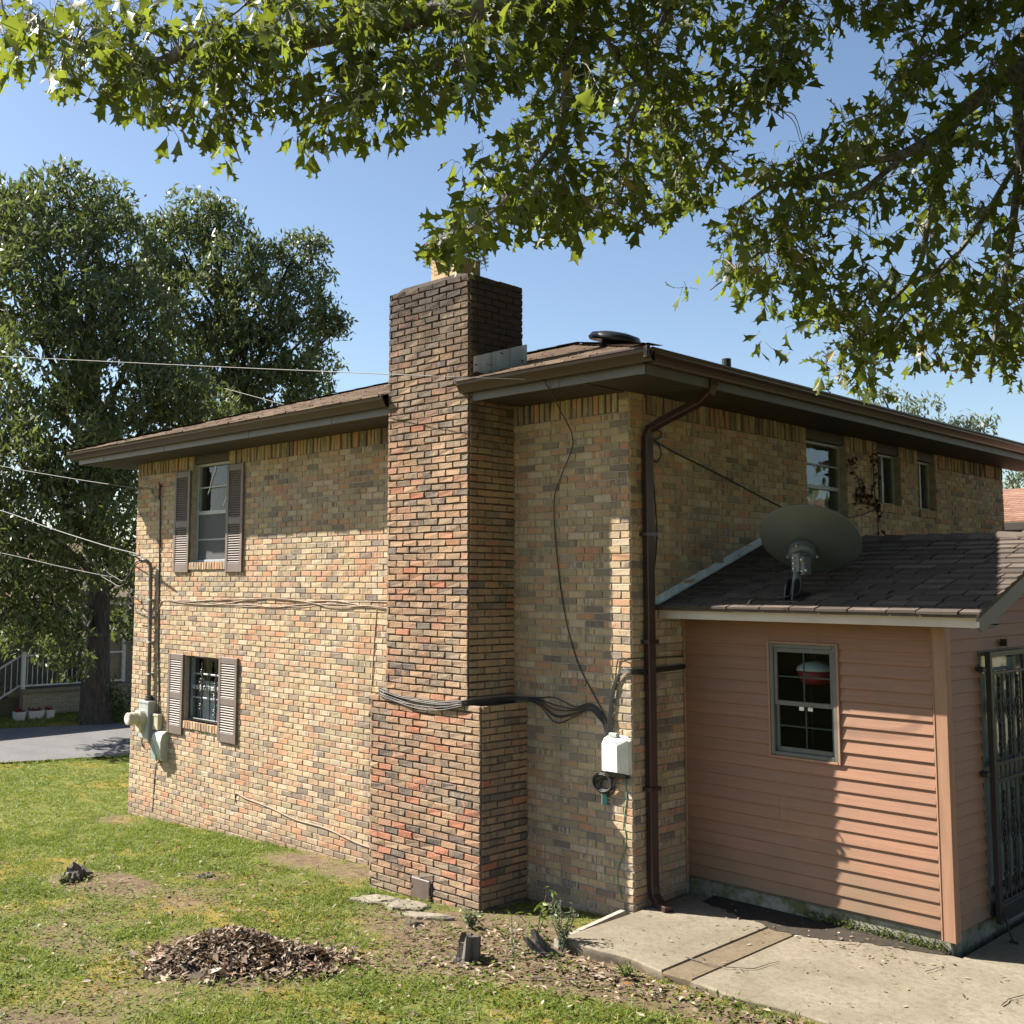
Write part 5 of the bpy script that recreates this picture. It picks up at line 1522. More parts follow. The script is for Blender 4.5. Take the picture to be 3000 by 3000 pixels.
# dead vine on the shaded wall
vine = thing('dead_vine', 'dead reddish-brown vine clinging to the shaded brick wall', 'vine', (0.02, 5.0, 3.4))
mb = MB()
vp = [[(0.015, 4.97, 3.2), (0.015, 5.0, 3.5), (0.015, 4.98, 3.8), (0.015, 4.80, 3.86), (0.015, 4.60, 3.98), (0.015, 4.48, 4.15), (0.015, 4.33, 4.25), (0.015, 4.30, 4.33)],
      [(0.015, 4.98, 3.8), (0.015, 4.93, 4.0), (0.015, 4.92, 4.3), (0.015, 4.9, 4.48)], [(0.015, 4.6, 3.98), (0.015, 4.5, 3.9), (0.015, 4.42, 3.88)]]
for ln in vp: mb.tube(catmull(ln, 5), 0.006, 5)
mb.build('stem', M_STUMP, vine)
V = []; Fi = []; rr = []
for ln in vp:
    for p in catmull(ln, 14):
        if rng.random() < 0.5: continue
        for _ in range(2):
            c_ = p+np.array([abs(rng.normal(0.02, 0.015)), rng.normal(0, 0.055), rng.normal(0, 0.055)])
            a_ = rng.normal(size=3); a_ /= np.linalg.norm(a_); b_ = np.cross(a_, rng.normal(size=3)); b_ /= np.linalg.norm(b_)
            s_ = rng.uniform(0.02, 0.045); n0 = len(V)
            V += [c_-a_*s_, c_+b_*s_*0.6, c_+a_*s_, c_-b_*s_*0.6]; Fi.append((n0, n0+1, n0+2, n0+3)); rr.append(rng.random())
link_obj('foliage', np_mesh('foliage', V, Fi, rr, rr), M_VINE, vine)['kind'] = 'stuff'

# ---------------------------------------------------------------- things on the ground
def gp(x, y, dz=0.0): return np.array([x, y, float(gz(x, y))+dz])
def rock(name, label, cat, pts, h, mat, z=None, group=None):
    """flat stone from an outline"""
    m1 = MB(); n = len(pts)
    zs_ = [float(gz(p[0], p[1])) for p in pts]
    cx_ = sum(p[0] for p in pts)/n; cy_ = sum(p[1] for p in pts)/n
    V = [(p[0], p[1], z_-0.03) for p, z_ in zip(pts, zs_)]+[(p[0], p[1], z_+h*0.7+random.uniform(-.006, .006)) for p, z_ in zip(pts, zs_)]
    V += [(cx_+(p[0]-cx_)*0.88, cy_+(p[1]-cy_)*0.88, z_+h+random.uniform(-.008, .008)) for p, z_ in zip(pts, zs_)]
    V += [(cx_, cy_, float(gz(cx_, cy_))+h+0.004)]
    Fs = [(i, (i+1) % n, n+(i+1) % n, n+i) for i in range(n)]+[(n+i, n+(i+1) % n, 2*n+(i+1) % n, 2*n+i) for i in range(n)]+[(2*n+i, 2*n+(i+1) % n, 3*n) for i in range(n)]
    m1.add(V, Fs)
    return tag(m1.build(name, mat), label, cat, group)
def blob(cx, cy, rx, ry, a, n=11, j=0.22):
    o = []
    for i in range(n):
        t = 2*math.pi*i/n; r_ = 1+random.uniform(-j, j)
        x_, y_ = rx*r_*math.cos(t), ry*r_*math.sin(t)
        o.append((cx+x_*math.cos(a)-y_*math.sin(a), cy+x_*math.sin(a)+y_*math.cos(a)))
    return o
rock('flagstone', 'flat grey flagstone under the chimney wall, farthest from the cleanout door', 'stone', blob(-2.30, -0.98, 0.24, 0.13, 0.5), 0.035, M_STONE, group='flagstones at the chimney foot')
rock('flagstone', 'long flat flagstone just below the cleanout door', 'stone', blob(-1.92, -0.95, 0.24, 0.12, 0.2), 0.035, M_STONE, group='flagstones at the chimney foot')
rock('flagstone', 'narrow pale flagstone in front of the cleanout door, nearest the grass', 'stone', blob(-1.52, -1.08, 0.25, 0.07, 0.35), 0.035, M_STONE, group='flagstones at the chimney foot')
rock('stone_chip', 'small pale stone chip in the grass before the flagstones', 'stone', blob(-1.42, -1.30, 0.09, 0.045, 0.3), 0.035, M_CONC)

def stump(name, label, base, axis, r0, r1, h, n=16, mat=M_STUMP, roots=4):
    t_ = thing(name, label, 'stump', tuple(base))
    axis = np.asarray(axis, float); axis /= np.linalg.norm(axis)
    a_ = np.cross(axis, [0, 1, 0.1]); a_ /= np.linalg.norm(a_); b_ = np.cross(axis, a_)
    prm = [random.uniform(0.7, 1.25) for _ in range(n)]
    tops = [random.uniform(-0.35, 0.25)*h for _ in range(n)]
    V = []; levels = [(-0.1, 1.35), (0.0, 1.25), (0.3, 1.02), (0.7, 0.97), (1.0, 1.0), (1.0, 0.55), (0.93, 0.25)]
    for f, k_ in levels:
        for i in range(n):
            t = 2*math.pi*i/n
            r_ = (r0+(r1-r0)*min(max(f, 0), 1))*k_*(1+(prm[i]-1)*(1.5 if f < 0.3 else 0.8))
            V.append(np.asarray(base)+axis*(h*f+(tops[i] if f >= 1 else 0))+r_*(math.cos(t)*a_+math.sin(t)*b_))
    m_ = len(levels)
    Fs = [(i*n+k_, i*n+(k_+1) % n, (i+1)*n+(k_+1) % n, (i+1)*n+k_) for i in range(m_-1) for k_ in range(n)]+[tuple((m_-1)*n+k_ for k_ in range(n))]
    m1 = MB(); m1.add(V, Fs); m1.build('bark', mat, t_)
    m1 = MB()
    for i in range(roots):
        t = 2*math.pi*i/roots+random.random(); d = np.array([math.cos(t), math.sin(t), 0])
        p0 = np.asarray(base)+d*r0*0.9+[0, 0, 0.05]; p1 = np.asarray(base)+d*r0*2.0+[0, 0, -0.03]
        m1.tube([p0, (p0+p1)/2+[0, 0, -0.01], p1], [r0*0.35, r0*0.25, r0*0.1], 7)
    m1.build('root', mat, t_)
    return t_
stump('tree_stump', 'small leaning grey stump on the lawn left of the brick wall', gp(-5.55, -2.45, -0.02), (0.45, -0.35, 0.75), 0.125, 0.095, 0.17)
stump('tree_stump', 'hollow upright black stump in the bare soil before the chimney corner', gp(-0.33, -1.72, -0.03), (0.1, 0, 1), 0.095, 0.085, 0.22)
stump('tree_stump', 'rotted dark stump against the slab edge under the silvery shrub', gp(0.06, -1.22, -0.05), (-0.5, -0.3, 0.7), 0.075, 0.06, 0.22)
stump('tree_stump', 'tiny rotten stump remnant sunk in the mossy lawn', gp(-4.5, -1.48, -0.03), (0.1, 0, 1), 0.07, 0.05, 0.06)

eb = MB()
p0, p1 = np.array([-0.02, -0.10, 0.02]), np.array([0.0, -1.02, -0.03])
d_ = p1-p0
eb.prism([(0, 0), (0.055, 0), (0.05, 0.10), (0.006, 0.10)], p0+[-0.06, 0, -0.06], (1, 0, 0), (0, 0, 1), d_)
tag(eb.build('edging_board', simple('weathered_white_board', (0.42, 0.39, 0.33), 0.85, (0.26, 0.23, 0.185), 11), None), 'weathered pale board edging the slab by the house corner', 'board')

def leaves_mesh(name, C, size, updown, rnd, flat=0.8, aspect=0.45, curl=0.25):
    """folded leaf quads: two faces each, at centres C"""
    n = len(C)
    a_ = rng.normal(size=(n, 3)); a_[:, 2] *= (1-flat)
    a_ /= np.linalg.norm(a_, axis=1, keepdims=True)
    up = np.tile([0, 0, 1.0], (n, 1))+rng.normal(size=(n, 3))*(1-flat)*0.8
    b_ = np.cross(up, a_); b_ /= np.linalg.norm(b_, axis=1, keepdims=True)
    c_ = np.cross(a_, b_)
    s = size[:, None]
    k_ = rng.uniform(-curl, curl*1.8, (n, 1))
    V = np.stack([C-a_*s, C+b_*s*aspect+c_*s*k_, C+a_*s+c_*s*k_*0.6, C-b_*s*aspect+c_*s*k_], 1).reshape(-1, 3)
    i4 = np.arange(n)*4
    F1 = np.stack([i4, i4+1, i4+2], 1); F2 = np.stack([i4, i4+2, i4+3], 1)
    Fi = np.concatenate([F1, F2]); rr = np.concatenate([rnd, rnd])
    return np_mesh(name, V, Fi, rr, rng.random(len(rr)))

# raked pile of dry leaves: a low mound under its leaves
PC = np.array([-1.72, -2.93])
PU = np.array([0.80, 0.60]); PW = np.array([-0.60, 0.80])
def pile_h(a, b):
    return 0.20*np.exp(-(((a+0.12)/0.42)**2+((b-0.02)/0.30)**2))+0.07*np.exp(-(((a-0.38)/0.40)**2+((b+0.06)/0.24)**2))+0.03*np.exp(-(((a+0.55)/0.25)**2+((b+0.12)/0.2)**2))
n = 7000
wh = rng.random(n)
a_ = np.where(wh < 0.5, rng.normal(-0.12, 0.30, n), np.where(wh < 0.8, rng.normal(0.40, 0.30, n), rng.normal(0.1, 0.55, n)))
b_ = np.where(wh < 0.5, rng.normal(0.02, 0.22, n), np.where(wh < 0.8, rng.normal(-0.06, 0.16, n), rng.normal(-0.02, 0.27, n)))
edge = fbm(a_*4+9, b_*4+2)
keep = (edge > 0.38) | ((a_/0.6)**2+(b_/0.3)**2 < 0.6)
keep &= (a_/1.15)**2+(b_/0.62)**2 < 1
a_, b_ = a_[keep], b_[keep]
X = PC[0]+a_*PU[0]+b_*PW[0]; Y = PC[1]+a_*PU[1]+b_*PW[1]
Z = gz(X, Y)+pile_h(a_, b_)+rng.uniform(0, 0.035, len(X))
pile = thing('leaf_pile', 'low raked pile of dry brown leaves on the lawn', 'leaf pile', (PC[0], PC[1], float(gz(*PC))))
sz = 0.012+0.05*rng.random(len(X))**2.2
o = link_obj('dry_leaves', leaves_mesh('dry_leaves', np.stack([X, Y, Z], 1), sz, 0, rng.random(len(X)), 0.55, 0.42), M_DEADL, pile); o['kind'] = 'stuff'
gx_ = np.linspace(-1.0, 1.0, 30); gy_ = np.linspace(-0.6, 0.6, 20)
A_, B_ = np.meshgrid(gx_, gy_, indexing='ij')
XX = PC[0]+A_*PU[0]+B_*PW[0]; YY = PC[1]+A_*PU[1]+B_*PW[1]
VV = np.stack([XX, YY, gz(XX, YY)+pile_h(A_, B_)-0.028], -1).reshape(-1, 3)
i_, j_ = np.meshgrid(np.arange(29), np.arange(19), indexing='ij'); q_ = (i_*20+j_).ravel()
link_obj('mound', np_mesh('mound', VV, np.stack([q_, q_+20, q_+21, q_+1], 1), smooth=True), simple('leaf_mould', (0.085, 0.06, 0.045), 1.0, (0.05, 0.036, 0.028), 20, bmp=0.8), pile)

# fallen leaves and chips strewn about
n = 1500
X = np.concatenate([rng.uniform(-7, 2.2, 1100), rng.normal(-0.2, 0.7, 750), rng.uniform(0.2, 2.4, 350)]); Y = np.concatenate([rng.uniform(-5.3, -0.7, 1100), rng.normal(-1.5, 0.4, 750), rng.normal(-1.35, 0.12, 350)])
ok = (Y < -0.68) & ~((X > 0.03) & (Y > -1.12))
X, Y = X[ok], Y[ok]
litter = link_obj('leaf_litter', leaves_mesh('leaf_litter', np.stack([X, Y, gz(X, Y)+rng.uniform(0.012, 0.035, len(X))], 1), rng.uniform(0.014, 0.045, len(X)), 0, rng.random(len(X)), 0.8, 0.42), M_DEADL)
tag(litter, 'scattered dry leaves and chips over lawn and bare soil', 'leaves', kind='stuff')
n = 260
X = np.concatenate([rng.uniform(0.1, 3.4, 120), rng.normal(1.7, 0.45, 140)]); Y = np.concatenate([rng.uniform(-1.0, 0.75, 120), rng.normal(0.45, 0.17, 140)]); Y = np.minimum(Y, 0.78)
debris = link_obj('leaf_debris', leaves_mesh('leaf_debris', np.stack([X, Y, np.full(len(X), ZS)+rng.uniform(0.004, 0.016, len(X))], 1), rng.uniform(0.008, 0.026, len(X)), 0, rng.random(len(X)), 0.85, 0.42), M_DEADL)
tag(debris, 'leaf crumbs strewn on the concrete slab', 'leaves', kind='stuff')

# damp soil washed along the porch footing
mb = MB()
pts = [(0.30, 0.82), (0.28, 0.62), (0.50, 0.56), (0.74, 0.47), (0.95, 0.44), (1.15, 0.36), (1.42, 0.40), (1.62, 0.50), (1.82, 0.60), (2.05, 0.68), (2.3, 0.74), (2.36, 0.82)]
fine = catmull([(*p, 0) for p in pts], 6)
V = [(p[0]+random.uniform(-.02, .02), min(p[1]+random.uniform(-.025, .025), 0.825), ZS+0.004) for p in fine]
V = [(p[0], p[1], ZS+0.004) for p in V]
n = len(V)
V2 = [(p[0], 0.827, ZS+0.018) for p in V]
mb.add(V+V2, [(i, i+1, n+i+1, n+i) for i in range(n-1)])
tag(mb.build('damp_soil', M_SOILD), 'dark damp soil along the foot of the porch wall', 'soil', kind='stuff')
n = 1300
X = rng.uniform(1.15, 2.36, n); Z = rng.beta(1.2, 2.5, n)*0.11+ZS+0.005; Y = PY+0.02-rng.beta(1.2, 3, n)*0.09*(1-0.6*(Z-ZS)/0.11)
keep = fbm(X*3, Z*0+4) > 0.42
moss = link_obj('moss', leaves_mesh('moss', np.stack([X, Y, Z], 1)[keep], rng.uniform(0.005, 0.014, keep.sum()), 0, rng.random(keep.sum()), 0.3, 0.6), leaf_mat('moss', [(0, (0.05, 0.07, 0.012)), (1, (0.14, 0.16, 0.03))], (0.1, 0.14, 0.02), 0.2, 0.8, 0.2))
tag(moss, 'green moss growing along the porch foundation', 'moss', kind='stuff')

def stick(label, pts, r):
    pts = [np.asarray(p, float)+np.array([random.uniform(-.012, .012), random.uniform(-.012, .012), random.uniform(0, .006)]) for p in catmull(pts, 3)]
    m1 = MB(); m1.tube(pts, [r*0.55*(1-0.6*i/len(pts))*random.uniform(0.8, 1.2) for i in range(len(pts))], 6)
    q = pts[len(pts)//2]; d = pts[-1]-pts[0]; d = np.array([d[1], -d[0], 0])/(np.linalg.norm(d)+1e-6)
    m1.tube([q, q+d*0.05+[0, 0, 0.008], q+d*0.08+(pts[-1]-pts[0])*0.08], [r*0.35, r*0.25, r*0.12], 5)
    tag(m1.build('stick', M_STUMP), label, 'stick', 'sticks')
stick('long curved twig lying across the concrete slab', [on_z(1295*DS, 1808*DS, ZS+.008), on_z(1350*DS, 1822*DS, ZS+.012), on_z(1420*DS, 1827*DS, ZS+.008), on_z(1470*DS, 1815*DS, ZS+.008)], 0.008)
stick('dark hooked twig at the slab edge near the picture corner', [on_z(1890*DS, 1898*DS, ZS+.008), on_z(1905*DS, 1886*DS, ZS+.01), on_z(1940*DS, 1875*DS, ZS+.008)], 0.009)
stick('short twig on the slab below the porch corner post', [on_z(1745*DS, 1835*DS, ZS+.008), on_z(1765*DS, 1826*DS, ZS+.012), on_z(1780*DS, 1822*DS, ZS+.008)], 0.006)
stick('grey twig lying in the leaf-strewn soil below the slab edge', [gp(0.35, -1.75, .02), gp(0.6, -1.62, .03), gp(0.85, -1.55, .02)], 0.009)
stick('bent twig half buried in the bare soil beside the black stump', [gp(-0.15, -1.55, .02), gp(0.05, -1.35, .05), gp(0.15, -1.2, .02)], 0.008)

# shrub sprouts and weeds by the corner
def sprout(name, label, base, n_st, h, spread, mat, lsize, per, cat='shrub'):
    t_ = thing(name, label, cat, tuple(base))
    m1 = MB(); C_ = []
    for i in range(n_st):
        a = random.uniform(0, 2*math.pi); hh = h*random.uniform(0.55, 1.0); sp_ = spread*random.uniform(0.3, 1.0)
        pts = [np.asarray(base), np.asarray(base)+[sp_*0.4*math.cos(a), sp_*0.4*math.sin(a), hh*0.5], np.asarray(base)+[sp_*math.cos(a), sp_*math.sin(a), hh]]
        cv = catmull(pts, 6); m1.tube(cv, 0.0035, 5)
        for p in cv[3:]:
            for _ in range(per): C_.append(p+rng.normal(size=3)*lsize*0.7)
    m1.build('stem', M_BARKL, t_)
    C_ = np.array(C_)
    o = link_obj('foliage', leaves_mesh('foliage', C_, rng.uniform(0.5, 1.0, len(C_))*lsize, 0, rng.random(len(C_)), 0.4, 0.45), mat, t_); o['kind'] = 'stuff'
    return t_
sprout('shrub', 'small silvery-leaved shrub at the slab corner', gp(0.10, -1.10, 0.0), 11, 0.42, 0.13, M_SILVER, 0.022, 4)
sprout('seedling', 'lone broad-leaved seedling leaning in the shade of the chimney corner', gp(-0.30, -0.95, 0.0), 4, 0.36, 0.22, M_WEED, 0.045, 1, 'plant')
sprout('seedling', 'pale bushy weed growing at the chimney front corner', gp(-0.95, -1.05, 0.0), 7, 0.16, 0.10, M_SILVER, 0.026, 3, 'plant')
sprout('seedling', 'tuft of weeds sprouting below the slab edge', gp(0.85, -1.28, 0.0), 7, 0.12, 0.06, M_WEED, 0.022, 2, 'plant')
sprout('seedling', 'weed sprouting beside the leaning stump on the lawn', gp(-5.42, -2.66, 0.0), 5, 0.10, 0.06, M_WEED, 0.025, 2, 'plant')
sprout('seedling', 'bare-stemmed sapling twigs in the soil beside the black stump', gp(-0.12, -1.45, 0.0), 5, 0.34, 0.16, M_SILVER, 0.02, 1, 'plant')
# ---------------------------------------------------------------- across the lane: the neighbour's house
def on_x(u, v, x):
    d = Fv + Rv*(u-1500-SX)/FPX - Uv*(v-1500-SY)/FPX
    return CAM + d*(x-CAM[0])/d[0]
NX = -20.9
nh = thing('neighbour_house', 'buff brick house with white porch railing behind the big oak', 'house', (NX, 6, -0.4))
pA = on_x(44*DS, 1301*DS, NX); pB = on_x(163*DS, 1295*DS, NX)
zf = pA[2]
yL, yR = pA[1], pB[1]+1.2
mb = MB(); mb.box((NX-2.2, yL, -0.8), (NX, yR, zf-0.10)); mb.build('porch_wall', M_NMORT, nh)
nbk = MB()
zz = -0.5; k = 0
while zz < zf-0.12:
    y = yL-(0.1 if k % 2 else 0)
    while y < yR:
        nbk.box((NX-0.005, max(y, yL)+0.006, zz+0.006), (NX+0.008, min(y+0.2032, yR)-0.006, min(zz+CO, zf-0.1)-0.006)); y += 0.2032
    zz += CO; k += 1
x2 = NX-1.3
yE = on_x(236*DS, 1300*DS, x2)[1]
zz = -0.5; k = 0
while zz < 2.2:
    y = yR-0.4-(0.1 if k % 2 else 0)
    while y < yE:
        nbk.box((x2-0.005, max(y, yR-0.4)+0.006, zz+0.006), (x2+0.008, min(y+0.2032, yE)-0.006, zz+CO-0.006)); y += 0.2032
    zz += CO; k += 1
tag(nbk.build('brickwork', M_NBRICK, nh), kind='stuff')
mb = MB(); mb.box((x2-0.2, yR-0.4, -0.8), (x2, yE+3.0, 2.4)); mb.build('house_wall', M_NMORT, nh)
mb = MB(); mb.bbox((NX-2.25, yL-0.05, zf-0.10), (NX+0.06, yR+0.05, zf-0.0), 0.01); mb.build('porch_floor', M_CONC, nh)
mb = MB(); mb.box((NX-2.6, yL-9, -0.8), (NX-2.3, yR+2, 2.4)); mb.build('back_wall', M_NDARK, nh)
e0 = on_x(0, 1185*DS, NX)[2]
mb = MB(); mb.bbox((NX-2.5, yL-9, e0+0.55), (NX+0.35, yR+1.4, e0+0.72), 0.01); mb.build('eave', M_PFASCIA, nh)
mb = MB(); mb.prism([(0.4, 0), (-6.0, 2.0), (-6.0, 1.9), (0.4, -0.08)], (NX, yL-9, e0+0.74), (1, 0, 0), (0, 0, 1), (0, yR+1.4-yL+9, 0)); mb.build('roof', M_SHINGH, nh)
mb = MB()
for i in range(6):
    mb.box((NX-2.0+0.0, yL-0.3*(i+1), -0.8), (NX-0.2, yL-0.3*i-0.002, zf-0.05-0.17*i))
mb.build('steps', M_CONC, nh)
rl = MB()
zr0, zr1 = zf+0.06, zf+0.80
rl.bbox((NX-0.10, yL, zr0), (NX-0.05, yR-0.1, zr0+0.04)); rl.bbox((NX-0.11, yL, zr1), (NX-0.04, yR-0.1, zr1+0.045))
rl.bbox((NX-0.12, yL-0.03, zf), (NX-0.03, yL+0.06, zr1+0.12))
dyr = -2.2
for (o_, dz) in ((zr0, 0.0), (zr1, 0.0)):
    rl.tube([(NX-0.2, yL, o_+0.02), (NX-0.2, yL+dyr, o_+0.02-1.25)], 0.028, 6)
rail = rl.build('railing', M_WPAINT, nh)
for i in range(14):
    y = yL+0.12+i*0.13
    if y < yR-0.15:
        m1 = MB(); m1.tube([(NX-0.075, y, zr0), (NX-0.075, y, zr1)], 0.012, 5); m1.build('baluster', M_WPAINT, rail)
for i in range(14):
    y = yL-0.08-i*0.15; s_ = (y-yL)*1.25/2.2
    m1 = MB(); m1.tube([(NX-0.2, y, zr0+s_), (NX-0.2, y, zr1+s_)], 0.012, 5); m1.build('baluster', M_WPAINT, rail)
m1 = MB(); yd = on_x(238*DS, 1250*DS, x2+0.1)[1]; m1.bbox((x2+0.02, yd-0.12, -0.5), (x2+0.10, yd-0.02, 2.3)); m1.build('downspout', M_WPAINT, nh)

def planter(u0, u1, label):
    a_ = on_z(u0*DS, 1366*DS, -0.44); b_ = on_z(u1*DS, 1366*DS, -0.44)
    c_ = (a_+b_)/2; L_ = abs(b_[1]-a_[1])
    c_[0] = NX+0.75
    t_ = thing('planter', label, 'planter', tuple(c_), 'white planters')
    m1 = MB(); V = []
    for z_, s_ in ((0.0, 0.82), (0.20, 1.0), (0.20, 0.9), (0.14, 0.88)):
        for sx_2, sy_2 in ((-1, -1), (1, -1), (1, 1), (-1, 1)):
            V.append((c_[0]+sx_2*0.14*s_, c_[1]+sy_2*L_/2*s_, -0.44+z_))
    m1.add(V, [(i*4+k_, i*4+(k_+1) % 4, (i+1)*4+(k_+1) % 4, (i+1)*4+k_) for i in range(3) for k_ in range(4)]+[(0, 1, 2, 3), (12, 13, 14, 15)])
    m1.build('trough', M_WPAINT, t_)
    n_ = 70
    C_ = np.stack([c_[0]+rng.uniform(-.1, .1, n_), c_[1]+rng.uniform(-.42, .42, n_)*L_, -0.44+0.17+rng.beta(1.5, 2, n_)*0.12], 1)
    o = link_obj('flowers', leaves_mesh('flowers', C_, rng.uniform(0.02, 0.04, n_), 0, rng.random(n_), 0.3, 0.6), M_FLOWER, t_); o['kind'] = 'stuff'
planter(55, 79, 'white trough of red flowers nearest the porch steps')
planter(87, 130, 'longest white trough of red flowers, between the two shorter ones')
planter(135, 158, 'white trough beside the oak trunk, with few flowers')

# ---------------------------------------------------------------- trees
def scatter_leaves(name, clumps, per, lsize, droop=0.6, aspect=0.32):
    """clumps: list of (centre, radius). Leaves hang in tufts over each clump's outer shell"""
    Cs = []
    for c_, r_ in clumps:
        n_ = int(per*r_*r_)
        nt_ = max(12, n_//9)
        d_ = rng.normal(size=(nt_, 3)); d_ /= np.linalg.norm(d_, axis=1, keepdims=True)
        rad = r_*(0.5+0.5*rng.random(nt_)**0.5)
        tc = c_+d_*rad[:, None]*[1, 1, 0.85]
        idx = rng.integers(0, nt_, n_)
        p_ = tc[idx]+rng.normal(size=(n_, 3))*0.11
        Cs.append(p_)
    Cp = np.concatenate(Cs); n_ = len(Cp)
    a_ = rng.normal(size=(n_, 3)); a_[:, 2] -= droop*1.8; a_ /= np.linalg.norm(a_, axis=1, keepdims=True)
    b_ = np.cross(a_, rng.normal(size=(n_, 3))); b_ /= np.linalg.norm(b_, axis=1, keepdims=True)
    s_ = (lsize*rng.uniform(0.6, 1.15, n_))[:, None]
    V = np.stack([Cp-a_*s_*0.5, Cp+b_*s_*aspect*0.5, Cp+a_*s_*0.5, Cp-b_*s_*aspect*0.5], 1).reshape(-1, 3)
    i4 = np.arange(n_)*4
    return np_mesh(name, V, np.stack([i4, i4+1, i4+2, i4+3], 1), rng.random(n_), rng.random(n_))
def far_tree(name, label, base, trunk_top, r0, clumps, per, lsize, mat, group=None, limbs=True, bark=M_BARK):
    t_ = thing(name, label, 'tree', tuple(base), group)
    base = np.asarray(base, float); top = np.asarray(trunk_top, float)
    m1 = MB()
    pts = [base+[0, 0, -0.3], base+[0, 0, 0.15], base+(top-base)*0.12, base+(top-base)*0.45+[0.1, 0.05, 0], base+(top-base)*0.75, top]
    m1.tube(catmull(pts, 4), list(np.interp(np.linspace(0, 5, 21), [0, 1, 2, 3, 4, 5], [r0*1.5, r0*1.3, r0*1.0, r0*0.85, r0*0.6, r0*0.3])), 14)
    m1.build('trunk', bark, t_, smooth=True)
    if limbs:
        for c_, r_ in clumps:
            f_ = np.clip(((c_[2]-base[2])/(top[2]-base[2]))*0.75, 0.25, 0.98)
            p0 = base+(top-base)*f_
            mid = (p0+c_)/2+rng.normal(size=3)*0.25+[0, 0, -0.15]
            m1 = MB(); ln = catmull([p0, mid, p0+(c_-p0)*0.85, c_], 5)
            rb = 0.05+0.07*min(1.0, r_/1.6)
            m1.tube(ln, list(np.linspace(rb, 0.015, len(ln))), 6)
            for _ in range(4):
                q_ = ln[rng.integers(6, len(ln))]; e_ = q_+rng.normal(size=3)*r_*0.22
                m1.tube([q_, (q_+e_)/2+rng.normal(size=3)*0.08, e_], [0.03, 0.02, 0.008], 5)
            m1.build('limb', bark, t_, smooth=True)
    o = link_obj('crown', scatter_leaves('crown', clumps, per, lsize), mat, t_); o['kind'] = 'stuff'
    return t_
def cl(u, v, r, t):
    return (at(u*DS, v*DS, t), r*DS*t/FPX)
TB = on_z(182*DS, 1363*DS, -0.46)
T1 = float((TB-CAM)@Fv)
big = [cl(130, 385, 85, T1), cl(60, 420, 80, T1-1), cl(195, 390, 62, T1+1), cl(15, 390, 60, T1), cl(-70, 450, 110, T1), cl(110, 500, 100, T1-1.5), cl(225, 480, 85, T1),
       cl(30, 560, 95, T1-2), cl(160, 600, 105, T1-2.2), cl(260, 600, 85, T1-1), cl(-70, 640, 110, T1-1), cl(80, 690, 110, T1-2.8), cl(220, 720, 110, T1-2), cl(320, 720, 85, T1-1),
       cl(390, 780, 70, T1), cl(-60, 800, 110, T1-2), cl(120, 830, 110, T1-3), cl(30, 870, 90, T1-3.2), cl(240, 850, 90, T1-1.5), cl(320, 800, 60, T1-1), cl(180, 940, 90, T1-2.5), cl(70, 980, 90, T1-3.3),
       cl(-40, 960, 90, T1-3), cl(235, 1000, 60, T1-1), cl(150, 1050, 85, T1-2), cl(225, 1090, 60, T1+0.5), cl(50, 1070, 80, T1-3), cl(-20, 1100, 70, T1-3), cl(232, 1180, 35, T1+0.6),
       cl(100, 1140, 60, T1-2.5), cl(40, 1170, 40, T1-3), cl(115, 1200, 45, T1-2.2), cl(140, 1250, 35, T1-1.8), cl(90, 1235, 30, T1-2), cl(15, 1210, 30, T1-2.5)]
tree1 = far_tree('oak_tree', 'huge dark oak with thick trunk across the lane', TB, at(170*DS, 520*DS, T1+0.3), 0.33, big, 1500, 0.225, M_LEAFB, 'trees beyond the house')
T2 = T1+4.5
second = [cl(292, 440, 42, T2), cl(285, 545, 55, T2-1), cl(648, 612, 20, T2), cl(598, 470, 26, T2), cl(370, 410, 62, T2), cl(420, 430, 55, T2), cl(345, 470, 70, T2), cl(440, 500, 75, T2-1), cl(505, 500, 55, T2), cl(560, 475, 42, T2), cl(590, 520, 38, T2), cl(380, 580, 85, T2-1), cl(480, 590, 80, T2-1.5),
          cl(560, 580, 60, T2-0.5), cl(610, 600, 42, T2), cl(630, 620, 28, T2), cl(540, 660, 75, T2-1), cl(612, 690, 36, T2), cl(450, 680, 95, T2-1.5), cl(350, 670, 90, T2-1), cl(590, 735, 45, T2), cl(520, 740, 75, T2-1), cl(420, 770, 80, T2-1), cl(300, 520, 60, T2)]
b2_ = on_z(430*DS, 1345*DS, -0.46)
b2_ = CAM+(b2_-CAM)*(T2/float((b2_-CAM)@Fv)); b2_[2] = -0.46
tree2 = far_tree('oak_tree', 'rounded oak rising behind the house roof, next to the chimney', b2_, at(445*DS, 560*DS, T2), 0.3, second, 1350, 0.225, M_LEAFB, 'trees beyond the house')
# far pale tree over the eave at the right
T3 = 33
third = [cl(1640, 790, 45, T3), cl(1700, 765, 38, T3), cl(1745, 780, 38, T3), cl(1665, 750, 28, T3), cl(1790, 800, 32, T3), cl(1835, 795, 30, T3), cl(1600, 800, 40, T3), cl(1860, 800, 22, T3), cl(1720, 820, 45, T3), cl(1800, 840, 40, T3), cl(1850, 850, 40, T3)]
b3_ = at(1740*DS, 1100*DS, T3); b3_[2] = -0.5
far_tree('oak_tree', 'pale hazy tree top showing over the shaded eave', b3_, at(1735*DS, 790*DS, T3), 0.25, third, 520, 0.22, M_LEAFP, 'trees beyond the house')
T4 = 36
fourth = [cl(1905, 905, 26, T4), cl(1940, 905, 30, T4), cl(1975, 890, 40, T4), cl(1930, 930, 30, T4), cl(1890, 935, 24, T4)]
b4_ = at(1950*DS, 1100*DS, T4); b4_[2] = -0.5
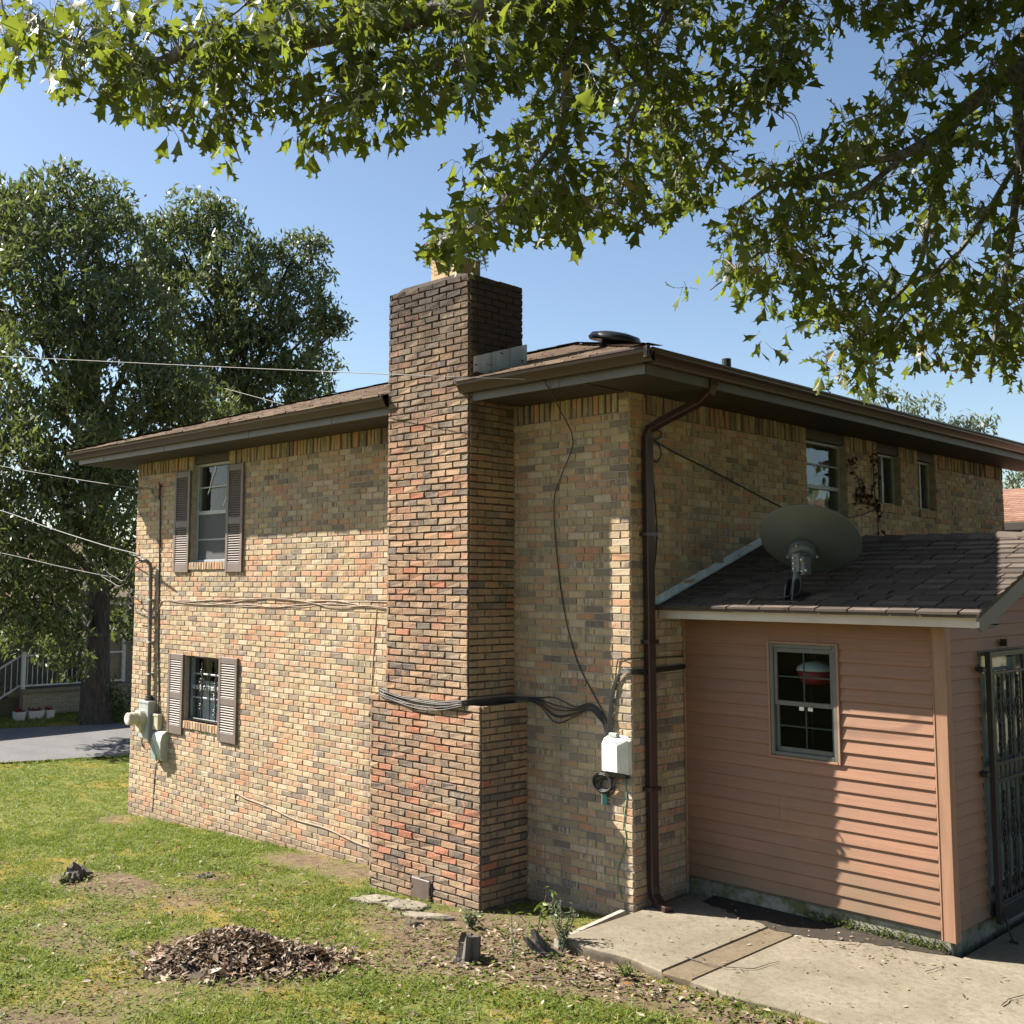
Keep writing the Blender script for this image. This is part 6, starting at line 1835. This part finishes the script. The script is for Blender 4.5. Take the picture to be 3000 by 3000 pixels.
far_tree('oak_tree', 'green tree glimpsed under the far end of the shaded eave', b4_, at(1945*DS, 920*DS, T4), 0.2, fourth, 800, 0.22, M_LEAFP, 'trees beyond the house')

# bush at the trunk foot, and a low branch of shrubs
bb = on_z(200*DS, 1352*DS, -0.46)
TBu = float((bb-CAM)@Fv)-1.0
bs = thing('bush', 'dark leafy bush at the foot of the big oak trunk', 'bush', tuple(bb))
bcl = [cl(205, 1310, 26, TBu), cl(225, 1320, 22, TBu), cl(190, 1330, 20, TBu), cl(212, 1340, 22, TBu), cl(232, 1345, 18, TBu), cl(180, 1345, 14, TBu)]
o = link_obj('foliage', scatter_leaves('foliage', bcl, 2600, 0.12, 0.2, 0.5), M_LEAFB, bs); o['kind'] = 'stuff'
m1 = MB()
for c_, r_ in bcl: m1.tube([bb+[0, 0, -0.1], (bb+c_)/2, c_], [0.03, 0.02, 0.01], 6)
m1.build('stem', M_BARK, bs)

# the next roof beyond the end of the shaded wall
wr = thing('house_wing', 'reddish-brown shingled roof beyond the end of the shaded wall', 'house', (1.0, 13.0, 0))
mb = MB()
a_ = on_x(1880*DS, 1004*DS, 0.15); 
yq = 12.2
def on_y(u, v, y):
    d = Fv + Rv*(u-1500-SX)/FPX - Uv*(v-1500-SY)/FPX
    return CAM + d*(y-CAM[1])/d[1]
q0 = on_y(1893*DS, 985*DS, 10.6); q1 = on_y(1893*DS, 924*DS, 13.2)
sl_ = (q1[2]-q0[2])/(q1[1]-q0[1])
X0, X1 = -3.0, 6.0
V = [(X0, q0[1], q0[2]), (X1, q0[1], q0[2]), (X1, q1[1], q1[2]), (X0, q1[1], q1[2]), (X0, q0[1], q0[2]-0.05), (X1, q0[1], q0[2]-0.05), (X1, q1[1]+2.6, q0[2]), (X0, q1[1]+2.6, q0[2])]
mb.add(V, [(0, 1, 2, 3), (4, 5, 1, 0), (3, 2, 6, 7), (4, 5, 6, 7)], 0.5); rf = mb.build('roof', M_SHINGH, wr)
sh = MB(); nr_ = 18
for i in range(nr_):
    f0, f1 = i/nr_, (i+1.2)/nr_
    ya, yb_ = q0[1]+(q1[1]-q0[1])*f0, q0[1]+(q1[1]-q0[1])*f1
    za, zb_ = q0[2]+(q1[2]-q0[2])*f0, q0[2]+(q1[2]-q0[2])*f1
    x = X0
    while x < X1:
        w = random.uniform(0.2, 0.34)
        sh.add([(x+.003, ya, za), (x+w-.003, ya, za), (x+w-.003, yb_, zb_), (x+.003, yb_, zb_), (x+.003, ya, za+0.018), (x+w-.003, ya, za+0.018), (x+w-.003, yb_, zb_+.003), (x+.003, yb_, zb_+.003)], [(0, 1, 5, 4), (4, 5, 6, 7), (1, 2, 6, 5), (3, 0, 4, 7)])
        x += w
tag(sh.build('shingles', shingle_mat('red_brown_shingle', (0.24, 0.13, 0.09), (0.33, 0.19, 0.14), (0.38, 0.24, 0.18)), rf), kind='stuff')
mb = MB(); mb.box((X0, q0[1]+0.35, -0.5), (X1-0.4, q0[1]+0.55, q0[2]-0.06)); mb.build('wall', M_NBRICK, wr)
mb = MB(); mb.bbox((X0, q0[1]-0.02, q0[2]-0.16), (X1, q0[1]+0.02, q0[2]-0.012), 0.004); mb.build('fascia', M_HEADER, wr)
# ---------------------------------------------------------------- the overhanging oak, nearest of all
T0 = 6.6
oak = None
TR = at(4300, 300, 7.6)
oak = thing('oak_tree', 'near oak whose leafy branches hang across the top of the picture', 'tree', (TR[0], TR[1], float(gz(TR[0], TR[1]))))
tb = MB()
trunk_pts = [np.array([TR[0], TR[1], -0.2]), np.array([TR[0]+0.05, TR[1], 2.0]), np.array([TR[0], TR[1], 4.5]), np.array([TR[0]-0.2, TR[1]+0.1, 7.5]), np.array([TR[0]-0.3, TR[1]+0.1, 10.0])]
tb.tube(catmull(trunk_pts, 5), list(np.linspace(0.36, 0.16, 21)), 14)
tb.build('trunk', M_BARK, oak, smooth=True)
Zt = lambda z: np.array([TR[0]-0.05, TR[1]+0.03, z])
def S(pts): return [at(u, v, t) for u, v, t in pts]
BR = []
def limb(pts3, r0, r1, mat=M_BARKL):
    ln = catmull(pts3, 6)
    m1 = MB(); m1.tube(ln, list(np.linspace(r0, r1, len(ln))), 8)
    m1.build('branch', mat, oak, smooth=True)
    BR.append(np.array(ln))
limb([Zt(7.2)]+S([(3300, -700, 7.2), (2500, -420, 6.9), (1900, -110, 6.7), (1626, 0, 6.6), (1414, 26, 6.5), (1207, 52, 6.5), (1000, 92, 6.4), (880, 119, 6.4), (760, 145, 6.3), (673, 155, 6.3), (570, 147, 6.2), (528, 155, 6.2), (466, 184, 6.2), (388, 173, 6.1), (331, 155, 6.1), (200, 110, 6.0), (60, 62, 6.0), (-40, 30, 6.0)]), 0.10, 0.006)
limb(S([(2100, -230, 6.8), (1770, -200, 6.7), (1699, 0, 6.6), (1668, 145, 6.6), (1652, 310, 6.5), (1642, 383, 6.5), (1585, 466, 6.4), (1518, 549, 6.4), (1420, 640, 6.4), (1330, 700, 6.4)]), 0.035, 0.004)
limb(S([(2500, -420, 6.9), (2080, -220, 6.9), (1973, 0, 6.9), (1911, 166, 6.9), (1880, 280, 6.8), (1849, 362, 6.8), (1830, 520, 6.8), (1800, 640, 6.8)]), 0.04, 0.005)
limb(S([(1770, -200, 6.7), (1745, 30, 6.9), (1812, 170, 7.0), (1870, 250, 7.1), (1960, 380, 7.2), (2010, 520, 7.2)]), 0.02, 0.004)
limb(S([(1414, 26, 6.5), (1380, 110, 6.4), (1260, 200, 6.3), (1110, 270, 6.3), (1010, 285, 6.3)]), 0.014, 0.004)
limb([Zt(5.2)]+S([(3600, 60, 7.5), (3150, 110, 7.4), (3000, 193, 7.3), (2919, 248, 7.2), (2807, 335, 7.2), (2776, 373, 7.2), (2658, 447, 7.1), (2559, 472, 7.1), (2342, 534, 7.0), (2248, 553, 7.0), (2130, 640, 7.0)]), 0.085, 0.006)
limb(S([(2776, 373, 7.2), (2764, 497, 7.2), (2720, 652, 7.1), (2689, 789, 7.1), (2600, 900, 7.0), (2520, 1000, 7.0)]), 0.032, 0.005)
limb(S([(2658, 447, 7.1), (2602, 497, 7.1), (2497, 578, 7.0), (2348, 646, 7.0), (2200, 760, 6.9), (2080, 850, 6.9)]), 0.025, 0.004)
limb(S([(3150, 110, 7.4), (2994, 217, 7.3), (2987, 466, 7.3), (2956, 745, 7.2), (2920, 950, 7.2), (2900, 1120, 7.2)]), 0.045, 0.006)
limb([Zt(6.6)]+S([(3300, -400, 7.3), (2700, -300, 7.2), (2301, 0, 7.0), (2292, 124, 7.0), (2283, 217, 7.0), (2295, 348, 7.0)]), 0.05, 0.004)
limb(S([(2987, 466, 7.3), (2840, 700, 7.3), (2700, 850, 7.2), (2560, 1040, 7.2), (2480, 1130, 7.2)]), 0.02, 0.004)
limb(S([(3300, -400, 7.3), (3050, -80, 7.3), (2880, 60, 7.2), (2760, 150, 7.2), (2660, 230, 7.2)]), 0.03, 0.004)
limb(S([(528, 155, 6.2), (600, 90, 6.3), (700, 30, 6.3), (780, -60, 6.4)]), 0.008, 0.004)

allb = np.concatenate(BR)
uvb = np.array([proj(p) for p in allb])

def inpoly(x, y, P_):
    c_ = False; n_ = len(P_)
    for i in range(n_):
        x0, y0 = P_[i]; x1, y1 = P_[(i+1) % n_]
        if (y0 > y) != (y1 > y) and x < (x1-x0)*(y-y0)/(y1-y0)+x0: c_ = not c_
    return c_
PG1 = [(-60, 40), (60, 48), (150, 20), (205, -10), (240, 25), (330, 60), (430, 15), (480, -60), (1150, -60), (1100, 150), (1000, 150), (960, 180), (940, 205), (860, 205), (800, 235), (760, 262), (700, 255), (640, 250), (600, 300), (545, 290), (500, 220), (450, 250), (425, 290), (390, 265), (330, 225), (290, 235), (240, 195), (180, 170), (130, 150), (90, 105), (50, 130), (0, 105), (-60, 110)]
PG2 = [(960, -60), (960, 160), (1010, 240), (960, 250), (900, 290), (870, 320), (890, 370), (865, 395), (830, 425), (812, 450), (850, 462), (900, 452), (960, 450), (1000, 435), (1040, 460), (1090, 465), (1130, 430), (1180, 445), (1230, 430), (1285, 440), (1315, 400), (1340, 350), (1390, 315), (1380, 265), (1430, 200), (1500, 150), (1530, 60), (1520, -60)]
PG3 = [(1530, -60), (1545, 45), (1590, 90), (1625, 50), (1690, 60), (1715, 120), (1690, 180), (1640, 205), (1600, 215), (1560, 235), (1500, 290), (1440, 320), (1400, 375), (1365, 440), (1345, 490), (1315, 535), (1340, 550), (1400, 535), (1440, 580), (1495, 570), (1475, 620), (1445, 635), (1490, 640), (1545, 675), (1540, 705), (1600, 735), (1650, 745), (1680, 705), (1740, 695), (1800, 670), (1830, 715), (1890, 745), (1990, 725), (1990, -60)]
HOLES = [(1015, 170, 50, 22), (1330, 420, 30, 60), (1455, 235, 45, 30), (1180, 300, 25, 18), (1240, 40, 26, 30), (1760, 260, 45, 35), (1560, 480, 28, 20), (1700, 480, 25, 18), (1650, 590, 30, 14), (820, 60, 30, 16), (650, 200, 26, 16), (960, 340, 28, 14), (1110, 400, 24, 14), (1480, 380, 26, 16), (1860, 330, 30, 22), (1600, 380, 24, 16), (1780, 560, 30, 20), (1880, 620, 26, 18), (1560, 620, 24, 14), (1420, 470, 22, 16), (1830, 150, 26, 22)]
def make_leaf(kind):
    ts = [0.0, 0.10, 0.22, 0.30, 0.36, 0.46, 0.58, 0.66, 0.72, 0.80, 0.86, 0.92, 1.0]
    W = {0: [0.01, 0.03, 0.09, 0.24, 0.10, 0.10, 0.16, 0.38, 0.11, 0.07, 0.15, 0.04, 0.0],
         1: [0.01, 0.03, 0.08, 0.13, 0.16, 0.20, 0.26, 0.40, 0.12, 0.08, 0.06, 0.035, 0.0],
         2: [0.01, 0.04, 0.12, 0.15, 0.18, 0.22, 0.34, 0.12, 0.07, 0.06, 0.13, 0.04, 0.0]}[kind]
    V = []
    for i, t in enumerate(ts):
        lag = 0.085*(W[i] > 0.22)+0.05*(0.12 < W[i] < 0.16 and t > 0.8)
        V += [(t, 0, 0), (t+lag, W[i], 0), (t+lag*0.5, -W[i]*0.92, 0)]
    Fs = []
    for i in range(len(ts)-1):
        a, b = 3*i, 3*i+3
        Fs += [(a, b, b+1, a+1), (a, a+2, b+2, b)]
    return np.array(V, float), np.array(Fs)
LV = [make_leaf(k_) for k_ in range(3)]

leaves = []          # base point, direction, normal, length, kind
twigs = MB()
def add_spray(tip, n_, base_dir):
    for _ in range(n_):
        d_ = base_dir*0.25+rng.normal(size=3)*0.62+np.array([0, 0, -0.72]); d_ /= np.linalg.norm(d_)
        b0 = tip+rng.normal(size=3)*0.045
        pe = b0+d_*0.028+rng.normal(size=3)*0.012
        nn_ = rng.normal(size=3)+np.array([0, 0, 0.6]); nn_ -= d_*(nn_@d_); nn_ /= np.linalg.norm(nn_)
        leaves.append((pe, d_, nn_, rng.uniform(0.08, 0.16), int(rng.integers(0, 3))))
        twigs.tube([tip+(b0-tip)*0.3, b0, pe], 0.0016, 3, caps=False)
count = 0
for P_, dens in ((PG1, 340), (PG2, 310), (PG3, 345)):
    xs_ = [p[0] for p in P_]; ys_ = [p[1] for p in P_]
    got = 0
    while got < dens:
        x = rng.uniform(min(xs_), max(xs_)); y = rng.uniform(min(ys_), max(ys_))
        if not inpoly(x, y, P_): continue
        if any(((x-h[0])/h[2])**2+((y-h[1])/h[3])**2 < 1 for h in HOLES): continue
        got += 1
        y -= 14
        d2 = (uvb[:, 0]-x*DS)**2+(uvb[:, 1]-y*DS)**2
        near = np.argsort(d2)[:6]
        j_ = int(near[rng.integers(0, 3)])
        dep = float((allb[j_]-CAM)@Fv)+rng.normal(0, 0.35)
        tip = at(x*DS, y*DS, max(dep, 5.0))
        src = allb[j_]
        v_ = tip-src
        mid = src+v_*0.5+np.array([0, 0, 0.12*np.linalg.norm(v_)])+rng.normal(size=3)*0.03
        ln = catmull([src, mid, tip], 4)
        twigs.tube(ln, list(np.linspace(0.005, 0.002, len(ln))), 4, caps=False)
        dirv = v_/(np.linalg.norm(v_)+1e-6)
        add_spray(tip, int(rng.integers(4, 9)), dirv)
        if np.linalg.norm(v_) > 0.25 and rng.random() < 0.8: add_spray(ln[len(ln)//2], int(rng.integers(2, 5)), dirv)
        if np.linalg.norm(v_) > 0.6: add_spray(ln[len(ln)*3//4], 4, dirv); add_spray(ln[len(ln)//4], 3, dirv)
# a few lone sprays beyond the edges
for (x, y) in ((370, 8), (275, -5), (300, 5), (165, 5), (810, 470), (1295, 555), (1440, 655), (1560, 725), (350, 200), (430, 300), (870, 325), (830, 465), (845, 478), (860, 470), (880, 480), (815, 460), (895, 470), (840, 450), (870, 455), (825, 470), (855, 482), (875, 472), (890, 486), (850, 462), (835, 480)):
    dep = 6.4 if x < 1290 else 7.0
    add_spray(at(x*DS, (y-14)*DS, dep), 4, np.array([0, 0, -1.0]))
twigs.build('twigs', M_BARKL, oak)['kind'] = 'stuff'

def leaf_verts(L_, bend, fold):
    pe, d_, nn_, s_, kd = L_
    V0, F0 = LV[kd]
    w_ = np.cross(nn_, d_)
    t, w = V0[:, 0], V0[:, 1]
    return pe+s_*(np.outer(t, d_)+np.outer(w, w_)+np.outer(fold*np.abs(w)-bend*t*t, nn_)), F0
# the 300 that show largest are objects of their own
ar = []
for i, L_ in enumerate(leaves):
    V_, F_ = leaf_verts(L_, 0, 0)
    u, v = proj(L_[0]+L_[1]*L_[3]*0.5)
    vis = 0 < u < 3000 and 0 < v < 3000
    dd = L_[0]-CAM
    ar.append((abs(L_[2]@dd)/np.linalg.norm(dd))*(L_[3]/np.linalg.norm(dd))**2 if vis else 0)
big_ = set(np.argsort(ar)[::-1][:300].tolist())
VV, FF, R1_, R2_ = [], [], [], []
off = 0
for i, L_ in enumerate(leaves):
    V_, F_ = leaf_verts(L_, rng.uniform(-0.1, 0.45), rng.uniform(0.05, 0.6))
    r_ = rng.random(); r2_ = rng.random()
    r_ = r_*0.93 if rng.random() > 0.03 else 0.99
    if i in big_:
        me_ = np_mesh('leaf', V_, F_, np.full(len(F_), r_), np.full(len(F_), r2_), smooth=False)
        link_obj('leaf', me_, M_LEAF, oak)
    else:
        VV.append(V_); FF.append(F_+off); off += len(V_); R1_ += [r_]*len(F_); R2_ += [r2_]*len(F_)
o = link_obj('foliage', np_mesh('foliage', np.concatenate(VV), np.concatenate(FF), R1_, R2_), M_LEAF, oak); o['kind'] = 'stuff'
print('oak leaves', len(leaves))

# unseen rest of its crown, widened to block sky light from the shaded walls
cr_ = []
for _ in range(95):
    a = rng.uniform(0, 2*math.pi); r_ = 7.2*math.sqrt(rng.random()); h_ = rng.uniform(5.0, 10.5)-0.25*max(0, r_-5)
    cr_.append((np.array([TR[0]-0.5+r_*math.cos(a), TR[1]+r_*math.sin(a), h_]), rng.uniform(1.1, 1.9)))
me_ = scatter_leaves('crown', cr_, 300, 0.34, 0.5, 0.55)
co = np.zeros(len(me_.vertices)*3, np.float32); me_.vertices.foreach_get('co', co); co = co.reshape(-1, 3)
d_ = co-CAM; z_ = d_@Fv
u_ = 1500+SX+FPX*(d_@Rv)/np.maximum(z_, 0.1); v_ = 1500+SY-FPX*(d_@Uv)/np.maximum(z_, 0.1)
bad = (z_ > 0) & (u_ > -300) & (u_ < 3200) & (v_ > -260) & (v_ < 3200)
bad = bad.reshape(-1, 4).any(1)
co4 = co.reshape(-1, 4, 3)[~bad]
i4 = np.arange(len(co4))*4
me2 = np_mesh('crown', co4.reshape(-1, 3), np.stack([i4, i4+1, i4+2, i4+3], 1), rng.random(len(i4))*0.9, rng.random(len(i4)))
o = link_obj('crown', me2, M_LEAF, oak); o['kind'] = 'stuff'
for c_, r_ in cr_[:16]:
    if proj(c_)[0] > 3100 or (c_-CAM)@Fv < 0.5:
        m1 = MB(); p0 = Zt(min(c_[2]*0.75, 9.0)); ln = catmull([p0, (p0+c_)/2+[0, 0, 0.2], c_], 5)
        m1.tube(ln, list(np.linspace(0.08, 0.02, len(ln))), 7); m1.build('limb', M_BARK, oak, smooth=True)
print('trunk at', TR)
# ---------------------------------------------------------------- grass
def in_view(P_, m=450):
    d = P_-CAM; z = d@Fv
    u = 1500+SX+FPX*(d@Rv)/z; v = 1500+SY-FPX*(d@Uv)/z
    return (u > -m) & (u < 3000+m) & (v > 1900) & (v < 3000+m) & (z > 1)
def blades(n, x0, x1, y0, y1, lmin, lmax, wid, thr, extra=None):
    X = rng.uniform(x0, x1, n); Y = rng.uniform(y0, y1, n)
    k_ = lawn_k(X, Y)+0.55*(fbm(X*4+3, Y*4+8)-0.45)
    clump = fbm(X*7, Y*7)
    ok = rng.random(n) < np.clip((k_-thr)*1.7, 0.012, 1)*np.clip((clump-0.30)*3.4, 0.06, 1)
    ok &= ~((X > 0.02) & (Y > -1.14)) & ~((X > LX-0.02) & (X < 0.03) & (Y > -0.02)) & ~((X > CLX0-0.02) & (X < CLX1+0.02) & (Y > CHY-0.02))
    q_ = road_q(X, Y); ok &= (q_ < -0.02+0.06*rng.random(n)) | (q_ > 4.42)
    if extra is not None: ok &= extra(X, Y)
    X, Y = X[ok], Y[ok]
    Z = np.where(road_q(X, Y) > 4, -0.44, gz(X, Y))
    P_ = np.stack([X, Y, Z], 1)
    P_ = P_[in_view(P_)]
    n = len(P_)
    L_ = rng.uniform(lmin, lmax, n)*(0.55+0.9*fbm(P_[:, 0]*2+5, P_[:, 1]*2))
    lean = rng.normal(size=(n, 3)); lean[:, 2] = np.abs(lean[:, 2])*0.5+0.55
    lean /= np.linalg.norm(lean, axis=1, keepdims=True)
    sd = np.cross(lean, rng.normal(size=(n, 3))); sd /= np.linalg.norm(sd, axis=1, keepdims=True)
    w_ = wid*rng.uniform(0.6, 1.3, n)[:, None]
    mid = P_+lean*L_[:, None]*0.55
    tip = P_+lean*L_[:, None]+np.stack([lean[:, 0]*0.5, lean[:, 1]*0.5, -0.25*np.ones(n)], 1)*L_[:, None]*0.45
    V = np.stack([P_-sd*w_, P_+sd*w_, mid+sd*w_*0.8, mid-sd*w_*0.8, tip], 1)
    tone = np.clip(0.45*rng.random(n)+1.0*(fbm(P_[:, 0]*0.9+20, P_[:, 1]*0.9+8)-0.2)+0.25*np.clip((P_[:, 0]+4)/6, 0, 1)*rng.random(n), 0, 1)
    tone = np.where(rng.random(n) < 0.05, 0.97, tone*0.86)
    return V, tone
def tufts(X, Y): return fbm(X*2.3+40, Y*2.3+14) > 0.56
parts_ = [blades(160000, -8.5, 2.9, -6.2, 0.0, 0.04, 0.10, 0.0034, 0.30, tufts), blades(420000, -9.2, 2.9, -6.2, 0.05, 0.018, 0.06, 0.003, 0.36),
          blades(170000, -16.0, -8.9, -7.5, 5.5, 0.02, 0.055, 0.0050, 0.05),
          blades(16000, -24, -17.5, -2, 9, 0.05, 0.13, 0.012, -0.2, lambda X, Y: road_q(X, Y) > 4.4)]
V = np.concatenate([p[0] for p in parts_]); tone = np.concatenate([p[1] for p in parts_])
n = len(V); i5 = np.arange(n)*5
F1 = np.stack([i5, i5+1, i5+2], 1); F2 = np.stack([i5, i5+2, i5+3], 1); F3 = np.stack([i5+3, i5+2, i5+4], 1)
gr = link_obj('grass', np_mesh('grass', V.reshape(-1, 3), np.concatenate([F1, F2, F3]), np.tile(tone, 3), rng.random(3*n)), M_GRASS)
tag(gr, 'short patchy lawn grass, yellow-green in the sun', 'grass', kind='stuff')
print('blades', n)
# broad-leaved weeds in patches
n = 36000
X = rng.uniform(-6, 2.5, n); Y = rng.uniform(-5.6, -0.7, n)
k_ = fbm(X*1.6+30, Y*1.6+4)
ok = ((k_ > 0.47) | (rng.random(n) < 0.10)) & (rng.random(n) < 0.75) & ~((X > 0.02) & (Y > -1.16)) 
pl = ((X-PC[0])*PU[0]+(Y-PC[1])*PU[1], (X-PC[0])*PW[0]+(Y-PC[1])*PW[1])
ok &= (pl[0]/0.9)**2+(pl[1]/0.5)**2 > 0.8
X, Y = X[ok], Y[ok]
C_ = np.stack([X, Y, gz(X, Y)+rng.uniform(0.008, 0.05, len(X))], 1)
wd2 = link_obj('weeds', leaves_mesh('weeds', C_, rng.uniform(0.006, 0.024, len(X)), 0, rng.random(len(X)), 0.72, 0.6), M_WEED)
tag(wd2, 'low broad-leaved weeds creeping through the lawn', 'weeds', kind='stuff')
